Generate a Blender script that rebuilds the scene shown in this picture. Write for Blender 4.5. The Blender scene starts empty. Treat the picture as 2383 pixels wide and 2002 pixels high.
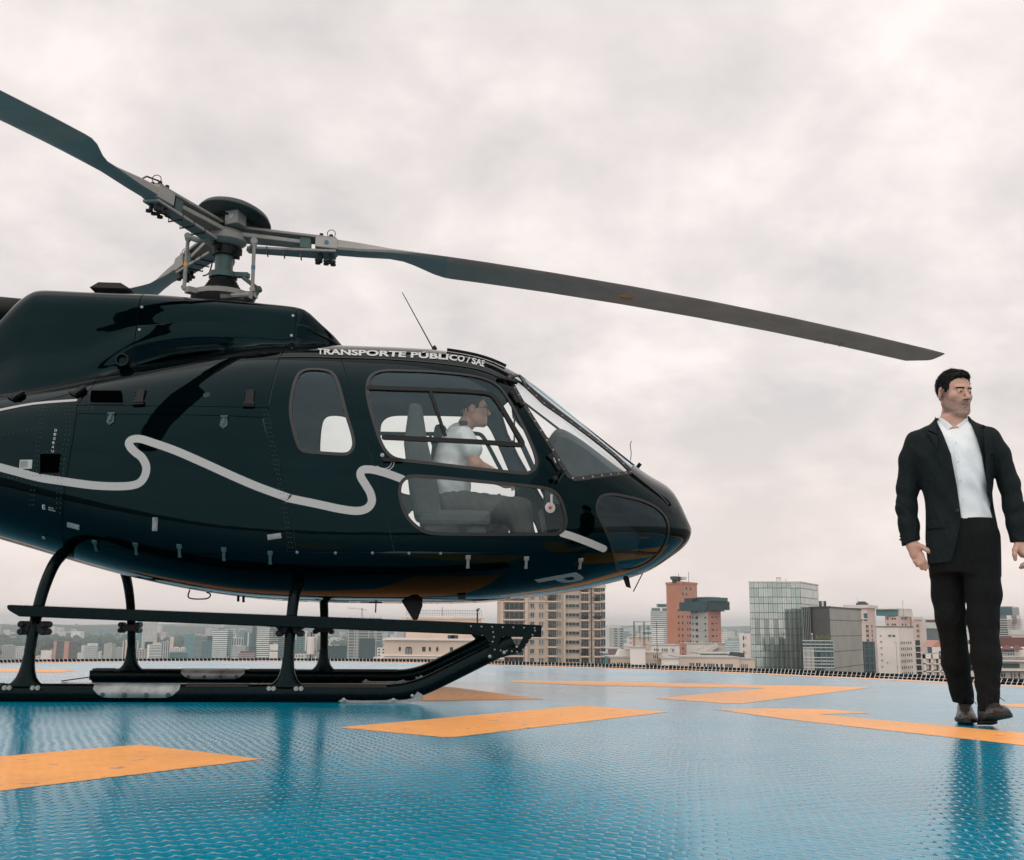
import bpy, bmesh, math, random
import numpy as np
from mathutils import Vector, Matrix
from mathutils.geometry import delaunay_2d_cdt
random.seed(7)
SC = bpy.context.scene
COL = SC.collection
R = math.radians
# ------------------------------------------------------------ camera
CAM_H, PITCH, ROLL, FPX = .433, .181, -.007, 2500.0
cam_d = bpy.data.cameras.new('camera'); cam = bpy.data.objects.new('camera', cam_d); COL.objects.link(cam)
cam_d.sensor_width = 36; cam_d.lens = 36 * FPX / 2383; cam_d.clip_start = .05; cam_d.clip_end = 40000
cam.matrix_world = Matrix.Translation((0, 0, CAM_H)) @ Matrix.Rotation(R(90) + PITCH, 4, 'X') @ Matrix.Rotation(-ROLL, 4, 'Z')
SC.camera = cam
# ------------------------------------------------------------ overcast sky and the soft sun behind the cloud
SUN_EL, SUN_AZ = R(42), R(205)     # azimuth clockwise from the view direction (+Y): behind the camera, through the cloud
w = bpy.data.worlds.new('World'); SC.world = w; w.use_nodes = True
nt = w.node_tree; nt.nodes.clear(); N = nt.nodes; Lk = nt.links
def wn(t, **k):
    n = N.new(t)
    for a, v in k.items(): setattr(n, a, v)
    return n
out = wn('ShaderNodeOutputWorld')
sky = wn('ShaderNodeTexSky', sky_type='NISHITA'); sky.sun_disc = False; sky.sun_elevation = SUN_EL; sky.sun_rotation = SUN_AZ; sky.air_density = 1.5; sky.dust_density = 4
bg1 = wn('ShaderNodeBackground'); bg1.inputs[1].default_value = .06; Lk.new(sky.outputs[0], bg1.inputs[0])
tc = wn('ShaderNodeTexCoord'); sep = wn('ShaderNodeSeparateXYZ'); Lk.new(tc.outputs['Generated'], sep.inputs[0])
def wm(op, a, b=None, clamp=False):
    m = wn('ShaderNodeMath', operation=op); m.use_clamp = clamp
    for i, v in enumerate((a, b)):
        if v is None: continue
        if isinstance(v, (int, float)): m.inputs[i].default_value = v
        else: Lk.new(v, m.inputs[i])
    return m.outputs[0]
zc = wm('MAXIMUM', sep.outputs[2], 0.0); den = wm('ADD', zc, .42)
cx_ = wm('DIVIDE', sep.outputs[0], den); cy_ = wm('DIVIDE', sep.outputs[1], den)
cmb = wn('ShaderNodeCombineXYZ'); Lk.new(cx_, cmb.inputs[0]); Lk.new(cy_, cmb.inputs[1])
n1 = wn('ShaderNodeTexNoise'); n1.inputs['Scale'].default_value = 3.9; n1.inputs['Detail'].default_value = 8; n1.inputs['Roughness'].default_value = .56; n1.inputs['Distortion'].default_value = .12
Lk.new(cmb.outputs[0], n1.inputs['Vector'])
n2 = wn('ShaderNodeTexNoise'); n2.inputs['Scale'].default_value = 1.15; n2.inputs['Detail'].default_value = 3; Lk.new(cmb.outputs[0], n2.inputs['Vector'])
cl = wm('ADD', wm('MULTIPLY', n1.outputs[0], .62), wm('MULTIPLY', n2.outputs[0], .38))
ramp = wn('ShaderNodeValToRGB'); Lk.new(cl, ramp.inputs[0])
e = ramp.color_ramp.elements
e[0].position = .41; e[0].color = (.685, .65, .64, 1); e[1].position = .60; e[1].color = (.97, .895, .865, 1)
x_ = ramp.color_ramp.elements.new(.50); x_.color = (.81, .745, .725, 1)
# the thin bright part of the cloud deck
sd = Vector((math.sin(R(20)) * math.cos(R(26)), math.cos(R(20)) * math.cos(R(26)), math.sin(R(26))))
dot = wn('ShaderNodeVectorMath', operation='DOT_PRODUCT'); Lk.new(tc.outputs['Generated'], dot.inputs[0]); dot.inputs[1].default_value = sd
gl = wm('POWER', wm('MAXIMUM', dot.outputs['Value'], 0.0), 34.0)
glf = wm('ADD', wm('MULTIPLY', gl, .05), 1.09)
hz = wn('ShaderNodeMapRange'); hz.inputs[1].default_value = 0; hz.inputs[2].default_value = .20; hz.inputs[3].default_value = 1; hz.inputs[4].default_value = 0; Lk.new(zc, hz.inputs[0])
mxh = wn('ShaderNodeMix', data_type='RGBA'); Lk.new(wm('MULTIPLY', hz.outputs[0], .72), mxh.inputs[0]); Lk.new(ramp.outputs[0], mxh.inputs[6]); mxh.inputs[7].default_value = (1.0, .845, .785, 1)
mxg = wn('ShaderNodeVectorMath', operation='SCALE'); Lk.new(mxh.outputs[2], mxg.inputs[0]); Lk.new(glf, mxg.inputs['Scale'])
bg2 = wn('ShaderNodeBackground'); Lk.new(mxg.outputs[0], bg2.inputs[0]); bg2.inputs[1].default_value = 1.0
mix = wn('ShaderNodeMixShader'); mix.inputs[0].default_value = .955; Lk.new(bg1.outputs[0], mix.inputs[1]); Lk.new(bg2.outputs[0], mix.inputs[2]); Lk.new(mix.outputs[0], out.inputs[0])
sun_d = bpy.data.lights.new('sun', 'SUN'); sun_d.energy = 1.35; sun_d.angle = R(110); sun_d.color = (1, .95, .9)
sun = bpy.data.objects.new('sun', sun_d); COL.objects.link(sun)
sun.rotation_euler = Vector((math.sin(SUN_AZ) * math.cos(SUN_EL), math.cos(SUN_AZ) * math.cos(SUN_EL), math.sin(SUN_EL))).to_track_quat('Z', 'Y').to_euler()
vs = SC.view_settings; vs.view_transform = 'Standard'; vs.look = 'None'; vs.exposure = 0; vs.gamma = 1; vs.use_curve_mapping = False
SC.cycles.max_bounces = 8; SC.cycles.transparent_max_bounces = 16; SC.cycles.volume_bounces = 0
SC.render.engine = 'CYCLES'
try: SC.cycles.volume_max_steps = 64
except Exception: pass

# ------------------------------------------------------------ helpers
def px_ray(px, py):
    """direction of the view ray through a photo pixel (photo 2383 x 2002)"""
    a = px - 1191.5; b = -(py - 1001.0); c, s = math.cos(ROLL), math.sin(ROLL)
    A = a * c + b * s; Bv = -a * s + b * c
    return Vector((A / FPX, math.cos(PITCH) - Bv / FPX * math.sin(PITCH), math.sin(PITCH) + Bv / FPX * math.cos(PITCH)))
def at(px, py, Y):
    d = px_ray(px, py); return d * (Y / d.y) + Vector((0, 0, CAM_H))

def material(name, col, rough=.6, metal=0.0, spec=.5, noise=None, bump=None, coat=0, alpha=None, tint=None):
    """noise=(scale, amount, detail) varies the colour; bump=(scale, strength, distance)"""
    m = bpy.data.materials.new(name); m.use_nodes = True; t = m.node_tree; b = t.nodes['Principled BSDF']
    b.inputs['Base Color'].default_value = (*col, 1); b.inputs['Roughness'].default_value = rough; b.inputs['Metallic'].default_value = metal
    b.inputs['Specular IOR Level'].default_value = spec
    if coat: b.inputs['Coat Weight'].default_value = coat; b.inputs['Coat Roughness'].default_value = .03
    if tint: b.inputs['Specular Tint'].default_value = (*tint, 1)
    tcn = t.nodes.new('ShaderNodeTexCoord')
    if noise:
        sc, am, det = noise
        n = t.nodes.new('ShaderNodeTexNoise'); n.inputs['Scale'].default_value = sc; n.inputs['Detail'].default_value = det; n.inputs['Roughness'].default_value = .6
        t.links.new(tcn.outputs['Object'], n.inputs['Vector'])
        mr = t.nodes.new('ShaderNodeMapRange'); mr.inputs[1].default_value = .3; mr.inputs[2].default_value = .7; mr.inputs[3].default_value = 1 - am; mr.inputs[4].default_value = 1 + am
        t.links.new(n.outputs[0], mr.inputs[0])
        vm = t.nodes.new('ShaderNodeVectorMath'); vm.operation = 'SCALE'; vm.inputs[0].default_value = col; t.links.new(mr.outputs[0], vm.inputs['Scale']); t.links.new(vm.outputs[0], b.inputs['Base Color'])
        mr2 = t.nodes.new('ShaderNodeMapRange'); mr2.inputs[3].default_value = max(0, rough - am * .3); mr2.inputs[4].default_value = min(1, rough + am * .3); t.links.new(n.outputs[0], mr2.inputs[0]); t.links.new(mr2.outputs[0], b.inputs['Roughness'])
    if bump:
        sc, st, di = bump
        n = t.nodes.new('ShaderNodeTexNoise'); n.inputs['Scale'].default_value = sc; n.inputs['Detail'].default_value = 4; t.links.new(tcn.outputs['Object'], n.inputs['Vector'])
        bp = t.nodes.new('ShaderNodeBump'); bp.inputs['Strength'].default_value = st; bp.inputs['Distance'].default_value = di; t.links.new(n.outputs[0], bp.inputs['Height']); t.links.new(bp.outputs[0], b.inputs['Normal'])
    return m

class MB:
    """collects shapes and links them as one mesh object"""
    def __init__(s): s.v = []; s.f = []; s.mi = []
    def add(s, vs, fs, mi=0):
        o = len(s.v); s.v += [tuple(v) for v in vs]; s.f += [tuple(i + o for i in f) for f in fs]; s.mi += [mi] * len(fs)
        return s
    def box(s, c, d, rz=0, M=None, mi=0):
        x, y, z = d[0] / 2, d[1] / 2, d[2] / 2
        P = [Vector((a * x, b * y, g * z)) for a in (-1, 1) for b in (-1, 1) for g in (-1, 1)]
        if rz: m = Matrix.Rotation(rz, 3, 'Z'); P = [m @ p for p in P]
        if M is not None: P = [M @ p for p in P]
        P = [p + Vector(c) for p in P]
        return s.add(P, [(0, 1, 3, 2), (4, 6, 7, 5), (0, 4, 5, 1), (2, 3, 7, 6), (0, 2, 6, 4), (1, 5, 7, 3)], mi)
    def bar(s, a, b, w, h, up=(0, 0, 1), mi=0):
        a = Vector(a); b = Vector(b); d = (b - a); L = d.length
        if L < 1e-6: return s
        d.normalize(); u = Vector(up)
        if abs(d.dot(u)) > .98: u = Vector((0, 1, 0))
        sd_ = d.cross(u).normalized(); u = sd_.cross(d)
        M = Matrix((sd_, d, u)).transposed()
        return s.box((a + b) / 2, (w, L, h), M=M, mi=mi)
    def tube(s, pts, r, n=10, cap=True, closed=False, flat=1.0, up=None, mi=0):
        """swept round tube; r number or list; flat squashes along the second frame axis"""
        P = [Vector(p) for p in pts]; k = len(P); rs = r if isinstance(r, (list, tuple)) else [r] * k
        T = []
        for i in range(k):
            a = P[i - 1] if (i or closed) else P[0]; b = P[(i + 1) % k] if (i < k - 1 or closed) else P[-1]
            T.append((b - a).normalized())
        u = Vector(up) if up else (Vector((0, 0, 1)) if abs(T[0].z) < .9 else Vector((1, 0, 0)))
        o = len(s.v); V = []; fr = []
        for i in range(k):
            u = (u - T[i] * u.dot(T[i])).normalized(); w_ = T[i].cross(u)
            for j in range(n):
                a = 2 * math.pi * j / n; V.append(P[i] + w_ * (math.cos(a) * rs[i]) + u * (math.sin(a) * rs[i] * flat))
        F = []
        for i in range(k if closed else k - 1):
            i2 = (i + 1) % k
            for j in range(n): j2 = (j + 1) % n; F.append((i * n + j, i * n + j2, i2 * n + j2, i2 * n + j))
        if cap and not closed: F.append(tuple(range(n - 1, -1, -1))); F.append(tuple((k - 1) * n + j for j in range(n)))
        return s.add(V, F, mi)
    def lathe(s, prof, c=(0, 0, 0), n=24, axis='Z', M=None, mi=0):
        V = []; k = len(prof)
        for r_, z_ in prof:
            for j in range(n):
                a = 2 * math.pi * j / n; p = Vector((math.cos(a) * r_, math.sin(a) * r_, z_))
                if axis == 'Y': p = Vector((p.x, p.z, p.y))
                if axis == 'X': p = Vector((p.z, p.x, p.y))
                if M is not None: p = M @ p
                V.append(p + Vector(c))
        F = [(i * n + j, i * n + (j + 1) % n, (i + 1) * n + (j + 1) % n, (i + 1) * n + j) for i in range(k - 1) for j in range(n)]
        if prof[0][0] > 1e-6: F.append(tuple(range(n - 1, -1, -1)))
        if prof[-1][0] > 1e-6: F.append(tuple((k - 1) * n + j for j in range(n)))
        return s.add(V, F, mi)
    def prism(s, poly, h0, h1, f, mi=0):
        """polygon of 2D points, f(x, y, h) -> 3D"""
        n = len(poly); V = [f(x, y, h0) for x, y in poly] + [f(x, y, h1) for x, y in poly]
        tri = tri_poly(poly)
        F = [tuple(reversed(t)) for t in tri] + [tuple(i + n for i in t) for t in tri] + [(i, (i + 1) % n, (i + 1) % n + n, i + n) for i in range(n)]
        return s.add(V, F, mi)
    def build(s, name, mats, parent=None, smooth=False, angle=None, recalc=True, bevel=0):
        me = bpy.data.meshes.new(name); me.from_pydata(s.v, [], s.f)
        for m in (mats if isinstance(mats, (list, tuple)) else [mats]): me.materials.append(m)
        if len(set(s.mi)) > 1: me.polygons.foreach_set('material_index', s.mi)
        if recalc or bevel:
            bm = bmesh.new(); bm.from_mesh(me)
            if recalc: bmesh.ops.recalc_face_normals(bm, faces=bm.faces)
            if bevel: bmesh.ops.bevel(bm, geom=[e for e in bm.edges if len(e.link_faces) == 2 and e.calc_face_angle(0) > .6], offset=bevel, segments=2, affect='EDGES', profile=.5)
            bm.to_mesh(me); bm.free()
        if smooth or angle:
            me.polygons.foreach_set('use_smooth', [True] * len(me.polygons))
            if angle: me.set_sharp_from_angle(angle=R(angle))
        me.update()
        o = bpy.data.objects.new(name, me); COL.objects.link(o)
        if parent is not None: o.parent = parent
        return o
def tri_poly(poly):
    from mathutils.geometry import tessellate_polygon
    return [tuple(t) for t in tessellate_polygon([[Vector((x, y, 0)) for x, y in poly]])]
def tag(o, label=None, cat=None, group=None, kind=None):
    if label: o['label'] = label
    if cat: o['category'] = cat
    if group: o['group'] = group
    if kind: o['kind'] = kind
    return o
def empty(name, loc, rz=0, label=None, cat=None, group=None):
    o = bpy.data.objects.new(name, None); COL.objects.link(o); o.location = loc; o.rotation_euler = (0, 0, rz); o.empty_display_size = .2
    return tag(o, label, cat, group)
def dup(o, parent=None, loc=None, rot=None):
    c = o.copy(); COL.objects.link(c)
    if parent is not None: c.parent = parent
    if loc is not None: c.location = loc
    if rot is not None: c.rotation_euler = rot
    return c
def catmull(P, k=6, closed=False):
    out_ = []; n = len(P)
    for i in range(n if closed else n - 1):
        a = P[(i - 1) % n] if (closed or i) else P[0]; b = P[i]; c = P[(i + 1) % n]; d = P[(i + 2) % n] if (closed or i + 2 < n) else P[-1]
        for j in range(k):
            t = j / k
            out_.append(tuple(b[q] + .5 * t * (c[q] - a[q] + t * (2 * a[q] - 5 * b[q] + 4 * c[q] - d[q] + t * (3 * (b[q] - c[q]) + d[q] - a[q]))) for q in range(len(b))))
    if not closed: out_.append(tuple(P[-1]))
    return out_
HAZE = 1.15e-4
BODY_TABLE = {'s': [3.34,3.3,3.18,3.0,2.75,2.45,2.15,1.8,1.4,0.9,0.4,-0.1,-0.6,-1.1,-1.6,-2.2,-3.0],'w': [0.0,0.22,0.4,0.55,0.67,0.77,0.84,0.89,0.925,0.935,0.925,0.895,0.83,0.72,0.58,0.42,0.3],'zm': [1.1,1.1,1.1,1.11,1.12,1.13,1.15,1.17,1.2,1.22,1.25,1.3,1.37,1.45,1.53,1.62,1.7],'zt': [1.1,1.135,1.402,1.505,1.69,1.932,2.156,2.296,2.332,2.337,2.33,2.25,2.15,2.05,1.97,1.93,1.9],'zb': [1.1,1.011,0.912,0.804,0.729,0.664,0.626,0.592,0.587,0.588,0.603,0.665,0.774,0.914,1.05,1.22,1.42],'nt': [2.0,2.0,2.0,2.0,2.05,2.15,2.3,2.5,2.6,2.6,2.6,2.5,2.4,2.3,2.2,2.1,2.0],'nb': [2.0,2.0,2.1,2.3,2.55,2.9,3.3,3.7,4.0,4.2,4.2,3.9,3.5,3.0,2.5,2.2,2.0]}
COWL_TABLE = {'s': [0.9,0.86,0.8,0.72,0.62,0.52,0.36,0.0,-0.4,-0.8,-1.15,-1.27,-1.37,-1.55,-1.8,-2.2,-2.7],'zt': [2.335,2.39,2.442,2.505,2.596,2.614,2.622,2.641,2.659,2.663,2.673,2.6,2.49,2.33,2.15,2.03,1.95],'w': [0.02,0.12,0.22,0.3,0.36,0.39,0.41,0.44,0.46,0.46,0.44,0.42,0.4,0.37,0.33,0.27,0.2],'fl': [0,0.0,0.0,0.0,0.1,0.2,0.3,0.5,0.7,0.9,1,1,1,1,1,1,1],'zh': [2.3,2.3,2.3,2.295,2.29,2.238,2.239,2.215,2.112,1.85,1.772,1.74,1.72,1.69,1.64,1.6,1.6]}
TR = {
 'win_rear':[(0.6622,0.7923),(0.6452,0.8529),(0.6367,0.9273),(0.6334,1.0088),(0.6388,1.0758),(0.6538,1.141),(0.6762,1.2162),(0.6968,1.2696),(0.7168,1.2956),(0.7485,1.3088),(0.8676,1.3116),(0.9762,1.3098),(1.0119,1.2943),(1.0294,1.2635),(1.032,1.2251),(1.0167,1.1606),(0.9864,1.0751),(0.9501,0.96),(0.9203,0.8673),(0.894,0.805),(0.8637,0.7659),(0.8244,0.7495),(0.7539,0.7451),(0.696,0.7575)],
 'win_door':[(1.1177,0.7753),(1.1019,0.8164),(1.0985,0.8852),(1.1081,0.9434),(1.1251,1.0103),(1.1496,1.086),(1.1733,1.1555),(1.1986,1.2193),(1.2274,1.2688),(1.2671,1.3056),(1.3145,1.3219),(1.3877,1.3256),(1.4925,1.3268),(1.7034,1.3246),(1.9166,1.3181),(2.0733,1.3118),(2.1225,1.298),(2.1556,1.266),(2.1716,1.2213),(2.1679,1.1702),(2.1492,1.1034),(2.1102,1.0036),(2.0627,0.8998),(2.0098,0.7961),(1.9672,0.7237),(1.9235,0.6821),(1.8622,0.6619),(1.7558,0.6636),(1.5892,0.6862),(1.3699,0.7097),(1.2285,0.7201),(1.1589,0.7395)],
 'win_lower':[(1.3952,1.4236),(1.357,1.4404),(1.3308,1.4729),(1.3216,1.5221),(1.3292,1.5837),(1.3484,1.6497),(1.3807,1.7064),(1.4282,1.7524),(1.4857,1.7808),(1.5533,1.7886),(1.7096,1.7788),(2.0267,1.7575),(2.2757,1.7406),(2.3219,1.724),(2.3505,1.6885),(2.3604,1.6302),(2.3527,1.5704),(2.3362,1.4985),(2.3088,1.4387),(2.2702,1.4072),(2.1986,1.3968),(1.9707,1.4034),(1.7045,1.4101),(1.4942,1.4169)],
 'win_chin':[(2.609,1.3806),(2.5788,1.423),(2.5648,1.4815),(2.5694,1.5499),(2.5979,1.6299),(2.6305,1.7115),(2.6595,1.7972),(2.684,1.8918),(2.7088,1.9959),(2.7377,2.1265),(2.7697,2.1828),(2.8242,2.2154),(2.9083,2.197),(2.9816,2.1102),(3.0386,1.9489),(3.0698,1.7864),(3.0798,1.6339),(3.0658,1.5122),(3.0253,1.4255),(2.9618,1.3721),(2.8755,1.347),(2.7846,1.3447),(2.6842,1.3494)],
 'windscreen':[(2.0121,0.5339),(2.079,0.7241),(2.1769,0.9015),(2.2762,1.0662),(2.3356,1.184),(2.3808,1.2632),(2.4173,1.28),(2.4817,1.255),(2.5699,1.2081),(2.6727,1.1455),(2.7817,1.0526),(2.8354,0.9723),(2.7958,0.8986),(2.7352,0.8068),(2.6599,0.7527),(2.5835,0.7164),(2.5065,0.6945),(2.4298,0.6757),(2.3422,0.6626),(2.2446,0.648),(2.1933,0.6044),(2.1319,0.5513),(2.1159,0.4404),(2.0898,0.3781),(2.046,0.456)],
 'chin_lower':[(2.7032,1.8989),(3.0052,1.9897)],
 'top_seam':[(0.5269,0.6386),(0.7076,0.6249),(0.9264,0.6212),(1.1457,0.6114),(1.3666,0.6097),(1.5331,0.6044),(1.6784,0.5904),(1.8024,0.579),(1.893,0.5829),(1.9493,0.6004),(1.9844,0.6339)],
 'door_rear':[(0.9136,0.6244),(0.9628,0.7936),(1.0162,0.9498),(1.0653,1.0808),(1.1131,1.2197),(1.1605,1.3929),(1.2011,1.5471),(1.2352,1.668),(1.2694,1.7967),(1.2977,1.9174)],
 'door_front':[(1.9844,0.6339),(2.0339,0.7549),(2.0973,0.8721),(2.1821,1.0331),(2.2676,1.196),(2.3544,1.352),(2.4201,1.499),(2.4702,1.6188),(2.5158,1.7216),(2.526,1.8755)],
 'sill':[(0.7109,1.9535),(0.94,1.9417),(1.1646,1.9325),(1.3853,1.9239),(1.5765,1.9136),(1.9224,1.8923),(2.2458,1.8836),(2.526,1.8755)],
 'pillar_rear':[(0.5418,0.5389),(0.5269,0.6386),(0.5173,0.8345),(0.4997,1.0174),(0.5006,1.0626),(0.5491,1.2583),(0.6169,1.4748),(0.6601,1.6497),(0.6865,1.799),(0.7109,1.9535)],
 'bag_right':[(0.4676,1.0929),(0.513,1.261),(0.5646,1.4567),(0.5965,1.5994),(0.6284,1.7503),(0.6485,1.8854),(0.6569,1.9524)],
 'mid_seam':[(-0.7003,1.0875),(-0.5678,1.0823),(-0.3187,1.0766),(0.0464,1.0611),(0.287,1.0515),(0.4995,1.0402)],
 'bag_top':[(-0.6871,1.1621),(-0.4319,1.149),(-0.0127,1.1244),(0.2929,1.1112),(0.4661,1.1104)],
 'bag_left':[(-0.6871,1.1621),(-0.6842,1.37),(-0.6963,1.5667),(-0.7075,1.7159),(-0.7168,1.9318),(-0.7414,2.1473)],
 'upper_left':[(-0.6403,0.8857),(-0.67,1.0138),(-0.7003,1.0875),(-0.6871,1.1621)],
 'nose_line':[(2.8354,0.9723),(2.9001,1.0327),(2.9764,1.1069),(3.0421,1.1822),(3.0847,1.2699)],
 'roof_line':[(0.5418,0.5389),(0.8882,0.4564),(1.249,0.4642),(1.532,0.4453),(1.7607,0.4434),(1.9338,0.4444),(2.0478,0.4855)],
 'stripe':[(-1.2208,1.6665),(-1.1404,1.6819),(-1.0087,1.6954),(-0.8791,1.7062),(-0.7148,1.7001),(-0.5294,1.6911),(-0.3843,1.671),(-0.2891,1.6476),(-0.2406,1.6154),(-0.2152,1.5615),(-0.2142,1.5005),(-0.2444,1.4464),(-0.2866,1.4151),(-0.3195,1.3835),(-0.332,1.3517),(-0.3124,1.327),(-0.2646,1.3186),(-0.1906,1.3348),(-0.0436,1.3743),(0.139,1.439),(0.3197,1.5077),(0.475,1.5635),(0.6531,1.6174),(0.6434,1.6178),(0.8289,1.6449),(0.9629,1.667),(1.0657,1.6741),(1.1268,1.6542),(1.1543,1.6092),(1.1445,1.5539),(1.1151,1.5019),(1.088,1.4588),(1.0808,1.4258),(1.1007,1.4023),(1.1607,1.4007),(1.2547,1.4223),(1.3333,1.448)],
 'stripe_front':[(2.336,1.7291),(2.414,1.7527),(2.5199,1.7996),(2.6163,1.8549)],
 'hull_crease':[(-1.2063,1.1413),(-0.996,1.0696),(-0.7166,1.0373)],
 'rail_frame':[(1.107,0.8665),(1.3209,0.8573),(1.5362,0.8358),(1.7543,0.7987),(1.8539,0.7829),(1.9036,0.7963),(1.9629,0.8821),(2.0272,0.9903),(2.0787,1.0778),(2.0751,1.1015),(2.0255,1.1134),(1.8085,1.1384),(1.4893,1.1735),(1.2163,1.1863)],
 'mullion':[(1.4954,0.8551),(1.5387,0.9792),(1.5947,1.1403)],
 'chin_bar':[(2.6894,1.8907),(2.8105,1.9132),(3.0052,1.9897)],
 'rivets_a':[(-0.7672,1.0732),(-0.7113,1.2797),(-0.719,1.4659),(-0.7284,1.647),(-0.7321,1.7934),(-0.732,1.9361)],
 'rivets_b':[(-0.9017,1.114),(-0.8921,1.3311),(-0.8942,1.4936),(-0.896,1.6823),(-0.905,1.8368),(-0.9096,1.96)],
 'rivets_c':[(-1.1629,1.4074),(-1.0385,1.3511),(-0.8947,1.3112)],
 'rivets_d':[(-0.9453,1.1245),(-0.8176,1.1128),(-0.5905,1.097)],
 'rivets_e':[(0.4881,1.0635),(0.5439,1.2587),(0.5964,1.4764),(0.6321,1.6409),(0.6661,1.8006),(0.6903,1.9341)],
 'rivets_f':[(-1.1361,1.7597),(-1.0188,1.7457),(-0.9096,1.7317)],
 'rivets_g':[(-0.8703,1.5054),(-0.7426,1.4846),(-0.7256,1.6316),(-0.7484,1.6658),(-0.8861,1.6956)],
 'lower_latch':[(-0.5184,2.1037),(-0.2582,2.0502),(0.0116,2.008),(0.2802,1.9888),(0.5564,1.982),(1.7463,1.9423),(2.1094,1.9419),(2.4625,1.9626)],
 'sill_screw':[(0.716,1.9531),(0.9451,1.9425),(1.1667,1.9324),(1.3863,1.9238),(1.5786,1.9135)],
 'handle_flush':[(-0.6503,2.0082),(0.5788,1.8668)],
 'handle_vert':[(-0.1384,1.8796)],
 'hinge_latch':[(-0.306,1.003),(0.3787,0.9847)],
 'tri_hinge':[(-0.4643,1.1824),(0.2365,1.149)],
 'vent_sq':[(-0.6394,0.929),(-0.4357,0.9397),(-0.4041,1.0642),(-0.6186,1.0676)],
 'step_hole':[(-0.8863,1.5129),(-0.7447,1.4895),(-0.7471,1.6478),(-0.8773,1.6751)],
 'fuel_cap':[(0.1081,0.9733)],
 'placard':[(-0.9711,1.6196)],
 'placard2':[(-0.9729,1.6871)],
 'door_handle':[(1.2209,1.3311),(1.3439,1.3295)],
 'lock':[(1.2096,1.301)],
 'wiper':[(3.0127,0.4766),(2.9364,0.9415)],
 'shoulder_bracket':[(2.0379,0.7472),(2.2914,1.1915)],
 'shoulder_knob':[(2.2776,1.3215)],
 'latch_left':[(-1.119,0.9573),(-0.7087,0.9422)],
 'rivet_cluster':[(-0.7566,1.1659)],
 'e_mark':[(-0.8491,1.923)],
 'eyebolt':[(-0.8619,2.1874)],
 'arc':[(1.2458,1.2928),(1.2671,1.3078),(1.2663,1.3523),(1.2432,1.3818),(1.2122,1.3872),(1.1786,1.3751)],
 'window_lock':[(2.2565,1.5412)],
 'title':[[(0.7601,0.5864),(0.901,0.5847),(1.0772,0.5797),(1.2653,0.5725),(1.4544,0.5629),(1.6338,0.5357),(1.7471,0.5267),(1.8438,0.5241)],[(0.7509,0.5096),(0.8939,0.5131),(1.072,0.5086),(1.2676,0.5003),(1.453,0.4916),(1.6402,0.4546),(1.7552,0.4321),(1.8537,0.4215)]],
 'reg':[[(2.1824,2.1271),(2.3067,2.0995),(2.4468,2.0758)],[(2.2796,2.2675),(2.3697,2.327),(2.4542,2.316)]],
 'step_word':[[(-0.8099,1.3124),(-0.8137,1.4806)],[(-0.7955,1.3157),(-0.7997,1.4815)]],
 'c_seam_rear':[(-0.4683,0.1914),(-0.44,0.3656),(-0.4423,0.4535),(-0.4374,0.6403),(-0.4423,0.7647)],
 'c_seam_front':[(0.5739,0.2212),(0.5776,0.3908),(0.5746,0.7058),(0.5783,1.0)],
 'c_seam_mid':[(-0.4344,0.6116),(-0.0637,0.7004),(0.2479,0.7294),(0.5709,0.7617)],
 'c_pipe':[(-0.5048,0.7991)],
 'c_screw':[(-0.4259,0.3589),(-0.4237,0.5771),(0.5549,0.3518),(0.5541,0.6678)],
 'c_latch':[(-1.1342,0.8099),(-0.7211,1.0)],
}
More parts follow.
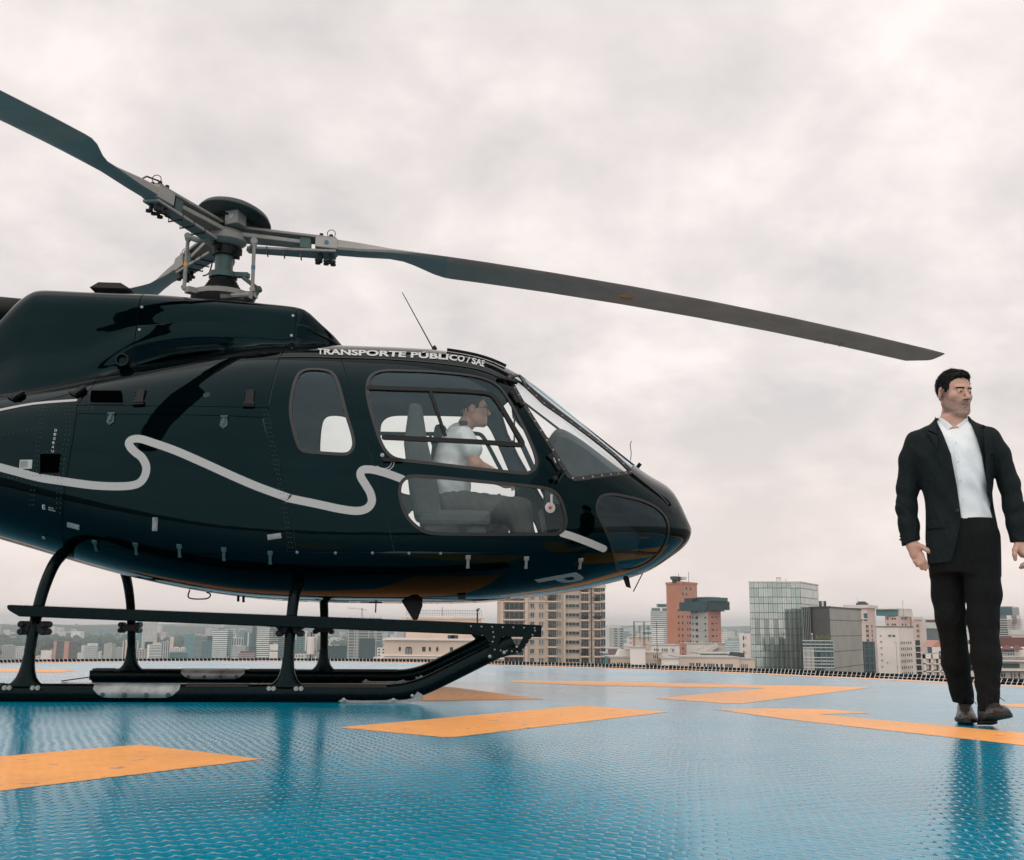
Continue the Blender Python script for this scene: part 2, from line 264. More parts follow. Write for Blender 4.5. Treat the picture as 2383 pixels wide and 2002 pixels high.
PLAN = {
 'bracket':[(1.721,0.442),(2.18,0.439),(2.171,0.422),(2.117,0.376),(2.054,0.286),(1.891,0.244),(1.856,0.248),(1.865,0.297),(1.878,0.338),(1.831,0.387),(1.764,0.418)],
 'bracket_hole':[(1.927,0.377),(2.066,0.374),(2.031,0.313),(1.924,0.318),(1.917,0.33),(1.933,0.359)],
 'board_left':[(-0.869,0.526),(-0.86,0.536),(-0.797,0.536),(-0.678,0.531),(-0.672,0.466),(-0.815,0.472)],
 'board_l':[(-0.829,0.536),(-0.823,0.472),(0.768,0.486),(0.771,0.417)],
 'board_r':[(2.171,0.439),(2.171,0.377),(1.822,0.449),(1.823,0.387)],
 'skid':[(0.793,0.038),(1.283,0.035),(1.365,0.039),(1.487,0.072),(1.61,0.124),(1.775,0.202),(1.858,0.243),(1.959,0.289)],
 'skid_rear_far':[(-0.93,-0.003),(-0.874,0.054)],
 'spring_far':[(-1.235,0.005),(-0.94,-0.003)],
 'rub':[(1.026,0.018),(1.046,0.03),(1.071,0.014),(1.283,0.015),(1.324,0.029),(1.353,0.015),(1.431,0.027),(1.459,0.063),(1.497,0.027),(1.407,0.003),(1.284,-0.004),(1.03,0.0)],
 'scuff':[(-0.351,0.086),(0.119,0.087),(0.082,0.032),(-0.304,0.036)],
 'scuff_far':[(-0.341,0.085),(0.115,0.083)],
 'fin':[(1.327,0.603),(1.451,0.651),(1.469,0.618),(1.472,0.563),(1.441,0.471),(1.413,0.47)],
 'blade_ant':[(2.843,0.767),(2.882,0.77),(2.895,0.698),(2.864,0.708)],
 'whip_low':[(2.987,0.796),(2.913,0.676)],
 'whip_roof':[(1.28,2.751),(1.515,2.359)],
 'whip_nose':[(2.905,1.717),(2.895,1.689),(2.901,1.633),(2.896,1.583)],
 'hood':[(2.338,1.749),(2.366,1.79),(2.4,1.808),(2.474,1.78),(2.61,1.692),(2.757,1.586),(2.847,1.525)],
 'pilot_head':[(1.757,1.962),(1.867,1.965),(1.875,1.776),(1.771,1.839),(1.785,1.892),(1.88,1.847)],
 'pilot_torso':[(1.611,1.759),(1.667,1.819),(1.748,1.844),(1.829,1.775),(1.876,1.683),(1.924,1.579),(1.821,1.542),(1.822,1.473),(1.638,1.516),(1.613,1.654)],
 'pilot_arm':[(1.857,1.523),(2.025,1.425)],
 'pilot_leg':[(1.7,1.218),(2.133,1.225),(2.179,1.18),(2.179,1.049),(1.698,1.31),(1.769,1.117)],
 'seat':[(1.437,1.837),(1.5,1.582),(1.551,1.307),(1.566,1.125),(1.747,1.117),(1.687,1.309),(1.614,1.585)],
 'tipb1':[(5.289,2.401)],
 'belly_t':[(1.157,0.593),(1.156,0.522)],
 'belly_loop':[(-0.079,0.649),(-0.081,0.606),(0.032,0.603),(0.058,0.629)],
 'belly_peg':[(0.24,0.623),(0.242,0.586),(0.275,0.624),(0.277,0.581)],
 'bulge':[(-1.538,2.809)],
 'exhaust':[(-1.482,2.607),(-1.364,2.58),(-1.477,2.555)],
}
GROUND_MARKS = {
 'm1':[(-1.95,3.349),(-1.68,3.679),(-1.349,4.06),(-0.81,3.659),(-1.335,2.942),(-1.526,2.639)],
 'm2':[(-0.742,4.784),(0.386,6.18),(0.438,6.168),(0.832,5.79),(0.435,5.27),(-0.216,4.417),(-0.266,4.405)],
 'm3':[(-3.291,8.141),(-0.94,8.396),(-0.4,7.935),(0.211,6.701),(-0.524,6.51),(-0.919,7.214),(-1.734,7.582),(-2.68,7.757)],
 'm4':[(0.007,9.008),(0.739,8.915),(1.724,8.625),(2.748,8.348),(1.525,6.683),(1.355,6.446),(1.244,6.481),(0.903,6.854),(1.885,8.109),(0.686,8.274),(0.005,8.719)],
 'm5':[(1.102,6.002),(1.422,6.088),(1.734,6.06),(1.89,5.798),(1.587,5.69),(2.202,4.758),(2.31,4.549),(2.048,4.042),(1.964,4.252),(1.503,5.07),(1.329,5.405)],
 'm6':[(-6.301,10.845),(-4.894,10.553),(-4.375,10.593),(-4.03,10.244),(-4.033,9.818),(-4.593,9.908),(-5.748,9.9)],
 'm7':[(2.885,6.526),(3.067,6.597),(3.582,6.523),(3.333,6.074),(2.923,6.29),(2.87,6.351)],
 'edge':[(-5.514,11.878),(-5.226,12.29),(-4.862,12.59),(-4.008,13.01),(-3.057,13.3),(-2.241,13.398),(-1.651,13.283),(-0.963,13.115),(-0.196,12.61),(0.536,12.211),(1.413,11.575),(2.381,10.78),(2.739,10.311),(3.294,9.729),(3.626,9.216),(4.044,8.676)],
}


def pchip(xs, ys):
    xs=[float(a) for a in xs]; ys=[float(a) for a in ys]; n=len(xs)
    h=[xs[i+1]-xs[i] for i in range(n-1)]; d=[(ys[i+1]-ys[i])/h[i] for i in range(n-1)]
    m=[0.0]*n
    for i in range(1,n-1):
        if d[i-1]*d[i]>0:
            w1=2*h[i]+h[i-1]; w2=h[i]+2*h[i-1]; m[i]=(w1+w2)/(w1/d[i-1]+w2/d[i])
    m[0]=((2*h[0]+h[1])*d[0]-h[0]*d[1])/(h[0]+h[1]); m[-1]=((2*h[-1]+h[-2])*d[-1]-h[-1]*d[-2])/(h[-1]+h[-2])
    def f(x):
        if x<=xs[0]: return ys[0]
        if x>=xs[-1]: return ys[-1]
        lo,hi=0,n-1
        while hi-lo>1:
            k=(lo+hi)//2
            if xs[k]<=x: lo=k
            else: hi=k
        t=(x-xs[lo])/h[lo]; t2=t*t; t3=t2*t
        return (2*t3-3*t2+1)*ys[lo]+(t3-2*t2+t)*h[lo]*m[lo]+(-2*t3+3*t2)*ys[hi]+(t3-t2)*h[lo]*m[hi]
    return f
SN=3.328
def smooth_table(f,a,b,n=240,sig=3.0):
    xs=np.linspace(a,b,n); ys=np.array([f(x) for x in xs])
    k=np.arange(-12,13); g=np.exp(-k*k/(2*sig*sig)); g/=g.sum()
    # odd reflection at the ends keeps end values
    L=2*ys[0]-ys[12:0:-1]; R=2*ys[-1]-ys[-2:-14:-1]
    ys=np.convolve(np.concatenate([L,ys,R]),g,'valid')
    st=(b-a)/(n-1)
    xs0=a
    yl=ys.tolist()
    def F(x):
        t=(x-xs0)/st
        if t<=0: return yl[0]
        if t>=n-1: return yl[-1]
        i=int(t); u=t-i
        # catmull
        p0=yl[i-1] if i>0 else 2*yl[0]-yl[1]; p1=yl[i]; p2=yl[i+1]; p3=yl[i+2] if i+2<n else 2*yl[-1]-yl[-2]
        return p1+.5*u*(p2-p0+u*(2*p0-5*p1+4*p2-p3+u*(3*(p1-p2)+p3-p0)))
    return F
class Body:
    def __init__(s,T):
        U=[math.sqrt(max(0,SN-a)) for a in T['s']]
        o=sorted(range(len(U)),key=lambda i:U[i]); us=[U[i] for i in o]
        s.f={k:smooth_table(pchip(us,[T[k][i] for i in o]),us[0],us[-1]) for k in ('zt','zb','zm','w','nt','nb')}
    def par(s,x):
        u=math.sqrt(max(0.0,SN-x)); f=s.f
        return f['zt'](u),f['zb'](u),f['zm'](u),f['w'](u),f['nt'](u),f['nb'](u)
    def P(s,x,ph):   # ph 0 top .. pi bottom, starboard positive l
        zt,zb,zm,w,nt,nb=s.par(x)
        sn,cs=math.sin(ph),math.cos(ph)
        if cs>=0: hh,n=zt-zm,nt
        else: hh,n=zm-zb,nb
        w=max(w,1e-5); hh=max(hh,1e-5)
        r=((abs(sn)/w)**n+(abs(cs)/hh)**n)**(-1.0/n)
        return (x, r*sn, zm+r*cs)     # (s, l, z)
    def phi(s,x,z):
        zt,zb,zm,w,nt,nb=s.par(x)
        d=z-zm
        hh,n=(zt-zm,nt) if d>=0 else (zm-zb,nb)
        q=min(1.0,abs(d)/max(hh,1e-5)); l=w*(1-q**n)**(1.0/n)
        return math.atan2(l,d)
    def side(s,x,z):
        return s.P(x,s.phi(x,z))
class Cowl:
    """engine and gearbox cowling, section points from the crown line out to the skirt that meets the body"""
    def __init__(s,T,body):
        xs=T['s'][::-1]
        s.f={k:smooth_table(pchip(xs,T[k][::-1]),xs[0],xs[-1],240,2.0) for k in ('zt','w','fl','zh')}
        s.body=body; s.smax=T['s'][0]
    def pts(s,x):
        zt=s.f['zt'](x); w=max(s.f['w'](x),.004); fl=s.f['fl'](x); zh=s.f['zh'](x)
        _,lh,_=s.body.P(x,s.body.phi(x,zh)); lh=lh+.002
        lh=max(lh,w+.01)
        r=min(.16,(zt-zh)*.35,w*.6)
        zmid=zh+(zt-zh)*.42
        P=[(0,zt),(w*.5,zt-.10*r),(w-r*.55,zt-.30*r),(w-.10*r,zt-.80*r),(w+.004,zt-1.7*r),(w+.012,zmid+.02),
           (w+.04*fl+.012,zh+(zmid-zh)*.62),(w+(lh-w)*.30*fl+.02,zh+(zmid-zh)*.30),(w+(lh-w)*.66,zh+(zmid-zh)*.10),(lh,zh)]
        return P
    def P(s,x,t):     # t 0..1 crown -> skirt ; negative mirrors to port
        sg=1
        if t<0: sg=-1;t=-t
        P=s.pts(x); n=len(P)-1; u=min(max(t,0),1)*n; i=min(int(u),n-1); v=u-i
        def g(k):
            if k<0: return (-P[1][0],P[1][1])
            if k>n: return (2*P[n][0]-P[n-1][0],2*P[n][1]-P[n-1][1])
            return P[k]
        a,b,c,d=g(i-1),g(i),g(i+1),g(i+2)
        o=[b[j]+.5*v*(c[j]-a[j]+v*(2*a[j]-5*b[j]+4*c[j]-d[j]+v*(3*(b[j]-c[j])+d[j]-a[j]))) for j in (0,1)]
        return (x,sg*o[0],o[1])
# ------------------------------------------------------------ rooftop pad
def pad_material(name, col, paint=False):
    m = bpy.data.materials.new(name); m.use_nodes = True; t = m.node_tree; b = t.nodes['Principled BSDF']; Ns = t.nodes; L = t.links
    tcn = Ns.new('ShaderNodeTexCoord'); mp = Ns.new('ShaderNodeMapping'); L.new(tcn.outputs['Object'], mp.inputs[0]); mp.inputs['Rotation'].default_value = (0, 0, R(-24))
    sp = Ns.new('ShaderNodeSeparateXYZ')
    # slight wobble so the moulded lattice is not perfectly even
    nw = Ns.new('ShaderNodeTexNoise'); nw.inputs['Scale'].default_value = 3.0; nw.inputs['Detail'].default_value = 2; L.new(mp.outputs[0], nw.inputs['Vector'])
    wv = Ns.new('ShaderNodeVectorMath'); wv.operation = 'MULTIPLY_ADD'; L.new(nw.outputs['Color'], wv.inputs[0]); wv.inputs[1].default_value = (.05, .05, 0); L.new(mp.outputs[0], wv.inputs[2])
    L.new(wv.outputs[0], sp.inputs[0])
    def mm(op, a, bb=None):
        n = Ns.new('ShaderNodeMath'); n.operation = op
        for i, v in enumerate((a, bb)):
            if v is None: continue
            if isinstance(v, (int, float)): n.inputs[i].default_value = v
            else: L.new(v, n.inputs[i])
        return n.outputs[0]
    kx, ky = 2 * math.pi / .034, 2 * math.pi / .052
    U = mm('ADD', mm('MULTIPLY', sp.outputs[0], kx / 2), mm('MULTIPLY', sp.outputs[1], ky / 2)); V = mm('SUBTRACT', mm('MULTIPLY', sp.outputs[0], kx / 2), mm('MULTIPLY', sp.outputs[1], ky / 2))
    h = mm('MULTIPLY', mm('SINE', U), mm('SINE', V)); h = mm('MAXIMUM', h, .0); h = mm('POWER', h, .55); h = mm('MINIMUM', h, .80)
    fine = Ns.new('ShaderNodeTexNoise'); fine.inputs['Scale'].default_value = 90; fine.inputs['Detail'].default_value = 3; L.new(tcn.outputs['Object'], fine.inputs['Vector'])
    wear = Ns.new('ShaderNodeTexNoise'); wear.inputs['Scale'].default_value = 2.3; wear.inputs['Detail'].default_value = 5; wear.inputs['Roughness'].default_value = .65; L.new(tcn.outputs['Object'], wear.inputs['Vector'])
    wr0 = Ns.new('ShaderNodeMapRange'); L.new(wear.outputs[0], wr0.inputs[0]); wr0.inputs[1].default_value = .34; wr0.inputs[2].default_value = .62; wr0.inputs[3].default_value = .45; wr0.inputs[4].default_value = 1.15; h = mm('MULTIPLY', h, wr0.outputs[0])
    hh = mm('ADD', h, mm('MULTIPLY', fine.outputs[0], .22))
    bp = Ns.new('ShaderNodeBump'); bp.inputs['Strength'].default_value = 1.0 if not paint else .6; bp.inputs['Distance'].default_value = .0017; L.new(hh, bp.inputs['Height']); L.new(bp.outputs[0], b.inputs['Normal'])
    big = Ns.new('ShaderNodeTexNoise'); big.inputs['Scale'].default_value = .55; big.inputs['Detail'].default_value = 6; big.inputs['Roughness'].default_value = .65; L.new(tcn.outputs['Object'], big.inputs['Vector'])
    mr = Ns.new('ShaderNodeMapRange'); L.new(big.outputs[0], mr.inputs[0]); mr.inputs[1].default_value = .3; mr.inputs[2].default_value = .7; mr.inputs[3].default_value = .82; mr.inputs[4].default_value = 1.15
    sm = Ns.new('ShaderNodeTexNoise'); sm.inputs['Scale'].default_value = 14; sm.inputs['Detail'].default_value = 6; sm.inputs['Roughness'].default_value = .7; L.new(tcn.outputs['Object'], sm.inputs['Vector'])
    mr3 = Ns.new('ShaderNodeMapRange'); L.new(sm.outputs[0], mr3.inputs[0]); mr3.inputs[1].default_value = .35; mr3.inputs[2].default_value = .65; mr3.inputs[3].default_value = .9; mr3.inputs[4].default_value = 1.08
    vm = Ns.new('ShaderNodeVectorMath'); vm.operation = 'SCALE'; vm.inputs[0].default_value = col; L.new(mm('MULTIPLY', mr.outputs[0], mr3.outputs[0]), vm.inputs['Scale'])
    # scuffs worn towards grey
    wr = Ns.new('ShaderNodeMapRange'); L.new(sm.outputs[0], wr.inputs[0]); wr.inputs[1].default_value = .66; wr.inputs[2].default_value = .78; wr.inputs[3].default_value = 0; wr.inputs[4].default_value = .35
    mx = Ns.new('ShaderNodeMix'); mx.data_type = 'RGBA'; L.new(wr.outputs[0], mx.inputs[0]); L.new(vm.outputs[0], mx.inputs[6]); mx.inputs[7].default_value = (.35, .36, .36, 1) if not paint else (.10, .22, .30, 1)
    if paint: wr.inputs[1].default_value = .60; wr.inputs[2].default_value = .64; wr.inputs[4].default_value = .75; sm.inputs['Scale'].default_value = 9
    # grime: rubbed tracks and dull patches
    gr = Ns.new('ShaderNodeTexNoise'); gr.inputs['Scale'].default_value = 1.1; gr.inputs['Detail'].default_value = 8; gr.inputs['Roughness'].default_value = .7; gr.inputs['Distortion'].default_value = .8; L.new(tcn.outputs['Object'], gr.inputs['Vector'])
    g2 = Ns.new('ShaderNodeMapRange'); L.new(gr.outputs[0], g2.inputs[0]); g2.inputs[1].default_value = .52; g2.inputs[2].default_value = .75; g2.inputs[3].default_value = 0; g2.inputs[4].default_value = .38
    mg = Ns.new('ShaderNodeMix'); mg.data_type = 'RGBA'; L.new(g2.outputs[0], mg.inputs[0]); L.new(mx.outputs[2], mg.inputs[6]); mg.inputs[7].default_value = (.045, .11, .15, 1) if not paint else (.55, .28, .12, 1); L.new(mg.outputs[2], b.inputs['Base Color'])
    rr = Ns.new('ShaderNodeMapRange'); L.new(big.outputs[0], rr.inputs[0]); rr.inputs[1].default_value = .35; rr.inputs[2].default_value = .65; rr.inputs[3].default_value = .08 if not paint else .34; rr.inputs[4].default_value = .19 if not paint else .48; L.new(rr.outputs[0], b.inputs['Roughness'])
    b.inputs['Specular IOR Level'].default_value = .34 if not paint else .28
    return m
M_pad = pad_material('blue_deck_paint', (.0, .255, .39)); M_mark = pad_material('orange_line_paint', (1.0, .44, .125), True)
M_conc = material('concrete', (.30, .29, .27), .85, noise=(2, .2, 6))
edge_far = catmull(GROUND_MARKS['edge'][::-1], 4)            # right to left along the far rim
rest = [(-6.3, 11.0), (-7.3, 9.6), (-8.4, 7.4), (-9.1, 4.4), (-9.3, 1.0), (-8.6, -2.4), (-6.8, -5.0), (-4.0, -6.6), (-.8, -7.0), (2.2, -6.2), (4.4, -4.0), (5.6, -1.0), (5.9, 2.2), (5.5, 5.0), (4.8, 7.2), (4.35, 8.1)]
outline = edge_far + catmull([edge_far[-1]] + rest + [edge_far[0]], 4)[1:-1]
def grow(poly, d):
    n = len(poly); o_ = []
    A = sum(poly[i][0] * poly[(i + 1) % n][1] - poly[(i + 1) % n][0] * poly[i][1] for i in range(n))
    sg = 1 if A > 0 else -1
    for i in range(n):
        a, c = poly[i - 1], poly[(i + 1) % n]; tx, ty = c[0] - a[0], c[1] - a[1]; L = math.hypot(tx, ty) or 1
        o_.append((poly[i][0] + sg * ty / L * d, poly[i][1] - sg * tx / L * d))
    return o_
outline = grow(outline, .10)
b = MB(); b.prism(outline, -.35, 0.0, lambda x, y, h: (x, y, h)); pad = tag(b.build('helipad', M_pad), 'round blue textured rooftop helipad with orange markings under the helicopter', kind='structure')
inner = grow(outline, -.05); inner2 = grow(outline, -.22)
b = MB(); n = len(inner); b.add([(x, y, .0008) for x, y in inner] + [(x, y, .0008) for x, y in inner2], [(i, (i + 1) % n, n + (i + 1) % n, n + i) for i in range(n)])
o = b.build('perimeter_line', M_mark, pad)
for k in ('m1', 'm2', 'm3', 'm4', 'm5', 'm6', 'm7'):
    P0 = GROUND_MARKS[k]; P = []; rj = random.Random(k)
    for i in range(len(P0)):
        a, c = P0[i], P0[(i + 1) % len(P0)]; dd = math.hypot(c[0] - a[0], c[1] - a[1]); nn = max(1, int(dd / .025)) if dd < 20 else 1; tx, ty = (c[0] - a[0]) / dd, (c[1] - a[1]) / dd
        for j in range(nn): q = rj.gauss(0, .0022) if j else 0; P.append((a[0] + (c[0] - a[0]) * j / nn - ty * q, a[1] + (c[1] - a[1]) * j / nn + tx * q))
    b = MB(); b.add([(x, y, .0008) for x, y in P], tri_poly(P)); o = b.build('painted_marking', M_mark, pad)
# building that carries the pad
core = grow(outline, -1.6); b = MB(); b.prism(core, -75, -.36, lambda x, y, h: (x, y, h)); tag(b.build('host_building', M_conc), 'concrete tower that carries the blue helipad on its roof', 'building')
# slatted grating round the rim: thin radial bars over a dark tray
M_net = material('tray_black', (.008, .009, .009), .9, spec=0); M_rail = material('slat_galvanised', (.50, .51, .50), .6, 0, spec=.1, noise=(6, .25, 3)); M_beam = material('rim_beam', (.02, .022, .022), .8, spec=.05)
net = empty('rim_grating', (outline[0][0], outline[0][1], -.05), 0, 'black tray with thin pale radial slats running along the helipad rim', 'grating')
nl = Vector((outline[0][0], outline[0][1], -.05))
def arc(poly):
    L = [0]; n = len(poly)
    for i in range(n): a, c = poly[i], poly[(i + 1) % n]; L.append(L[-1] + math.hypot(c[0] - a[0], c[1] - a[1]))
    return L
import bisect
def along(poly, L, s):
    s = s % L[-1]; i = min(bisect.bisect_right(L, s) - 1, len(poly) - 1); a, c = poly[i], poly[(i + 1) % len(poly)]; t = (s - L[i]) / max(1e-9, L[i + 1] - L[i])
    return a[0] + (c[0] - a[0]) * t, a[1] + (c[1] - a[1]) * t
ra = grow(outline, .03); La = arc(ra); NP = int(La[-1] / .046); CW_ = (sum(q[0] for q in outline) / len(outline), sum(q[1] for q in outline) / len(outline))
def rim(t, w_, z):
    p = along(ra, La, t * La[-1]); q = along(ra, La, t * La[-1] + .05); tx, ty = q[0] - p[0], q[1] - p[1]; L = math.hypot(tx, ty); nx, ny = ty / L, -tx / L
    if (p[0] - CW_[0]) * nx + (p[1] - CW_[1]) * ny < 0: nx, ny = -nx, -ny
    return Vector((p[0] + nx * w_, p[1] + ny * w_, z)) - nl
slat = None; rest_b = MB(); cand = []
for i in range(NP):
    a = rim(i / NP, 0, -.004); nr = rim(i / NP, 1.0, -.004) - a; wpos = a + nl; dr = Vector((wpos.x, wpos.y - .5, 0)).normalized(); c = a + dr * min(1.35, 1.05 / max(.5, dr.dot(nr))) + Vector((0, 0, .004)); inv = wpos.y > 6 and abs(wpos.x) < wpos.y * .49
    cand.append(((wpos.length if inv else 99 + wpos.length), i, a, c))
cand.sort(key=lambda q: q[0])
for k_, (_, i, a, c) in enumerate(cand):
    d = c - a
    if k_ < 300:
        if slat is None: b = MB(); b.box((.5, 0, 0), (1, .0065, .002)); slat = b.build('slat', M_rail, net); o = slat
        else: o = dup(slat, net)
        o.location = a; o.rotation_euler = d.to_track_quat('X', 'Z').to_euler(); o.scale = (d.length, 1, 1)
    else: rest_b.bar(a, c, .0065, .002)
tag(rest_b.build('slats', M_rail, net, recalc=False), kind='stuff')
b = MB(); NT = 240; ti = [rim(j / NT, -.02, -.035) for j in range(NT)]; to = [rim(j / NT, 1.10, -.035) for j in range(NT)]; tb = [v - Vector((0, 0, .12)) for v in to]; tc2 = [v - Vector((0, 0, .12)) for v in ti]
b.add(ti + to + tb + tc2, [(j + NT * k, (j + 1) % NT + NT * k, (j + 1) % NT + NT * ((k + 1) % 4), j + NT * ((k + 1) % 4)) for j in range(NT) for k in range(4)]); b.build('tray', M_net, net)
b = MB(); P = [rim(j / NT, 1.09, -.015) for j in range(NT)]; b.tube(P, .016, 6, closed=True); b.build('outer_rail', M_beam, net)
# ------------------------------------------------------------ city ground, hills, haze
M_gnd = material('city_ground', (.13, .14, .13), .9, noise=(.004, .5, 8)); M_hill = material('wooded_hill', (.035, .075, .06), .95, noise=(.006, .45, 8))
b = MB(); S_ = 12900
b.add([(-S_, -1900, -76), (S_, -1900, -76), (S_, 13900, -76), (-S_, 13900, -76)], [(0, 1, 2, 3)]); tag(b.build('ground', M_gnd), kind='structure')
def hills(seed, Y, x0, x1, base, amp, depth, mat):
    rnd = random.Random(seed); ph = [rnd.uniform(0, 6.28) for _ in range(8)]
    nx, ny = 120, 8; V = []; F = []
    for i in range(nx + 1):
        x = x0 + (x1 - x0) * i / nx
        hgt = base + amp * sum(math.sin((x / (x1 - x0)) * (3 + 4.7 * k) * 3.1 + ph[k]) / (1 + k) for k in range(8)) / 2
        hgt *= min(1, 1.0)
        for j in range(ny + 1):
            t = j / ny; V.append((x, Y + depth * (t - .5), -77 + (hgt + 77) * math.sin(math.pi * t) ** .8 if 0 < t < 1 else -77))
    for i in range(nx):
        for j in range(ny): a = i * (ny + 1) + j; F.append((a, a + ny + 1, a + ny + 2, a + 1))
    b = MB(); b.add(V, F); return tag(b.build('hills', mat, smooth=True), kind='structure')
hills(3, 9500, -7000, 9000, 12, 34, 2600, M_hill)
hills(5, 5600, -4200, 1500, -12, 16, 1500, M_hill)
M_haze = bpy.data.materials.new('haze_air'); M_haze.use_nodes = True; t = M_haze.node_tree; t.nodes.clear(); oo = t.nodes.new('ShaderNodeOutputMaterial'); pv = t.nodes.new('ShaderNodeVolumePrincipled')
pv.inputs['Color'].default_value = (.84, .93, .95, 1); pv.inputs['Density'].default_value = HAZE; pv.inputs['Anisotropy'].default_value = 0.2; t.links.new(pv.outputs[0], oo.inputs['Volume'])
b = MB(); b.box((0, 6000, 8), (26000, 16000, 172)); hzo = b.build('haze', M_haze); tag(hzo, kind='stuff')
# ------------------------------------------------------------ the city below
CM = {}
def cm(key, col, rough=.8, noise=(.08, .12, 5), **k):
    if key not in CM: CM[key] = material(key, col, rough, noise=noise, **k)
    return CM[key]
cm('cream_render', (.62, .51, .43)); cm('beige_render', (.52, .43, .35)); cm('white_render', (.74, .69, .65)); cm('grey_render', (.40, .40, .38)); cm('pale_grey', (.56, .57, .55))
cm('orange_brick', (.50, .22, .14)); cm('salmon_render', (.50, .26, .20)); cm('pink_render', (.68, .54, .49)); cm('dark_steel', (.035, .05, .055), .5); cm('dark_teal', (.015, .055, .065), .35)
cm('teal_panel', (.075, .22, .235), .5); cm('slate_glass', (.045, .11, .12), .25); cm('window_glass', (.02, .035, .04), .15, noise=(.3, .5, 2)); cm('window_pale', (.20, .23, .23), .3); cm('red_brown', (.17, .08, .07)); cm('mauve', (.22, .15, .17))
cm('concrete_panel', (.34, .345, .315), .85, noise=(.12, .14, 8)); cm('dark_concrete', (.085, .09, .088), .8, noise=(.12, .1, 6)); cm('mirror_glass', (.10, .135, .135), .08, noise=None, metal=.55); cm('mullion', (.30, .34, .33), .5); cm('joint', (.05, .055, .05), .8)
cm('grey_blue', (.13, .16, .17), .5); cm('netting', (.03, .07, .075), .9); cm('stripe_white', (.80, .81, .79)); cm('rail_iron', (.05, .055, .055), .6); cm('plant_green', (.02, .05, .03), .9); cm('roof_white', (.68, .64, .60))
HORZ = lambda Y, py: at(1191, py, Y).z

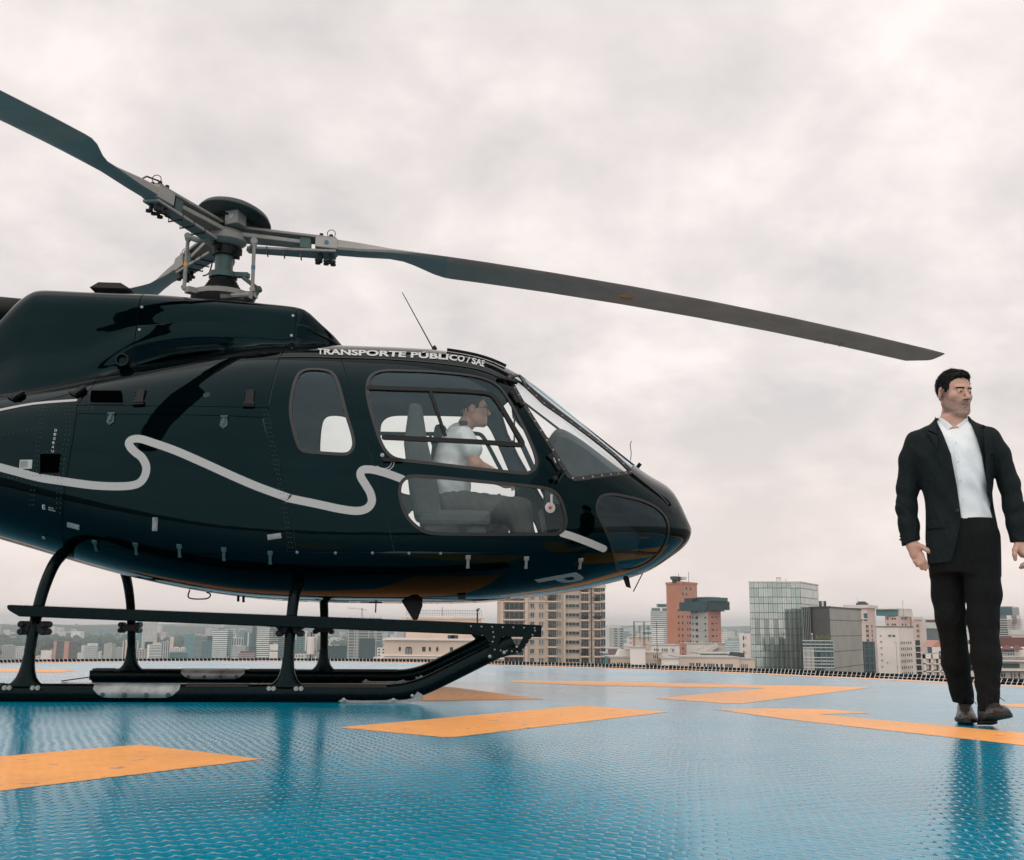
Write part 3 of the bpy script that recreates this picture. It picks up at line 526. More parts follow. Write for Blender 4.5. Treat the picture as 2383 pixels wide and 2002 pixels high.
class Tower:
    """block standing on the city ground; footprint from the two visible walls"""
    def __init__(s, name, label, x, d, ytop, mats, cat='building', zb=-76, group=None, depth=None):
        x0, xc, x1 = x; d0, dc, d1 = d
        mid = (x0 + xc) / 2
        s.zt = at(mid, ytop, dc).z
        yref = 1480
        A = at(x0, yref, d0); C = at(xc, yref, dc)
        if x1 > xc: Bp = at(x1, yref, d1); A, C, Bp = [Vector((p.x, p.y)) for p in (A, C, Bp)]
        else:
            A, C = Vector((A.x, A.y)), Vector((C.x, C.y)); nrm = ((A + C) / 2).normalized(); Bp = C + nrm * (depth or (C - A).length * .8)
        s.A, s.C, s.B = A, C, Bp; D = A + Bp - C; s.D = D
        s.root = empty(name, (C.x, C.y, zb), 0, label, cat, group); s.zb = zb; s.o = Vector((C.x, C.y, zb)); s.dist = dc
        mb = MB(); P = [A, C, Bp, D]; V = [(p.x - C.x, p.y - C.y, 0) for p in P] + [(p.x - C.x, p.y - C.y, s.zt - zb) for p in P]
        F = [(0, 1, 5, 4), (1, 2, 6, 5), (2, 3, 7, 6), (3, 0, 4, 7), (4, 5, 6, 7)]
        mb.add(V, F); mb.mi = [0, 1, 0, 0, 0] if len(mats) > 1 else [0] * 5
        mb.build('wall', [CM[m] for m in mats], s.root)
        s.W = {'f': (C - A).length, 's': (Bp - C).length}
        s.stuff = {}
    def face(s, f): # origin (left end), unit along, outward
        a, c = (s.A, s.C) if f == 'f' else (s.C, s.B)
        u = (c - a).normalized(); n = Vector((u.y, -u.x)); return a, u, n
    def add(s, mb, f, u0, u1, z0, z1, out=.12, thick=.3, mi=0):
        """box on a wall; u in metres from the left end, z absolute; out = how proud"""
        a, u, n = s.face(f); V = []
        for zz in (z0, z1):
            for uu, dd in ((u0, out), (u1, out), (u1, out - thick), (u0, out - thick)):
                p = a + u * uu + n * dd; V.append((p.x - s.o.x, p.y - s.o.y, zz - s.o.z))
        mb.add(V, [(3, 2, 1, 0), (4, 5, 6, 7), (0, 1, 5, 4), (1, 2, 6, 5), (2, 3, 7, 6), (3, 0, 4, 7)], mi)
    def part(s, name, mat, boxes, kind=None, parent=None):
        mb = MB()
        for bx in boxes: s.add(mb, *bx)
        o = mb.build(name, CM[mat] if isinstance(mat, str) else mat, parent or s.root, recalc=False)
        if kind: tag(o, kind=kind)
        return o
    def zlow(s): return at(1191, 1575, s.dist).z
    def windows(s, f, us, zs, w, h, mat='window_glass', name='window', each=True, frame=None, sill=None, out=.10):
        """windows at the centres us x zs, each a part sharing one mesh"""
        a, u, n = s.face(f); proto = None; ang = math.atan2(u.y, u.x)
        if not each:
            return s.part(name + 's', mat, [(f, uu - w / 2, uu + w / 2, z - h / 2, z + h / 2, out) for uu in us for z in zs], kind='stuff')
        for z in zs:
            for uu in us:
                p = a + u * uu + n * out
                loc = (p.x - s.o.x, p.y - s.o.y, z - s.o.z)
                if proto is None:
                    mb = MB(); mb.box((0, -0.0, 0), (w, .3, h)); proto = mb.build(name, CM[mat], s.root, recalc=False)
                    if frame: 
                        mb = MB(); t = .09
                        mb.box((0, -.17, h / 2), (w + .1, .08, t)).box((0, -.17, -h / 2), (w + .3, .12, t)).box((-w / 2, -.17, 0), (t, .08, h)).box((w / 2, -.17, 0), (t, .08, h)).box((0, -.17, 0), (t * .8, .07, h))
                        fr = mb.build('frame', CM[frame], proto, recalc=False)
                    o = proto
                else:
                    o = dup(proto, s.root)
                    if frame: c = dup(fr, o)
                o.location = loc; o.rotation_euler = (0, 0, ang)
    def bands(s, f, pitch, frac, mat, z_top=None, u0=0, u1=None, name='window_band', out=.15):
        u1 = u1 if u1 is not None else s.W[f]; z = (z_top if z_top is not None else s.zt) - pitch * .5; B_ = []
        while z > s.zlow() - pitch * 2: B_.append((f, u0, u1, z - pitch * frac / 2, z + pitch * frac / 2, out)); z -= pitch
        return s.part(name + 's', mat, B_, kind='stuff')
    def grid(s, f, pu, pz, fw, fh, mat, z_top=None, u0=0, u1=None, each=False, z_bot=None, frame=None, jitter=0):
        u1 = u1 if u1 is not None else s.W[f]; n = max(1, int((u1 - u0) / pu)); pu = (u1 - u0) / n
        us = [u0 + pu * (i + .5) for i in range(n)]; z = (z_top if z_top is not None else s.zt) - pz * .6; zs = []
        while z > (z_bot if z_bot is not None else s.zlow() - pz * 2): zs.append(z); z -= pz
        s.windows(f, us, zs, pu * fw, pz * fh, mat, each=each, frame=frame)
    def fins(s, f, pu, frac, mat, z0=None, z1=None, u0=0, u1=None, name='fins', each=False, out=.3):
        u1 = u1 if u1 is not None else s.W[f]; n = max(1, int((u1 - u0) / pu)); pu = (u1 - u0) / n; z0 = z0 if z0 is not None else s.zlow() - 15; z1 = z1 if z1 is not None else s.zt
        B_ = [(f, u0 + pu * (i + .5 - frac / 2), u0 + pu * (i + .5 + frac / 2), z0, z1, out) for i in range(n)]
        if each:
            for q in B_: s.part(name, mat, [q])
        else: s.part(name, mat, B_, kind='stuff')
    def roofbox(s, fr, yh, mat, name='roof_block'):
        """fr = fractions along front (a,b); height in px"""
        h = yh / FPX * s.dist; a, u, n = s.face('f'); mb = MB(); V = []
        for zz in (s.zt + .01, s.zt + h):
            for t_, dd in ((fr[0], -.5), (fr[1], -.5), (fr[1], -.5 - s.W['s'] * .6), (fr[0], -.5 - s.W['s'] * .6)):
                p = a + u * (t_ * s.W['f']) + n * dd; V.append((p.x - s.o.x, p.y - s.o.y, zz - s.o.z))
        mb.add(V, [(3, 2, 1, 0), (4, 5, 6, 7), (0, 1, 5, 4), (1, 2, 6, 5), (2, 3, 7, 6), (3, 0, 4, 7)])
        return mb.build(name, CM[mat], s.root)
    def mast(s, fr, yh, r=.12, name='mast'):
        h = yh / FPX * s.dist; a, u, n = s.face('f'); p = a + u * (fr * s.W['f']) - n * 2; mb = MB(); z = s.zt - s.o.z
        mb.tube([(p.x - s.o.x, p.y - s.o.y, z), (p.x - s.o.x, p.y - s.o.y, z + h)], r, 6); return mb.build(name, CM['dark_steel'], s.root)
    def m(s, px_): return px_ / FPX * s.dist    # photo pixels to metres at this distance

def H(x): return x / 4.2
def HY(y): return 1400 + y / 4.2
def K(x): return 450 + x / 4.2
def simple(name, label, x0, x1, yt, d, wall, style=None, args=(), cat='building', corner=None, side=None, group=None, roof=None):
    if corner is None: T_ = Tower(name, label, (x0, x1, x1), (d, d, d), yt, [wall], cat, group=group)
    else: T_ = Tower(name, label, (x0, corner, x1), (d * 1.01, d, d * 1.03), yt, [wall, side or wall], cat, group=group)
    if style:
        for st in (style if isinstance(style, list) else [(style,) + tuple(args)]):
            getattr(T_, st[0])(*st[1:-1] if isinstance(st[-1], dict) else st[1:], **(st[-1] if isinstance(st[-1], dict) else {}))
    if roof: T_.roofbox(*roof)
    return T_
FAR = [
 ('office_tower', 'dark grey office tower with pale left edge at the far left of the skyline', H(0), H(165), HY(352), 1900, 'grey_blue', [('grid', 'f', 5, 3.6, .8, .5, 'dark_steel')], ((.1, .62), 4, 'dark_steel')),
 ('office_block', 'grey gridded office block standing before the dark tower at the left edge', H(18), H(160), HY(432), 1500, 'grey_render', [('grid', 'f', 4, 3.3, .7, .55, 'slate_glass')], None),
 ('office_block', 'pale grey block with rows of windows just left of the rear near skid leg', H(158), H(256), HY(442), 1500, 'pale_grey', [('grid', 'f', 4, 3.3, .5, .5, 'slate_glass')], None),
 ('office_tower', 'slim hazy blue tower seen behind the rear near skid leg', H(214), H(290), HY(290), 2900, 'teal_panel', [('bands', 'f', 6, .3, 'grey_blue')], None),
 ('low_building', 'low white building with windows on its right half beside the pink striped block', H(414), H(520), HY(480), 1250, 'white_render', [('grid', 'f', 3.6, 3.3, .6, .5, 'window_glass', {'u0': 30})], None),
 ('office_block', 'squat dark grey block under the trees left of the pink striped block', H(350), H(412), HY(540), 1250, 'pale_grey', [('grid', 'f', 4, 3.3, .5, .5, 'window_glass')], None),
 ('low_building', 'tiny white block between the pink striped block and the pale office block', H(764), H(806), HY(503), 1250, 'white_render', [('grid', 'f', 3.6, 3.3, .6, .4, 'window_pale')], None),
 ('office_block', 'pale stone office block with dark top window row and rooftop plant', H(804), H(966), HY(432), 1350, 'pale_grey', [('grid', 'f', 3.0, 3.4, .55, .5, 'slate_glass', {'u0': 6})], ((.35, .8), 5, 'white_render')),
 ('low_building', 'narrow white building beside the pale stone office block', H(972), H(1006), HY(492), 1300, 'stripe_white', [('grid', 'f', 3, 3.3, .5, .5, 'slate_glass')], None),
 ('apartment_tower', 'apartment tower with blank peach left edge and dotted grey windows', H(1024), H(1140), HY(414), 1350, 'grey_render', [('grid', 'f', 3.2, 3.2, .6, .5, 'window_glass', {'u0': 16})], None),
 ('apartment_block', 'short grey block with horizontal stripes right of the peach edged tower', H(1140), H(1206), HY(452), 1450, 'pale_grey', [('bands', 'f', 3.3, .5, 'slate_glass')], None),
 ('apartment_tower', 'pinkish tower with vertical dark fins behind the far rear skid leg', H(1205), H(1358), HY(388), 1150, 'pink_render', [('fins', 'f', 6, .4, 'slate_glass', {'out': .15})], None),
 ('office_block', 'grey block dotted with small windows at the foot of the tall punched tower', H(1346), H(1452), HY(466), 1000, 'grey_render', [('grid', 'f', 3.4, 3.2, .45, .5, 'window_glass')], None),
 ('office_block', 'white office block with dark horizontal bands and small pink top storey', H(1448), H(1586), HY(424), 1080, 'stripe_white', [('bands', 'f', 3.8, .5, 'slate_glass', {'u0': 3})], ((.35, .8), 5, 'pink_render')),
 ('apartment_tower', 'grey ribbed apartment tower right of the white banded office block', H(1584), H(1668), HY(394), 1250, 'pale_grey', [('fins', 'f', 3.4, .45, 'slate_glass', {'out': .15})], None),
 ('apartment_tower', 'very slim pink tower rising over the low teal block', H(1664), H(1701), HY(346), 1600, 'pink_render', None, None),
 ('office_block', 'white stepped block behind the low dark teal block', H(1672), H(1822), HY(455), 1300, 'white_render', [('fins', 'f', 3.4, .4, 'window_pale', {'out': .15})], None),
 ('low_building', 'low dark teal glass block with pale roof edge', H(1668), H(1846), HY(496), 1150, 'teal_panel', [('bands', 'f', 4, .4, 'dark_teal')], None),
 ('office_tower', 'plain blank teal tower slab left of the dark glass tower', H(1804), H(1906), HY(316), 1500, 'teal_panel', None, None),
 ('office_tower', 'dark glass tower with pale floor lines right of the teal slab', H(1904), H(1986), HY(338), 1450, 'slate_glass', [('bands', 'f', 4, .16, 'pale_grey')], None),
 ('office_tower', 'blue grey office tower with fine vertical lines left of the white banded tower', K(88), K(192), HY(384), 1300, 'teal_panel', [('fins', 'f', 3, .4, 'slate_glass', {'out': .15})], ((.5, .95), 11, 'dark_teal')),
 ('office_tower', 'curved white tower with many dark floor bands under the step board', K(188), K(334), HY(276), 1200, 'stripe_white', [('bands', 'f', 5.4, .46, 'slate_glass', {'u1': 36})], ((.35, .7), 3, 'grey_blue')),
 ('office_block', 'grey office block with dark vertical ribs and pale roof frame', K(354), K(492), HY(360), 1350, 'pale_grey', [('fins', 'f', 4.2, .6, 'slate_glass', {'out': .15})], None),
 ('office_block', 'teal and white banded block in front of the ribbed grey block', K(384), K(520), HY(436), 1100, 'stripe_white', [('bands', 'f', 5, .55, 'dark_teal', {'u1': 40})], None),
 ('office_tower', 'hazy flat topped teal tower behind the ribbed office block', K(450), K(576), HY(282), 2300, 'teal_panel', [('fins', 'f', 6, .2, 'grey_blue', {'out': .15})], None),
 ('office_tower', 'dark glass tower speckled with panes left of the tall white banded tower', K(574), K(640), HY(244), 1250, 'dark_teal', [('grid', 'f', 3.5, 3.6, .5, .4, 'teal_panel')], None),
 ('office_tower', 'narrow dark slab tower beside the speckled glass tower', K(500), K(575), HY(304), 1500, 'slate_glass', [('fins', 'f', 9, .2, 'pale_grey', {'out': .15})], None),
 ('low_building', 'mauve roofed low block at the foot of the dark slab tower', K(448), K(606), HY(502), 980, 'mauve', [('bands', 'f', 4, .3, 'grey_render')], ((.1, .7), 3, 'red_brown')),
 ('apartment_tower', 'tallest white banded apartment tower left of the near front skid leg', K(618), K(744), HY(240), 1100, 'stripe_white', [('bands', 'f', 5.2, .5, 'slate_glass', {'u1': 42}), ('bands', 'f', 5.2, .4, 'window_glass', {'u0': 45})], None),
 ('office_tower', 'faint hazy tower far behind the near front skid leg', K(776), K(862), HY(262), 3200, 'grey_blue', None, None),
 ('apartment_block', 'grey block with two short dark stripes beside the tallest banded tower', K(744), K(832), HY(348), 1400, 'pale_grey', [('bands', 'f', 5, .4, 'slate_glass')], None),
 ('low_building', 'plain white three storey block with thin dark joints', K(750), K(832), HY(420), 900, 'white_render', [('bands', 'f', 17, .08, 'joint')], None),
 ('office_block', 'teal glass block right of the plain white block', K(828), K(924), HY(402), 1200, 'teal_panel', [('grid', 'f', 5, 4.5, .6, .3, 'grey_blue')], None),
 ('apartment_tower', 'grey teal balcony tower between the near and far front skid legs', K(1008), K(1118), HY(326), 1200, 'teal_panel', [('grid', 'f', 6, 3.6, .7, .5, 'dark_teal', {'u1': 26}), ('bands', 'f', 3.6, .35, 'pale_grey', {'u0': 26})], None),
 ('low_building', 'pale block at the rim line between the front skid legs', K(1000), K(1120), HY(516), 900, 'pale_grey', [('grid', 'f', 4, 4, .4, .6, 'slate_glass')], None),
 ('apartment_block', 'hazy white apartment block right of the far front skid leg', K(1290), K(1372), HY(372), 2000, 'white_render', [('grid', 'f', 6, 4, .6, .5, 'slate_glass')], None),
 ('apartment_block', 'hazy grey apartment block beside the netted building', K(1368), K(1510), HY(378), 2300, 'pale_grey', [('grid', 'f', 8, 5, .6, .5, 'slate_glass')], None),
 ('office_block', 'dark building wrapped in green netting left of the unfinished tower', K(1284), K(1506), HY(432), 820, 'netting', None, None),
 ('apartment_block', 'white gridded block between the unfinished tower and the cream building', K(1800), K(1880), HY(452), 700, 'white_render', [('grid', 'f', 3.4, 3, .5, .5, 'dark_steel')], None),
 ('office_block', 'teal banded block behind the roof of the cream building', K(1850), K(1902), HY(300), 1400, 'teal_panel', [('bands', 'f', 5, .4, 'stripe_white')], None),
 ('low_building', 'small pink and white block with rows of windows right of the orange tower', 1350 + 1534 / 4.667, 1350 + 1612 / 4.667, 1320 + 706 / 4.667, 1300, 'white_render', [('grid', 'f', 4, 3.8, .6, .4, 'window_pale')], None),
 ('office_block', 'teal banded office block left of the white slab beside the glass tower', 1350 + 1574 / 4.667, 1350 + 1735 / 4.667, 1320 + 796 / 4.667, 1000, 'teal_panel', [('bands', 'f', 4, .4, 'stripe_white')], None),
]
for (nm, lb, x0, x1, yt, d, wl, st, rf) in FAR:
    if d < 2600: d *= 1.6; st = [((q[0], q[1], q[2] * .62) + q[3:] if q[0] == 'bands' and q[2] < 10 else q) for q in st] if st else st
    T_ = simple(nm, lb, x0, x1, yt, d, wl, st, roof=rf); rr = random.Random(lb)
    for q in range(rr.choice((1, 2, 2, 3))): a_ = rr.uniform(.05, .75); T_.roofbox((a_, a_ + rr.uniform(.06, .2)), rr.uniform(1.0, 2.6), rr.choice(('pale_grey', 'grey_render', 'white_render')), 'roof_plant')
    if rr.random() < .5: T_.mast(rr.uniform(.2, .8), rr.uniform(5, 10), .25)
# pink striped twin block
T_ = Tower('office_block', 'dark brown block with two salmon vertical stripes among the trees', (H(534), H(770), H(770)), (2000,) * 3, HY(391), ['dark_concrete'], group=None)
k = T_.W['f'] / (770 - 534)
for a_, c_ in ((0, 28), (104, 150)): T_.part('stripe', 'salmon_render', [('f', a_ * k, c_ * k, T_.zb, T_.zt + .5, 1.2, 2)])
T_.part('floor_lines', 'grey_blue', [('f', 34 * k, 100 * k, T_.zt - 6 - i * 9, T_.zt - 5 - i * 9, .2) for i in range(5)] + [('f', 156 * k, 232 * k, T_.zt - 9 - i * 9, T_.zt - 8 - i * 9, .2) for i in range(5)], kind='stuff')
# tall punched tower
T_ = Tower('office_tower', 'tall white tower punched with small square windows and blank teal side wall', (H(1335), H(1536), H(1536)), (1900,) * 3, HY(190), ['pale_grey'])
k = T_.W['f'] / (1536 - 1335); T_.part('side_panel', 'teal_panel', [('f', 0, 52 * k, T_.zb, T_.zt, .6, 1.5)])
T_.grid('f', 2.15, 2.2, .42, .42, 'dark_steel', u0=62 * k)
simple('low_building', 'dark teal L shaped block in front of the tall punched tower', H(1420), H(1500), HY(394), 1800, 'dark_teal')
# unfinished tower
T_ = Tower('unfinished_tower', 'unfinished concrete tower with open floors and dark netting', (K(1508), K(1836), K(1836)), (1450,) * 3, HY(158), ['grey_blue'])
T_.part('floor_slab', 'pale_grey', [('f', 0, T_.W['f'] * (1 if i < 9 else .55), T_.zt - 3.7 * i - 1.0, T_.zt - 3.7 * i - .2, 1.6, 1.6) for i in range(26)], kind='stuff')
T_.part('column', 'pale_grey', [('f', u, u + .8, T_.zb, T_.zt, 1.2, 1.2) for u in [T_.W['f'] * q for q in (.02, .2, .26, .3, .62, .8, .84)]], kind='stuff')
T_.part('safety_netting', 'netting', [('f', T_.W['f'] * .36, T_.W['f'] * .82, T_.zb, T_.zt - T_.m(46), 2.2, .4)])
T_.part('rooftop_steel', 'dark_steel', [('f', T_.W['f'] * q, T_.W['f'] * q + .3, T_.zt, T_.zt + 1.5 + (i % 3), -1) for i, q in enumerate([.03, .1, .2, .3, .38, .47, .55, .66, .74, .85, .95])], kind='stuff')
# tower crane on the hidden roof behind
cr = at(842, 1440, 1500); crn = empty('tower_crane', (cr.x, cr.y, -76), 0, 'slim tower crane with long jib above the unfinished tower', 'crane'); zj = at(842, 1419, 1500).z + 76
b = MB(); [b.bar((x, y, 40), (x, y, zj + 2), .4, .4) for x in (-.8, .8) for y in (-.6, .6)]; [b.bar((-.6, -.6, z), (.6, -.6, z + 1.5), .15, .15) for z in np.arange(40, zj, 1.5)]; b.build('mast', cm('crane_grey', (.25, .25, .24)), crn)
b = MB(); L1, L2 = 19.5, 6.5
for y in (-.4, .4): b.bar((-L1, y, zj + 1.8), (L2, y, zj - .3), .35, .35)
b.bar((-L1, 0, zj + 2.6), (0, 0, zj + 1.4), .3, .3); [b.bar((-L1 + i * .8, -.4, zj + 1.1 - i * .09), (-L1 + i * .8 + .4, 0, zj + 1.9 - i * .09), .1, .1) for i in range(12)]
b.build('jib', CM['crane_grey'], crn); b = MB(); b.bar((0, 0, zj), (0, 0, zj + 2.2), .5, .5); b.box((L2 - .6, 0, zj - .8), (1.2, 1.1, 1.2)); b.build('counterweight', CM['crane_grey'], crn)
# cream building with arched window
def M_(x): return 850 + x / 3.5
def MY(y): return 1350 + y / 3.5
T_ = Tower('cream_building', 'low cream building with oval and arched windows seen behind the skid tips', (M_(158), M_(1120), M_(1120)), (215,) * 3, MY(480), ['cream_render'])
kx = T_.m(1 / 3.5)
u_ = lambda x: (x - 158) * kx
z_ = lambda y: at(1000, MY(y), T_.dist).z
T_.part('cornice', 'white_render', [('f', -.3, T_.W['f'] + .3, z_(492), z_(477), .55, .8)])
T_.part('ledge', 'white_render', [('f', -.5, T_.W['f'] + .3, z_(622), z_(612), .5, .8), ('f', -2.0, T_.W['f'] + .3, z_(640), z_(630), .9, 1.2)])
for x0, x1, y0, y1 in ((460, 487, 550, 583), (682, 706, 552, 587), (755, 790, 556, 590)):
    w_ = T_.part('window', 'window_glass', [('f', u_(x0), u_(x1), z_(y1), z_(y0), .05, .2)]); T_.part('frame', 'dark_steel', [('f', u_(x0) - .05, u_(x1) + .05, z_(y0) - .02, z_(y0) + .12, .12, .2), ('f', (u_(x0) + u_(x1)) / 2 - .04, (u_(x0) + u_(x1)) / 2 + .04, z_(y1), z_(y0), .1, .1)], parent=w_)
for xc in (282, 522, 581):
    a_, uu, nn = T_.face('f'); p = a_ + uu * u_(xc) + nn * .02; mb = MB(); mb.lathe([(0, -.06), (1, -.06), (1, .06), (.85, .1), (0, .02)], n=18, axis='Y'); ang = math.atan2(uu.y, uu.x)
    o = mb.build('oval_window', CM['window_glass'], T_.root); o.location = (p.x - T_.o.x, p.y - T_.o.y, z_(563) - T_.o.z); o.scale = (9 * kx, 1, 19 * kx); o.rotation_euler = (0, 0, ang)
w_ = T_.part('arched_window', 'window_pale', [('f', u_(327), u_(379), z_(605), z_(556), .05, .2)]); T_.part('frame', 'dark_steel', [('f', u_(327 + q), u_(330 + q), z_(605), z_(556), .12, .2) for q in (0, 24, 49)] + [('f', u_(332), u_(374), z_(556), z_(546), .12, .2)], parent=w_)
T_.part('vent', 'dark_steel', [('f', u_(u) , u_(u) + 1.3, z_(478), z_(448), -.8, 1.2) for u in (660, 690)])
T2 = Tower('cream_building', 'upper storey of the cream building with cornice and roof railing below the belly', (M_(330), M_(945), M_(945)), (232,) * 3, MY(300), ['cream_render'])
kx2 = T2.m(1 / 3.5); zz_ = lambda y: at(1000, MY(y), T2.dist).z
T2.part('cornice', 'white_render', [('f', -1.6, T2.W['f'] + .8, zz_(306), zz_(296), .7, 1.0), ('f', -1.0, T2.W['f'] + .5, zz_(318), zz_(307), .4, .7)])
rp = []
for i in range(44): u = i * T2.W['f'] / 43; rp.append(('f', u - .03, u + .03, zz_(296), zz_(246), -.2, .06))
T2.part('railing', 'window_pale', rp + [('f', 0, T2.W['f'], zz_(248), zz_(245), -.2, .08), ('f', 0, T2.W['f'], zz_(272), zz_(270), -.2, .06)])
T2.mast(.47, 22, .06)
bp_ = at(850 + 913 / 3.5, MY(345), 60); pole = empty('lamp_pole', (bp_.x, bp_.y, -20), 0, 'thin black pole with a bird on top in front of the cream building', 'pole')
b = MB(); zt_ = at(1111, MY(262), 60).z + 20; b.tube([(0, 0, 0), (0, 0, zt_)], .045, 8); b.build('pole_shaft', CM['dark_steel'], pole)
b = MB(); b.lathe([(0, .16), (.05, .12), (.08, .05), (.07, 0), (.0, -.04)], c=(.0, 0, zt_ + .05), n=8); b.tube([(.0, 0, zt_ + .14), (.14, 0, zt_ + .2)], [.05, .03], 6); o = b.build('bird_perched', CM['dark_steel']); o.location = pole.location; tag(o, 'small dark bird perched on the thin black pole', 'bird')
# telecom mast with white drums between the front skid legs
tp = at(K(1152), 1480, 95); tm = empty('telecom_mast', (tp.x, tp.y, -40), 0, 'telecom mast with white equipment drums between the front skid legs', 'antenna mast')
b = MB(); zt_ = at(724, HY(300), 95).z + 40; b.tube([(0, 0, 0), (0, 0, zt_)], .06, 8); b.bar((-.5, 0, zt_ - 1.2), (.5, 0, zt_ - 1.2), .05, .05); b.bar((-.5, 0, zt_ - 3.6), (.6, 0, zt_ - 3.6), .05, .05); b.build('mast_pole', CM['dark_steel'], tm)
b = MB(); zm_ = at(724, HY(432), 95).z + 40; b.lathe([(.0, .75), (.30, .75), (.34, .7), (.34, -.7), (.3, -.75), (0, -.75)], c=(.02, -.1, zm_), n=14); b.build('equipment_drum', CM['roof_white'], tm)
for dx in (-.42, .45): b = MB(); b.box((dx, -.1, zm_ + .3), (.16, .14, 1.5)); b.box((dx, -.1, zm_ - 1.3), (.18, .12, .8)); b.build('panel_antenna', CM['pale_grey'], tm)
b = MB(); [b.tube(catmull([(x, -.1, zm_ + 1.2), (x * 1.6, -.2, zm_), (x, -.1, zm_ - 1.6)], 5), .02, 5) for x in (-.2, .15, .3)]; b.build('cable', CM['dark_steel'], tm)

# beige apartment tower
DB = 360
T_ = Tower('apartment_tower', 'tall beige apartment tower with stacked balconies right behind the skid tips', (M_(1072), M_(1945), M_(1945)), (DB,) * 3, MY(48), ['beige_render'])
kx = T_.m(1 / 3.5); u_ = lambda x: (x - 1072) * kx
zf = [at(1250, MY(322 - 74 * i), DB).z for i in range(4, -6, -1)]      # slab levels, top to bottom
fh = zf[0] - zf[1]
def balcony(T_, x0, x1, zs, mat='window_glass', rail='rail_iron', deep=1.0, lab='balcony'):
    proto = None
    a_, uu, nn = T_.face('f'); ang = math.atan2(uu.y, uu.x); w_ = (x1 - x0) * kx
    for z in zs:
        p = a_ + uu * (u_((x0 + x1) / 2)) ; loc = (p.x - T_.o.x, p.y - T_.o.y, z - T_.o.z)
        if proto is None:
            mb = MB(); mb.box((0, -deep / 2, -.12), (w_ + .3, deep + .1, .45)); proto = mb.build(lab, CM['cream_render'], T_.root, recalc=False)
            mb = MB(); mb.box((0, .02, 1.25), (w_ * .92, .2, 2.1)); d1 = mb.build('door_glass', CM[mat], proto, recalc=False)
            mb = MB(); nb = max(4, int(w_ / .33)); [mb.box((-w_ / 2 + w_ * i / nb, -deep, .62), (.05, .05, 1.0)) for i in range(nb + 1)]; mb.box((0, -deep, 1.15), (w_ + .06, .08, .08)); mb.box((-w_ / 2, -deep / 2, 1.15), (.06, deep, .07)); mb.box((w_ / 2, -deep / 2, 1.15), (.06, deep, .07)); d2 = mb.build('railing', CM[rail], proto, recalc=False)
            mb = MB(); [mb.box((-w_ * .46 + w_ * .92 * i / 4, -.12, 1.25), (.07, .08, 2.1)) for i in range(5)]; d3 = mb.build('mullions', CM['pale_grey'], proto, recalc=False); o = proto
        else:
            o = dup(proto, T_.root); [dup(c, o) for c in (d1, d2, d3)]
        o.location = loc; o.rotation_euler = (0, 0, ang)
balcony(T_, 1128, 1292, zf); balcony(T_, 1480, 1548, [z + fh * .02 for z in zf], deep=1.4); balcony(T_, 1745, 1808, [z for z in zf], deep=1.3); balcony(T_, 1852, 1902, zf, deep=.8)
zc = [z + fh * .52 for z in zf]
T_.windows('f', [u_(1354)], zc, 1.3, 1.5, frame='pale_grey'); T_.windows('f', [u_(1419), u_(1434)], zc, .8, 1.5, frame='pale_grey'); T_.windows('f', [u_(1558), u_(1573)], zc, .8, 1.6, frame='pale_grey')
T_.windows('f', [u_(1645), u_(1704)], zc, 2.4, 1.2, frame='pale_grey'); T_.windows('f', [u_(1922)], zc, 1.5, 2.3, frame='pale_grey')
T_.part('pilaster', 'cream_render', [('f', u_(a_), u_(c_), T_.zb, T_.zt, .5, .8) for a_, c_ in ((1098, 1124), (1296, 1318))])
T_.part('pilaster', 'beige_render', [('f', u_(1604), u_(1622), T_.zb, T_.zt, .8, 1.0)]); T_.part('notch_shade_strip', 'dark_concrete', [('f', u_(1824), u_(1834), T_.zb, T_.zt, .1, .3)])  # dark strip on the wall colours in the shade of a notch
T_.part('floor_ledge', 'cream_render', [('f', 0, u_(1600), z - .25, z + .05, .28, .5) for z in zf[2::4]] + [('f', u_(1846), T_.W['f'] + .5, z - .3, z + .15, .6, .9) for z in zf], kind='stuff')
T_.part('roof_cornice', 'cream_render', [('f', -.6, T_.W['f'] + .7, T_.zt - .6, T_.zt + .3, .7, 1.2)])
for x, z in ((1770, zf[4]), (1505, zf[2]), (1875, zf[4]), (1775, zf[8]), (1870, zf[2]), (1770, zf[1])):
    a_, uu, nn = T_.face('f'); p = a_ + uu * u_(x) + nn * .7; rnd = random.Random(x + int(z)); mb = MB()
    for i in range(160):
        c = Vector((rnd.gauss(0, .8), rnd.gauss(0, .3), abs(rnd.gauss(.9, .5)))); r_ = rnd.uniform(.12, .3); q = [c + Vector((rnd.uniform(-r_, r_), rnd.uniform(-r_, r_), rnd.uniform(-r_, r_))) for _ in range(3)]; mb.add(q, [(0, 1, 2)])
    o = empty('balcony_plant', (p.x, p.y, z + .1)); tag(mb.build('foliage', CM['plant_green'], o, recalc=False), kind='stuff')
    tag(o, {1770: 'large dark green plant on a middle right balcony of the beige tower', 1505: 'leafy plant on an upper middle balcony of the beige tower', 1875: 'dark plants inside the glazed right bay of the beige tower', 1775: 'bushy plant on the lowest visible right balcony of the beige tower', 1870: 'small plants in the upper right bay of the beige tower'}[x] if not (x == 1770 and z == zf[1]) else 'plants along the upper right balcony of the beige tower', 'plant', 'plants on the beige tower balconies')
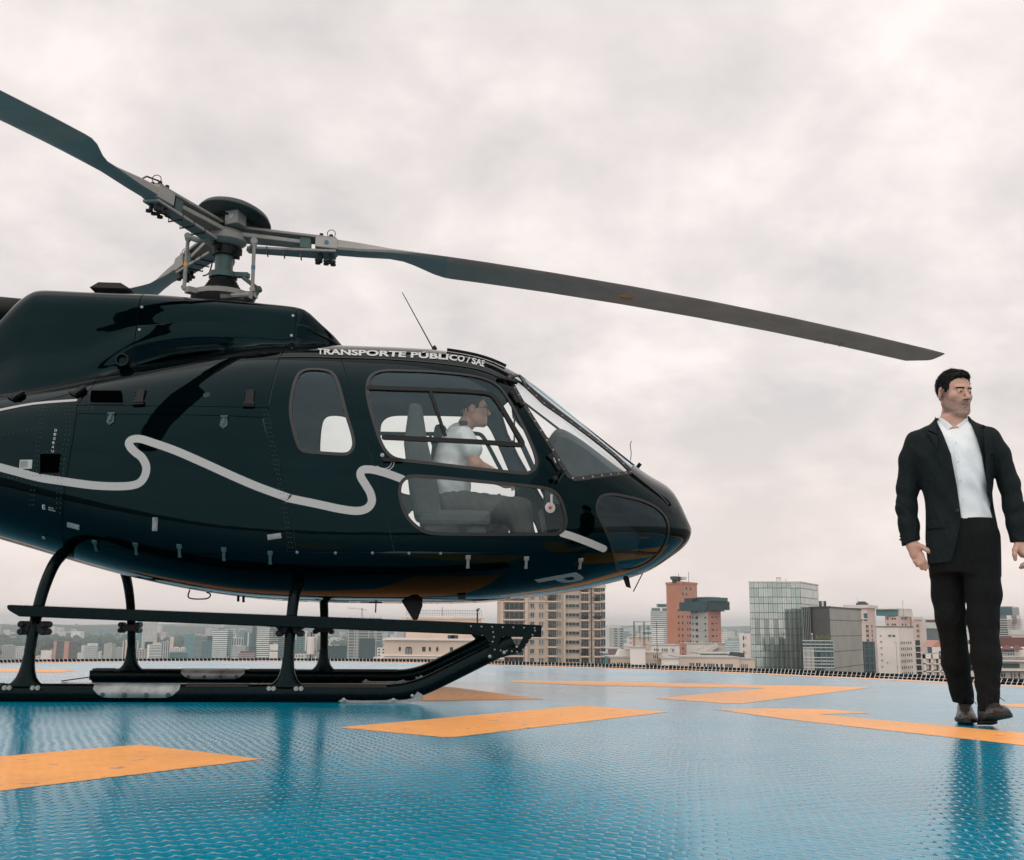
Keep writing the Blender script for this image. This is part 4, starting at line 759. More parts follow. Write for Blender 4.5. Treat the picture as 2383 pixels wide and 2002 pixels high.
# group right of the beige tower
def Nx(x): return 1350 + x / 4.667
def Ny(y): return 1320 + y / 4.667
T_ = Tower('apartment_tower', 'small grey apartment tower with pale balconies right of the beige tower', (Nx(300), Nx(475), Nx(475)), (1400,) * 3, Ny(658), ['grey_render']); T_.roofbox((0, .84), 6.5, 'pale_grey')
T_.grid('f', 12, 3.0, .8, .55, 'slate_glass', u0=T_.W['f'] * .38, u1=T_.W['f'] * .62); T_.grid('f', 12, 3.0, .8, .55, 'slate_glass', u0=T_.W['f'] * .72); T_.part('left_wing', 'pale_grey', [('f', -T_.m(6), T_.m(4), T_.zb, T_.zt, .5, 6)])
T_.grid('f', 2, 3.4, .5, .5, 'window_glass', u0=T_.m(4.2), u1=T_.m(5.5))
T_ = Tower('office_tower', 'teal and white banded tower left of the orange tower', (Nx(770), Nx(1000), Nx(1000)), (1700,) * 3, Ny(436), ['stripe_white']); T_.bands('f', 2.95, .5, 'dark_teal', z_top=T_.zt - 6); T_.roofbox((.35, 1.0), 7.5, 'dark_teal'); T_.grid('f', 14, 6, .8, .7, 'slate_glass', z_bot=T_.zt - 6)
simple('apartment_block', 'pale striped lower block in front of the teal banded tower', Nx(775), Nx(908), Ny(668), 1500, 'stripe_white', [('bands', 'f', 2.7, .35, 'window_pale')])
simple('apartment_block', 'faint pale building left of the teal banded tower', Nx(680), Nx(776), Ny(664), 1100, 'teal_panel', [('bands', 'f', 5, .5, 'pale_grey')])
simple('apartment_block', 'hazy pinkish block far behind the low white roofs', Nx(505), Nx(640), Ny(752), 1400, 'pink_render', [('grid', 'f', 8, 5, .5, .4, 'window_pale')])
T_ = Tower('orange_tower', 'tall orange tower with small square windows and rooftop tank', (Nx(945), Nx(1103), Nx(1282)), (545, 530, 545), Ny(168), ['orange_brick', 'salmon_render'])
zr = [at(1580, Ny(y), 530).z for y in (468, 537, 605, 675, 743, 812, 882, 950)]
T_.windows('f', [T_.W['f'] * .83], zr, .95, .95); T_.windows('s', [T_.W['s'] * .02 + .6], zr, .95, .95); T_.windows('s', [T_.W['s'] * .36], zr, .45, .9); T_.windows('s', [T_.W['s'] * .52], zr, 1.3, 1.1)
zt2 = [at(1580, Ny(y), 530).z for y in (227, 290)]; T_.windows('s', [T_.W['s'] * .34, T_.W['s'] * .60], zt2[:1], .8, 1.35); T_.windows('s', [T_.W['s'] * .12, T_.W['s'] * .34], zt2[1:], .8, 1.35)
T_.part('roof_tank', 'dark_steel', [('s', T_.W['s'] * .05, T_.W['s'] * .42, T_.zt + 1.6, T_.zt + 3.2, -3, 3), ('s', T_.W['s'] * .12, T_.W['s'] * .36, T_.zt, T_.zt + 1.6, -3.3, 2.4)]); T_.part('roof_pipe', 'pale_grey', [('f', T_.W['f'] * .4, T_.W['f'] * .8, T_.zt + 1.6, T_.zt + 3, -3, 2)]); T_.mast(.62, 22); T_.mast(1.3, 24)
T_.part('parapet', 'orange_brick', [('f', -.3, T_.W['f'] + .3, T_.zt - .5, T_.zt + .6, .3, .8), ('s', 0.3, T_.W['s'] + .3, T_.zt - .5, T_.zt + .6, .3, .8)])
T_ = Tower('apartment_tower', 'grey and orange tower with dark teal glazed top floors', (Nx(1206), Nx(1391), Nx(1534)), (478, 470, 482), Ny(462), ['grey_render', 'salmon_render'])
zr = [at(1620, Ny(y), 470).z for y in (480, 547, 615, 684, 752, 820)]
T_.windows('f', [T_.W['f'] * .13], zr, .5, .8); T_.windows('f', [T_.W['f'] * .36], zr, 1.15, 1.05); T_.windows('f', [T_.W['f'] * .86], zr, .65, .65); T_.windows('s', [T_.W['s'] * .34], [z + .2 for z in zr[1:]], 2.0, .6); T_.windows('s', [T_.W['s'] * .62], [z + .2 for z in zr[1:]], .7, .55)
T_.part('glazed_floors', 'dark_teal', [('f', -.5, T_.W['f'] + 1.2, T_.zt, T_.zt + T_.m(19.5), 1.2, 14), ('s', -1, T_.W['s'] + 1.5, T_.zt - T_.m(3), T_.zt + T_.m(17), 1.2, 14)]); T_.part('terrace', 'dark_steel', [('f', -T_.m(9.5), T_.W['f'] * .3, T_.zt + T_.m(17.5), T_.zt + T_.m(26.5), 2.0, 10)])
T_.part('penthouse', 'slate_glass', [('f', T_.W['f'] * .1, T_.W['f'] * 1.2, T_.zt + T_.m(19.5), T_.zt + T_.m(28), -.8, 10)]); T_.part('railing', 'rail_iron', [('s', T_.W['s'] * .35, T_.W['s'] + 1.5, T_.zt + T_.m(20.5), T_.zt + T_.m(21.2), 1.3, .2)] + [('s', T_.W['s'] * (.35 + .065 * i), T_.W['s'] * (.35 + .065 * i) + .2, T_.zt + T_.m(17), T_.zt + T_.m(21), 1.3, .2) for i in range(11)])
T_.part('roof_slab', 'grey_render', [('f', T_.W['f'] * .25, T_.W['f'] * 1.0, T_.zt + T_.m(28), T_.zt + T_.m(29.5), -.2, 8)])
# low roofs in front
def low(name, label, x0, x1, yt, d, wall, wins=(), cat='building', roof=None):
    T_ = Tower(name, label, (Nx(x0), Nx(x1), Nx(x1)), (d,) * 3, Ny(yt), [wall], cat, depth=14); kx = T_.m(1 / 4.667); z_ = lambda y: at(1191, Ny(y), d).z; zoff = T_.zt - z_(yt)
    for wn_ in wins:
        a_, c_, y0, y1 = wn_[:4]; mat = wn_[4] if len(wn_) > 4 else 'window_glass'
        o = T_.part('window', mat, [('f', (a_ - x0) * kx, (c_ - x0) * kx, z_(y1) + zoff, z_(y0) + zoff, .04, .2)])
        nm_ = max(1, round((c_ - a_) / 22)); T_.part('frame', 'roof_white', [('f', (a_ - x0 + (c_ - a_) * i / nm_) * kx - .05, (a_ - x0 + (c_ - a_) * i / nm_) * kx + .05, z_(y1) + zoff, z_(y0) + zoff, .1, .1) for i in range(nm_ + 1)] + [('f', (a_ - x0) * kx - .1, (c_ - x0) * kx + .1, z_(y1) + zoff - .12, z_(y1) + zoff, .2, .3)], parent=o)
    T_.part('coping', roof or 'grey_render', [('f', -.15, T_.W['f'] + .15, T_.zt - .05, T_.zt + .25, .15, 14.3)])
    return T_
low('low_building', 'mauve walled low building beside the beige tower foot', 300, 440, 890, 300, 'mauve')
low('low_building', 'narrow teal patterned building at the foot of the beige tower', 264, 302, 940, 290, 'teal_panel')
low('low_building', 'beige low building with three white framed windows left of the white cube', 328, 545, 985, 240, 'beige_render', [(335, 380, 1040, 1066), (390, 455, 1038, 1064), (468, 540, 1038, 1064)])
low('white_cube', 'plain white cubic roof block with one slit window', 540, 706, 876, 235, 'white_render', [(661, 668, 1042, 1062)])
low('low_building', 'beige building with white framed windows right of the white cube', 704, 884, 938, 242, 'beige_render', [(785, 842, 958, 990), (706, 738, 1048, 1076), (750, 822, 1046, 1080)])
low('low_building', 'white block with a green glazed opening in the middle of the low roofs', 878, 1064, 998, 238, 'white_render', [(908, 920, 1060, 1090), (957, 1000, 1062, 1114, 'dark_teal'), (1003, 1056, 1062, 1114, 'window_pale')])
low('low_building', 'long cream building with wide dark windows left of the glass tower', 1060, 1720, 985, 246, 'cream_render', [(1176, 1232, 1042, 1078), (1245, 1300, 1042, 1078), (1326, 1352, 1048, 1084), (1363, 1447, 1048, 1086), (1457, 1486, 1050, 1088), (1504, 1532, 1050, 1090), (1554, 1640, 1052, 1100)])
T_ = low('low_building', 'cream corner building with one wide window beside the glass tower', 1718, 1888, 1000, 250, 'cream_render', [(1732, 1812, 1056, 1110, 'window_pale')])
T_ = low('low_building', 'white two storey building with wide windows behind the white cube', 770, 1078, 852, 300, 'white_render', [(795, 855, 885, 915, 'window_pale'), (877, 948, 884, 916, 'window_pale'), (988, 1014, 885, 918, 'window_pale'), (972, 982, 882, 894)])
low('low_building', 'cream roof block with thin pipe frame behind the white cube', 556, 778, 768, 320, 'cream_render')
T_ = low('low_building', 'white block with a diagonal roof stair in front of the orange towers', 1153, 1572, 836, 320, 'white_render'); kx = T_.m(1 / 4.667)
a_, uu, nn = T_.face('f'); zt_ = T_.zt - T_.o.z
mb = MB(); P0 = a_ + uu * (100 * kx) + nn * .6; P1 = a_ + uu * (330 * kx) + nn * .6
mb.bar((P0.x - T_.o.x, P0.y - T_.o.y, zt_ - 150 * kx), (P1.x - T_.o.x, P1.y - T_.o.y, zt_ - 10 * kx), 1.0, 1.2); mb.build('roof_stair', CM['roof_white'], T_.root)
mb = MB()
for i in range(10): t = i / 9; p = P0 + (P1 - P0) * t; z = zt_ - 150 * kx + 140 * kx * t; mb.bar((p.x - T_.o.x, p.y - T_.o.y, z), (p.x - T_.o.x, p.y - T_.o.y, z + 2.2), .07, .07)
mb.bar((P0.x - T_.o.x, P0.y - T_.o.y, zt_ - 150 * kx + 2.2), (P1.x - T_.o.x, P1.y - T_.o.y, zt_ - 10 * kx + 2.2), .07, .07); mb.build('stair_railing', CM['grey_render'], T_.root)
T_ = low('roof_pavilion', 'dark glazed roof pavilion with thin white roof on the cream building', 1300, 1615, 944, 262, 'dark_teal'); 
T_ = low('roof_pavilion', 'small cream roof room with a dark slanted awning', 1612, 1735, 950, 258, 'cream_render'); 
p = at(Nx(1675), Ny(975), 256); b = MB(); b.add([(-2.6, -.3, -1.2), (2.6, -.3, -1.2), (2.2, -.3, .9), (-.8, -.3, 1.2), (-2.6, .3, -1.2), (2.6, .3, -1.2), (2.2, .3, .9), (-.8, .3, 1.2)], [(0, 1, 2, 3), (7, 6, 5, 4), (0, 4, 5, 1), (1, 5, 6, 2), (2, 6, 7, 3), (3, 7, 4, 0)]); o = b.build('awning', CM['dark_steel'], T_.root); o.location = p - T_.root.location
# sloped white sheet roof
p = at(Nx(470), Ny(940), 243); r_ = 243 / FPX / 4.667; b = MB(); b.prism([(-72 * r_, -44 * r_), (68 * r_, -44 * r_), (68 * r_, 44 * r_), (-30 * r_, 44 * r_)], 0, 6, lambda x, y, h: (x, h, y)); o = b.build('sloped_roof_building', CM['roof_white']); o.location = p; tag(o, 'pale sloped sheet roof sitting left of the white cube', 'roof')
# roof antennas
for i, (x, y0, y1, wd, lb) in enumerate(((650, 640, 760, 22, 'cluster of panel antennas on the cream roof block'), (740, 640, 768, 16, 'second slimmer antenna mast with round dishes near the teal banded tower'))):
    p = at(Nx(x), Ny(y1), 318); h_ = (y1 - y0) * 318 / FPX / 4.667; r_ = empty('roof_antenna', p, 0, lb, 'antenna'); b = MB(); b.tube([(0, 0, -1), (0, 0, h_)], .09, 6); b.bar((-.9, 0, h_ * .7), (.9, 0, h_ * .7), .08, .08); b.bar((-.9, 0, h_ * .9), (.9, 0, h_ * .9), .08, .08); b.build('pole_shaft', CM['dark_steel'], r_)
    for q in (-.9, .9): b = MB(); b.box((q, 0, h_ * .8), (.35, .25, 2.0)); b.build('panel_antenna', CM['pale_grey'], r_)
b = MB(); [b.tube([(x, y, 0), (x, y, 5.6)], .07, 5) for x in (0, 2.2) for y in (0, 2)]; b.bar((0, 0, 5.5), (4.8, 0, 5.5), .1, .1); b.bar((0, 2, 5.5), (2.2, 2, 5.5), .1, .1); b.tube([(4.8, 0, -2), (4.8, 0, 5.5)], .07, 5)
o = b.build('pipe_frame', CM['dark_steel']); o.location = at(Nx(594), Ny(876), 236); tag(o, 'thin steel pipe frame standing on the white cube roof', 'frame')
# tall white slab left of the glass tower
T_ = Tower('apartment_tower', 'white apartment slab with a column of balconies just left of the glass tower', (Nx(1728), Nx(1885), Nx(1885)), (540,) * 3, Ny(722), ['white_render']); T_.grid('f', 3, 3.6, .8, .55, 'window_glass', u0=T_.W['f'] * .24, u1=T_.W['f'] * .34); T_.grid('f', 2, 3.6, .5, .3, 'window_glass', u0=T_.W['f'] * .40, u1=T_.W['f'] * .47); T_.bands('f', 3.6, .5, 'roof_white', u0=T_.W['f'] * .86, out=1.5)

# glass tower
def Ox(x): return 1700 + x / 4.667
DG = 300
T_ = Tower('glass_tower', 'mirror glass office tower with a square grid of panels behind the helipad rim', (Ox(220), Ox(776), Ox(968)), (DG * 1.005, DG, DG * 1.07), Ny(168), ['joint', 'joint'])
kz = DG / FPX / 4.667; rowsz = [168, 226, 322, 392, 487, 555, 655, 722, 826, 893, 960, 1060, 1160, 1230]
zr = [T_.zt - (y - 168) * kz for y in rowsz]; ncol = 11; wcol = T_.W['f'] / ncol; scol = T_.W['s'] / 8
glass_v = [material('tower_glass', c, .07, metal=.6) for c in ((.36, .42, .40), (.31, .375, .36), (.40, .46, .44))] + [material('tower_blind', (.36, .39, .37), .3)]
rnd = random.Random(4); protos = {}
for f, nc, wc in (('f', ncol, wcol), ('s', 8, scol)):
    a_, uu, nn = T_.face(f); ang = math.atan2(uu.y, uu.x)
    for r_ in range(len(zr) - 1):
        for c_ in range(nc):
            key = (f, r_, rnd.choice((0, 0, 1, 2)))
            if f == 'f' and r_ in (5, 6, 7) and c_ in (1, 3, 5) and rnd.random() < .8: key = (f, r_, 3)
            hgt = zr[r_] - zr[r_ + 1] - .14; p = a_ + uu * (wc * (c_ + .5)) + nn * .12
            if key not in protos:
                mb = MB(); mb.box((0, 0, 0), (wc - .10, .2, hgt)); protos[key] = o = mb.build('glass_panel', glass_v[key[2]], T_.root, recalc=False)
            else: o = dup(protos[key], T_.root)
            o.location = (p.x - T_.o.x, p.y - T_.o.y, (zr[r_] + zr[r_ + 1]) / 2 - T_.o.z); o.rotation_euler = (rnd.uniform(-.004, .004), 0, ang + rnd.uniform(-.006, .006))
T_.fins('f', wcol, .05, 'mullion', z1=T_.zt + .3, out=.35); T_.part('parapet', 'pale_grey', [('f', -.2, T_.W['f'] + .2, T_.zt, T_.zt + .35, .4, .8), ('s', .2, T_.W['s'], T_.zt, T_.zt + .35, .4, .8)])
T_.part('lower_glazing', 'slate_glass', [('f', 0, T_.W['f'], T_.zb, zr[-1] - .1, .1, .2)]); T_.part('roof_rail', 'dark_steel', [('f', T_.W['f'] * .57, T_.W['f'] * .66, T_.zt + 1.4, T_.zt + 1.55, -3, .1)] + [('f', T_.W['f'] * q, T_.W['f'] * q + .08, T_.zt, T_.zt + 1.5, -3, .1) for q in (.57, .6, .63, .66)]); T_.mast(.75, 10, .05)
# grey concrete block with fins
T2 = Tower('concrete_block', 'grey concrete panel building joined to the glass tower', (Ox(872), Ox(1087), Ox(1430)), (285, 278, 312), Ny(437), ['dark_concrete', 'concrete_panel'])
for (f_, mt) in (('f', 'joint'), ('s', 'joint')):
    for y in (570, 740, 905, 1078): z = T2.zt - (y - 437) * 278 / FPX / 4.667; T2.part('panel_joint', mt, [(f_, 0, T2.W[f_], z - .07, z + .07, .02, .1)])
T2.part('coping', 'dark_steel', [('f', -.1, T2.W['f'] + .1, T2.zt - .1, T2.zt + .3, .15, .6), ('s', .15, T2.W['s'] + .1, T2.zt - .1, T2.zt + .3, .15, .6)])
T3 = Tower('finned_bay', 'dark recessed bay with vertical fins between glass tower and concrete block', (Ox(783), Ox(880), Ox(880)), (284,) * 3, Ny(435), ['dark_steel'], depth=10); T3.fins('f', T3.W['f'] / 5, .18, 'mullion', each=True, z0=-40)
T4 = Tower('glazed_annex', 'reflective glazed annex with grey ledges in front of the concrete block', (Ox(780), Ox(1108), Ox(1108)), (262,) * 3, Ny(796), ['slate_glass'], depth=12)
kz4 = 262 / FPX / 4.667; T4.part('ledge', 'pale_grey', [('f', 0, T4.W['f'], T4.zt - (y - 796) * kz4 - .1, T4.zt - (y - 796) * kz4 + .1, .25, .4) for y in (800, 836, 872, 908, 975, 1010, 1042, 1078, 1150)], kind='stuff')
T4.part('panel', 'grey_render', [('f', T4.W['f'] * .0, T4.W['f'] * .36, T4.zt - (1180 - 796) * kz4, T4.zt - (880 - 796) * kz4, .12, .2)])
for y0, y1 in ((905, 965), (1010, 1040), (1085, 1140)): T4.part('window', 'window_glass', [('f', T4.W['f'] * .38, T4.W['f'] * .56, T4.zt - (y1 - 796) * kz4, T4.zt - (y0 - 796) * kz4, .2, .3)])
T4.part('window', 'window_pale', [('f', T4.W['f'] * .68, T4.W['f'] * .98, T4.zt - (1165 - 796) * kz4, T4.zt - (1085 - 796) * kz4, .2, .3)])
T4.fins('f', T4.W['f'] / 6, .03, 'mullion', each=True, z0=-40, out=.3)
p = at(Ox(1010), Ny(775), 262.6); rnd = random.Random(9); mb = MB()
for i in range(220): c = Vector((rnd.uniform(-1.9, 1.9), rnd.uniform(-.3, .3), abs(rnd.gauss(0, .45)))); mb.add([c + Vector((rnd.uniform(-.16, .16), rnd.uniform(-.1, .1), rnd.uniform(-.14, .14))) for _ in range(3)], [(0, 1, 2)])
o = empty('roof_plants', p); tag(mb.build('foliage', cm('yellow_green', (.22, .22, .07), .9), o, recalc=False), kind='stuff'); tag(o, 'yellow green shrubs on the roof of the glazed annex', 'shrubs')
p = at(Ox(887), Ny(770), 262.4); mb = MB(); mb.lathe([(0, .2), (.17, .12), (.17, -.1), (0, -.2)], c=(0, 0, .95), n=10); mb.tube([(0, 0, -1.2), (0, 0, .8)], .06, 6); o = mb.build('roof_beacon', CM['roof_white']); o.location = p; tag(o, 'small white globe light on a pole at the annex roof', 'light')
simple('roof_room', 'small dark glazed roof room on top of the concrete block', Ox(972), Ox(1056), Ny(368), 330, 'window_glass', [('fins', 'f', 1.6, .25, 'roof_white', {'z0': -20})])
T5 = Tower('glazed_annex', 'dark reflective glazed wing right of the concrete block', (Ox(1418), Ox(1562), Ox(1562)), (330,) * 3, Ny(812), ['slate_glass'], depth=12); T5.part('ledge', 'grey_blue', [('f', 0, T5.W['f'], T5.zt - i * 2.1 - .12, T5.zt - i * 2.1 + .12, .25, .4) for i in range(9)], kind='stuff'); T5.fins('f', T5.W['f'] / 3, .04, 'mullion', each=True, z0=-40); T5.part('window', 'window_pale', [('f', T5.W['f'] * .35, T5.W['f'] * .9, T5.zt - 13.5, T5.zt - 10.5, .2, .3)])
# right hand group
T_ = Tower('apartment_tower', 'pale pink tower with cornice and stacked windows behind the concrete block', (Ox(1275), Ox(1500), Ox(1585)), (470, 466, 480), Ny(428), ['pink_render', 'pink_render'])
T_.part('cornice', 'roof_white', [('f', -1.2, T_.W['f'] + 1, T_.zt - .6, T_.zt + .7, 1.1, 2), ('s', 1, T_.W['s'] + 1.2, T_.zt - .6, T_.zt + .7, 1.1, 2)]); zr = [T_.zt - (y - 428) * T_.m(1 / 4.667) for y in (637, 686, 735, 785, 835)]
T_.windows('f', [T_.W['f'] * .96], zr, 1.2, 1.35, frame='roof_white'); T_.windows('s', [T_.W['s'] * .45], zr, 1.2, 1.35, frame='roof_white'); T_.windows('f', [T_.W['f'] * .68, T_.W['f'] * .9], [T_.zt - T_.m(31)], 1.3, .7); T_.part('window', 'slate_glass', [('f', T_.W['f'] * .82, T_.W['f'] * 1.0, T_.zt - 5.5, T_.zt - 2.5, .1, .3)]); T_.part('ledge', 'roof_white', [('f', 0, T_.W['f'], T_.zt - T_.m(y) - .2, T_.zt - T_.m(y) + .2, .4, .6) for y in (14, 28, 34)], kind='stuff')
T_.part('dome', 'dark_steel', [('f', T_.W['f'] * .45, T_.W['f'] * .95, T_.zt + .7, T_.zt + 1.6, -1, 5), ('f', T_.W['f'] * .55, T_.W['f'] * .85, T_.zt + 1.6, T_.zt + 2.2, -1, 5)]); T_.mast(.5, 22, .05)
T_ = Tower('white_building', 'plain white building with slit windows and small chimney left of the walking man', (Ox(1588), Ox(1825), Ox(1990)), (405, 400, 412), Ny(652), ['white_render', 'white_render'])
zr = [T_.zt - (y - 652) * T_.m(1 / 4.667) for y in (817, 880, 945, 1010, 1076, 1140)]
T_.windows('s', [T_.W['s'] * q for q in (.12, .24, .36, .5, .62, .76)], zr, .28, 1.0, out=.06); T_.windows('f', [T_.W['f'] * .19], [T_.zt - (y - 652) * T_.m(1 / 4.667) for y in (743, 807, 873, 938, 1003, 1070)], .5, .5, mat='window_pale', out=.06)
T_.windows('f', [T_.W['f'] * .6, T_.W['f'] * .79], [T_.zt - T_.m(19.5)], .9, .6, out=.06); T_.part('coping', 'dark_concrete', [('f', -.1, T_.W['f'], T_.zt, T_.zt + .3, .2, .6), ('s', .2, T_.W['s'] + .2, T_.zt, T_.zt + .3, .2, .6)])
T_.part('crack_line', 'joint', [('f', T_.W['f'] * .86, T_.W['f'] * .87, T_.zt - T_.m(120), T_.zt - T_.m(34), .03, .06), ('f', T_.W['f'] * .72, T_.W['f'] * .87, T_.zt - T_.m(34.4), T_.zt - T_.m(34), .03, .06)]); T_.part('wall_light', 'dark_steel', [('f', T_.W['f'] * .42, T_.W['f'] * .46, T_.zt - T_.m(81), T_.zt - T_.m(79), .3, .3), ('f', T_.W['f'] * .86, T_.W['f'] * .9, T_.zt - T_.m(90), T_.zt - T_.m(88.5), .3, .3)])
T_ = Tower('apartment_tower', 'pink tower with sloping teal penthouse above the white building', (Ox(1688), Ox(1840), Ox(2006)), (500, 494, 508), Ny(536), ['pink_render', 'pink_render']); T_.part('roof_room', 'roof_white', [('f', 0, T_.W['f'], T_.zt, T_.zt + T_.m(15), -.5, 10)])
T_.part('penthouse', 'teal_panel', [('s', 0, T_.W['s'] * .9, T_.zt + .3, T_.zt + T_.m(16), -.5, 10)]); T_.part('penthouse_roof', 'roof_white', [('s', -T_.m(8), T_.W['s'] * .88, T_.zt + T_.m(16), T_.zt + T_.m(18.5), 0, 12)]); T_.mast(1.15, 38, .06)
zr = [T_.zt - T_.m(y) for y in (5, 18)]; T_.windows('f', [T_.W['f'] * .2, T_.W['f'] * .55, T_.W['f'] * .72], zr, .6, .7); T_.windows('s', [T_.W['s'] * .2, T_.W['s'] * .4], zr, 1.0, .8); T_.fins('s', 5, .12, 'salmon_render', u0=T_.W['s'] * .5, z0=-10)
T_ = Tower('apartment_tower', 'narrow cream tower with stacked balconies just left of the walking man', (Ox(2004), Ox(2086), Ox(2130)), (455, 450, 458), Ny(560), ['pink_render', 'white_render'])
zb_ = [T_.zt - T_.m(16 + 11.6 * i) for i in range(11)]; T_.windows('f', [T_.W['f'] * .45], zb_, 1.4, 1.1, mat='window_glass', frame='roof_white'); T_.part('cornice', 'roof_white', [('f', -.6, T_.W['f'] + .6, T_.zt - .4, T_.zt + .8, .6, 1)])
T_ = Tower('apartment_tower', 'column of dark balconies attached to the right of the white building', (Ox(1990), Ox(2062), Ox(2062)), (396,) * 3, Ny(800), ['white_render']); kx = T_.m(1 / 4.667)
u_ = lambda x: x
for i in range(7):
    z = T_.zt - T_.m(11 + 13.9 * i); o = T_.part('balcony', 'roof_white', [('f', .2, T_.W['f'], z - .3, z, 1.3, 1.4)]); T_.part('door_glass', 'window_glass', [('f', .4, T_.W['f'] - .3, z, z + 1.9, .1, .2)], parent=o); T_.part('railing', 'rail_iron', [('f', .2, T_.W['f'], z + .95, z + 1.05, 1.3, .08)] + [('f', .2 + q * .35, .26 + q * .35, z, z + 1, 1.3, .06) for q in range(int(T_.W['f'] / .35))], parent=o)
def Qx(x): return 2000 + x / 5.483
def Qy(y): return 1380 + y / 5.483
T_ = Tower('office_block', 'dark grey office block with blue window bands behind the man', (Qx(805), Qx(1100), Qx(1100)), (520,) * 3, Qy(378), ['grey_blue']); T_.bands('f', 8.5, .4, 'slate_glass', z_top=T_.zt - 8); T_.roofbox((.28, .6), 6.5, 'red_brown'); T_.part('coping', 'pale_grey', [('f', -.4, T_.W['f'], T_.zt - 2.8, T_.zt, .4, .8)])
T_ = Tower('gabled_house', 'small white gabled roof house above the cream grid facade', (Qx(915), Qx(1120), Qx(1120)), (330,) * 3, Qy(692), ['white_render']); T_.part('window', 'slate_glass', [('f', 2, 6.2, T_.zt - 4.6, T_.zt - 1.2, .1, .2)]); a_, uu, nn = T_.face('f')
mb = MB(); mb.add([(0 - T_.W['f'], 0, T_.zt - T_.o.z), (0, 0, T_.zt - T_.o.z), (-T_.W['f'] * .55, 0, T_.zt - T_.o.z + 2), (0 - T_.W['f'], 9, T_.zt - T_.o.z), (0, 9, T_.zt - T_.o.z), (-T_.W['f'] * .55, 9, T_.zt - T_.o.z + 2)], [(0, 1, 2), (5, 4, 3), (0, 2, 5, 3), (1, 4, 5, 2)]); mb.build('roof', CM['salmon_render'], T_.root)
T_ = Tower('apartment_block', 'cream low building with a deep grid of square bays beside the man', (Qx(792), Qx(1200), Qx(1200)), (250,) * 3, Qy(782), ['dark_concrete'], depth=12); kq = 250 / FPX / 5.483
T_.part('frame_grid', 'roof_white', [('f', 0, T_.W['f'], T_.zt - 55 * kq, T_.zt + .1, .9, 1.0)] + [('f', 0, T_.W['f'], T_.zt - (y + 14 - 782) * kq, T_.zt - (y - 782) * kq, .9, 1.0) for y in (893, 985, 1075)] + [('f', (x - 792) * kq, (x + 16 - 792) * kq, T_.zb, T_.zt, .9, 1.0) for x in (792, 880, 975, 1060, 1150)])
for y in (838, 915, 1006):
    for x in (810, 900, 995, 1080): o = T_.part('infill_panel', 'pink_render', [('f', (x - 792) * kq, (x + 48 - 792) * kq, T_.zt - (y + 54 - 782) * kq, T_.zt - (y - 782) * kq, .3, .4)])
T_ = Tower('glass_office', 'grey glass office building with open lower floors right of the man', (Qx(1700), Qx(1975), Qx(2062)), (430, 426, 440), Qy(172), ['grey_blue', 'pale_grey']); T_.grid('f', 5, 3.2, .92, .88, 'slate_glass', z_bot=T_.zt - T_.m(26)); T_.grid('s', 3, 3.2, .9, .85, 'window_pale', z_bot=T_.zt - T_.m(26))
T_.part('floor_slab', 'pale_grey', [(f, 0, T_.W[f], T_.zt - T_.m(29 + 5.2 * i) - .3, T_.zt - T_.m(29 + 5.2 * i), .9, 1.0) for i in range(9) for f in ('f', 's')], kind='stuff'); T_.part('bright_panel', 'roof_white', [('f', T_.W['f'] * q, T_.W['f'] * q + 3.6, T_.zt - T_.m(y) - 2, T_.zt - T_.m(y) + 2, .6, .4) for q, y in ((.72, 32), (.9, 32), (.72, 40), (.88, 40), (.9, 48), (.74, 53))])
low_ = lambda nm, lb, x0, x1, yt, d, wl: Tower(nm, lb, (Qx(x0), Qx(x1), Qx(x1)), (d,) * 3, Qy(yt), [wl], depth=14)
T_ = low_('low_building', 'pink walled block with grey roof at the right edge of the photo', 1940, 2300, 480, 380, 'pink_render'); T_.part('coping', 'pale_grey', [('f', 0, T_.W['f'], T_.zt - 1.5, T_.zt + .2, .3, .5)])
T_ = low_('red_roof_building', 'long dark red brown wall right of the man', 1640, 2300, 570, 330, 'red_brown'); T_.part('hatch', 'roof_white', [('f', T_.W['f'] * .31, T_.W['f'] * .35, T_.zt - 4, T_.zt - 3, .1, .1)])
T_ = low_('terrace_building', 'white terraced building with glass railings and parasols right of the man', 1640, 2300, 700, 260, 'white_render'); kq = 260 / FPX / 5.483; zq = lambda y: T_.zt - (y - 700) * kq
T_.part('window', 'window_pale', [('f', T_.W['f'] * .25, T_.W['f'] * .33, zq(780), zq(720), .1, .2), ('f', T_.W['f'] * .35, T_.W['f'] * .48, zq(790), zq(722), .1, .2)]); T_.part('terrace_slab', 'roof_white', [('f', 0, T_.W['f'], zq(815), zq(800), 2, 2.2), ('f', 0, T_.W['f'], zq(865), zq(845), 3, 3.2), ('f', 0, T_.W['f'], zq(980), zq(952), 2.2, 2.4)])
T_.part('strip_window', 'slate_glass', [('f', T_.W['f'] * .24, T_.W['f'] * .56, zq(945), zq(892), .2, .3)]); T_.part('railing', 'pale_grey', [('f', 0, T_.W['f'], zq(762), zq(757), 2.1, .1), ('f', 0, T_.W['f'], zq(832), zq(828), 3.1, .1)] + [('f', T_.W['f'] * .05 * i, T_.W['f'] * .05 * i + .08, zq(845), zq(758), 2.6, .1) for i in range(21)])
for q in (.3, .5):
    a_, uu, nn = T_.face('f'); p = a_ + uu * (T_.W['f'] * q) + nn * 1.2; mb = MB(); mb.lathe([(0, 1.0), (.5, .8), (1.6, 0), (1.4, -.05), (0, .6)], n=10); mb.tube([(0, 0, -2.6), (0, 0, .8)], .05, 6); o = mb.build('parasol', CM['red_brown']); o.location = (p.x, p.y, zq(720)); tag(o, 'closed brown parasol on the white terrace, nearer the man' if q == .3 else 'brown parasol on the white terrace, nearer the photo edge', 'parasol')
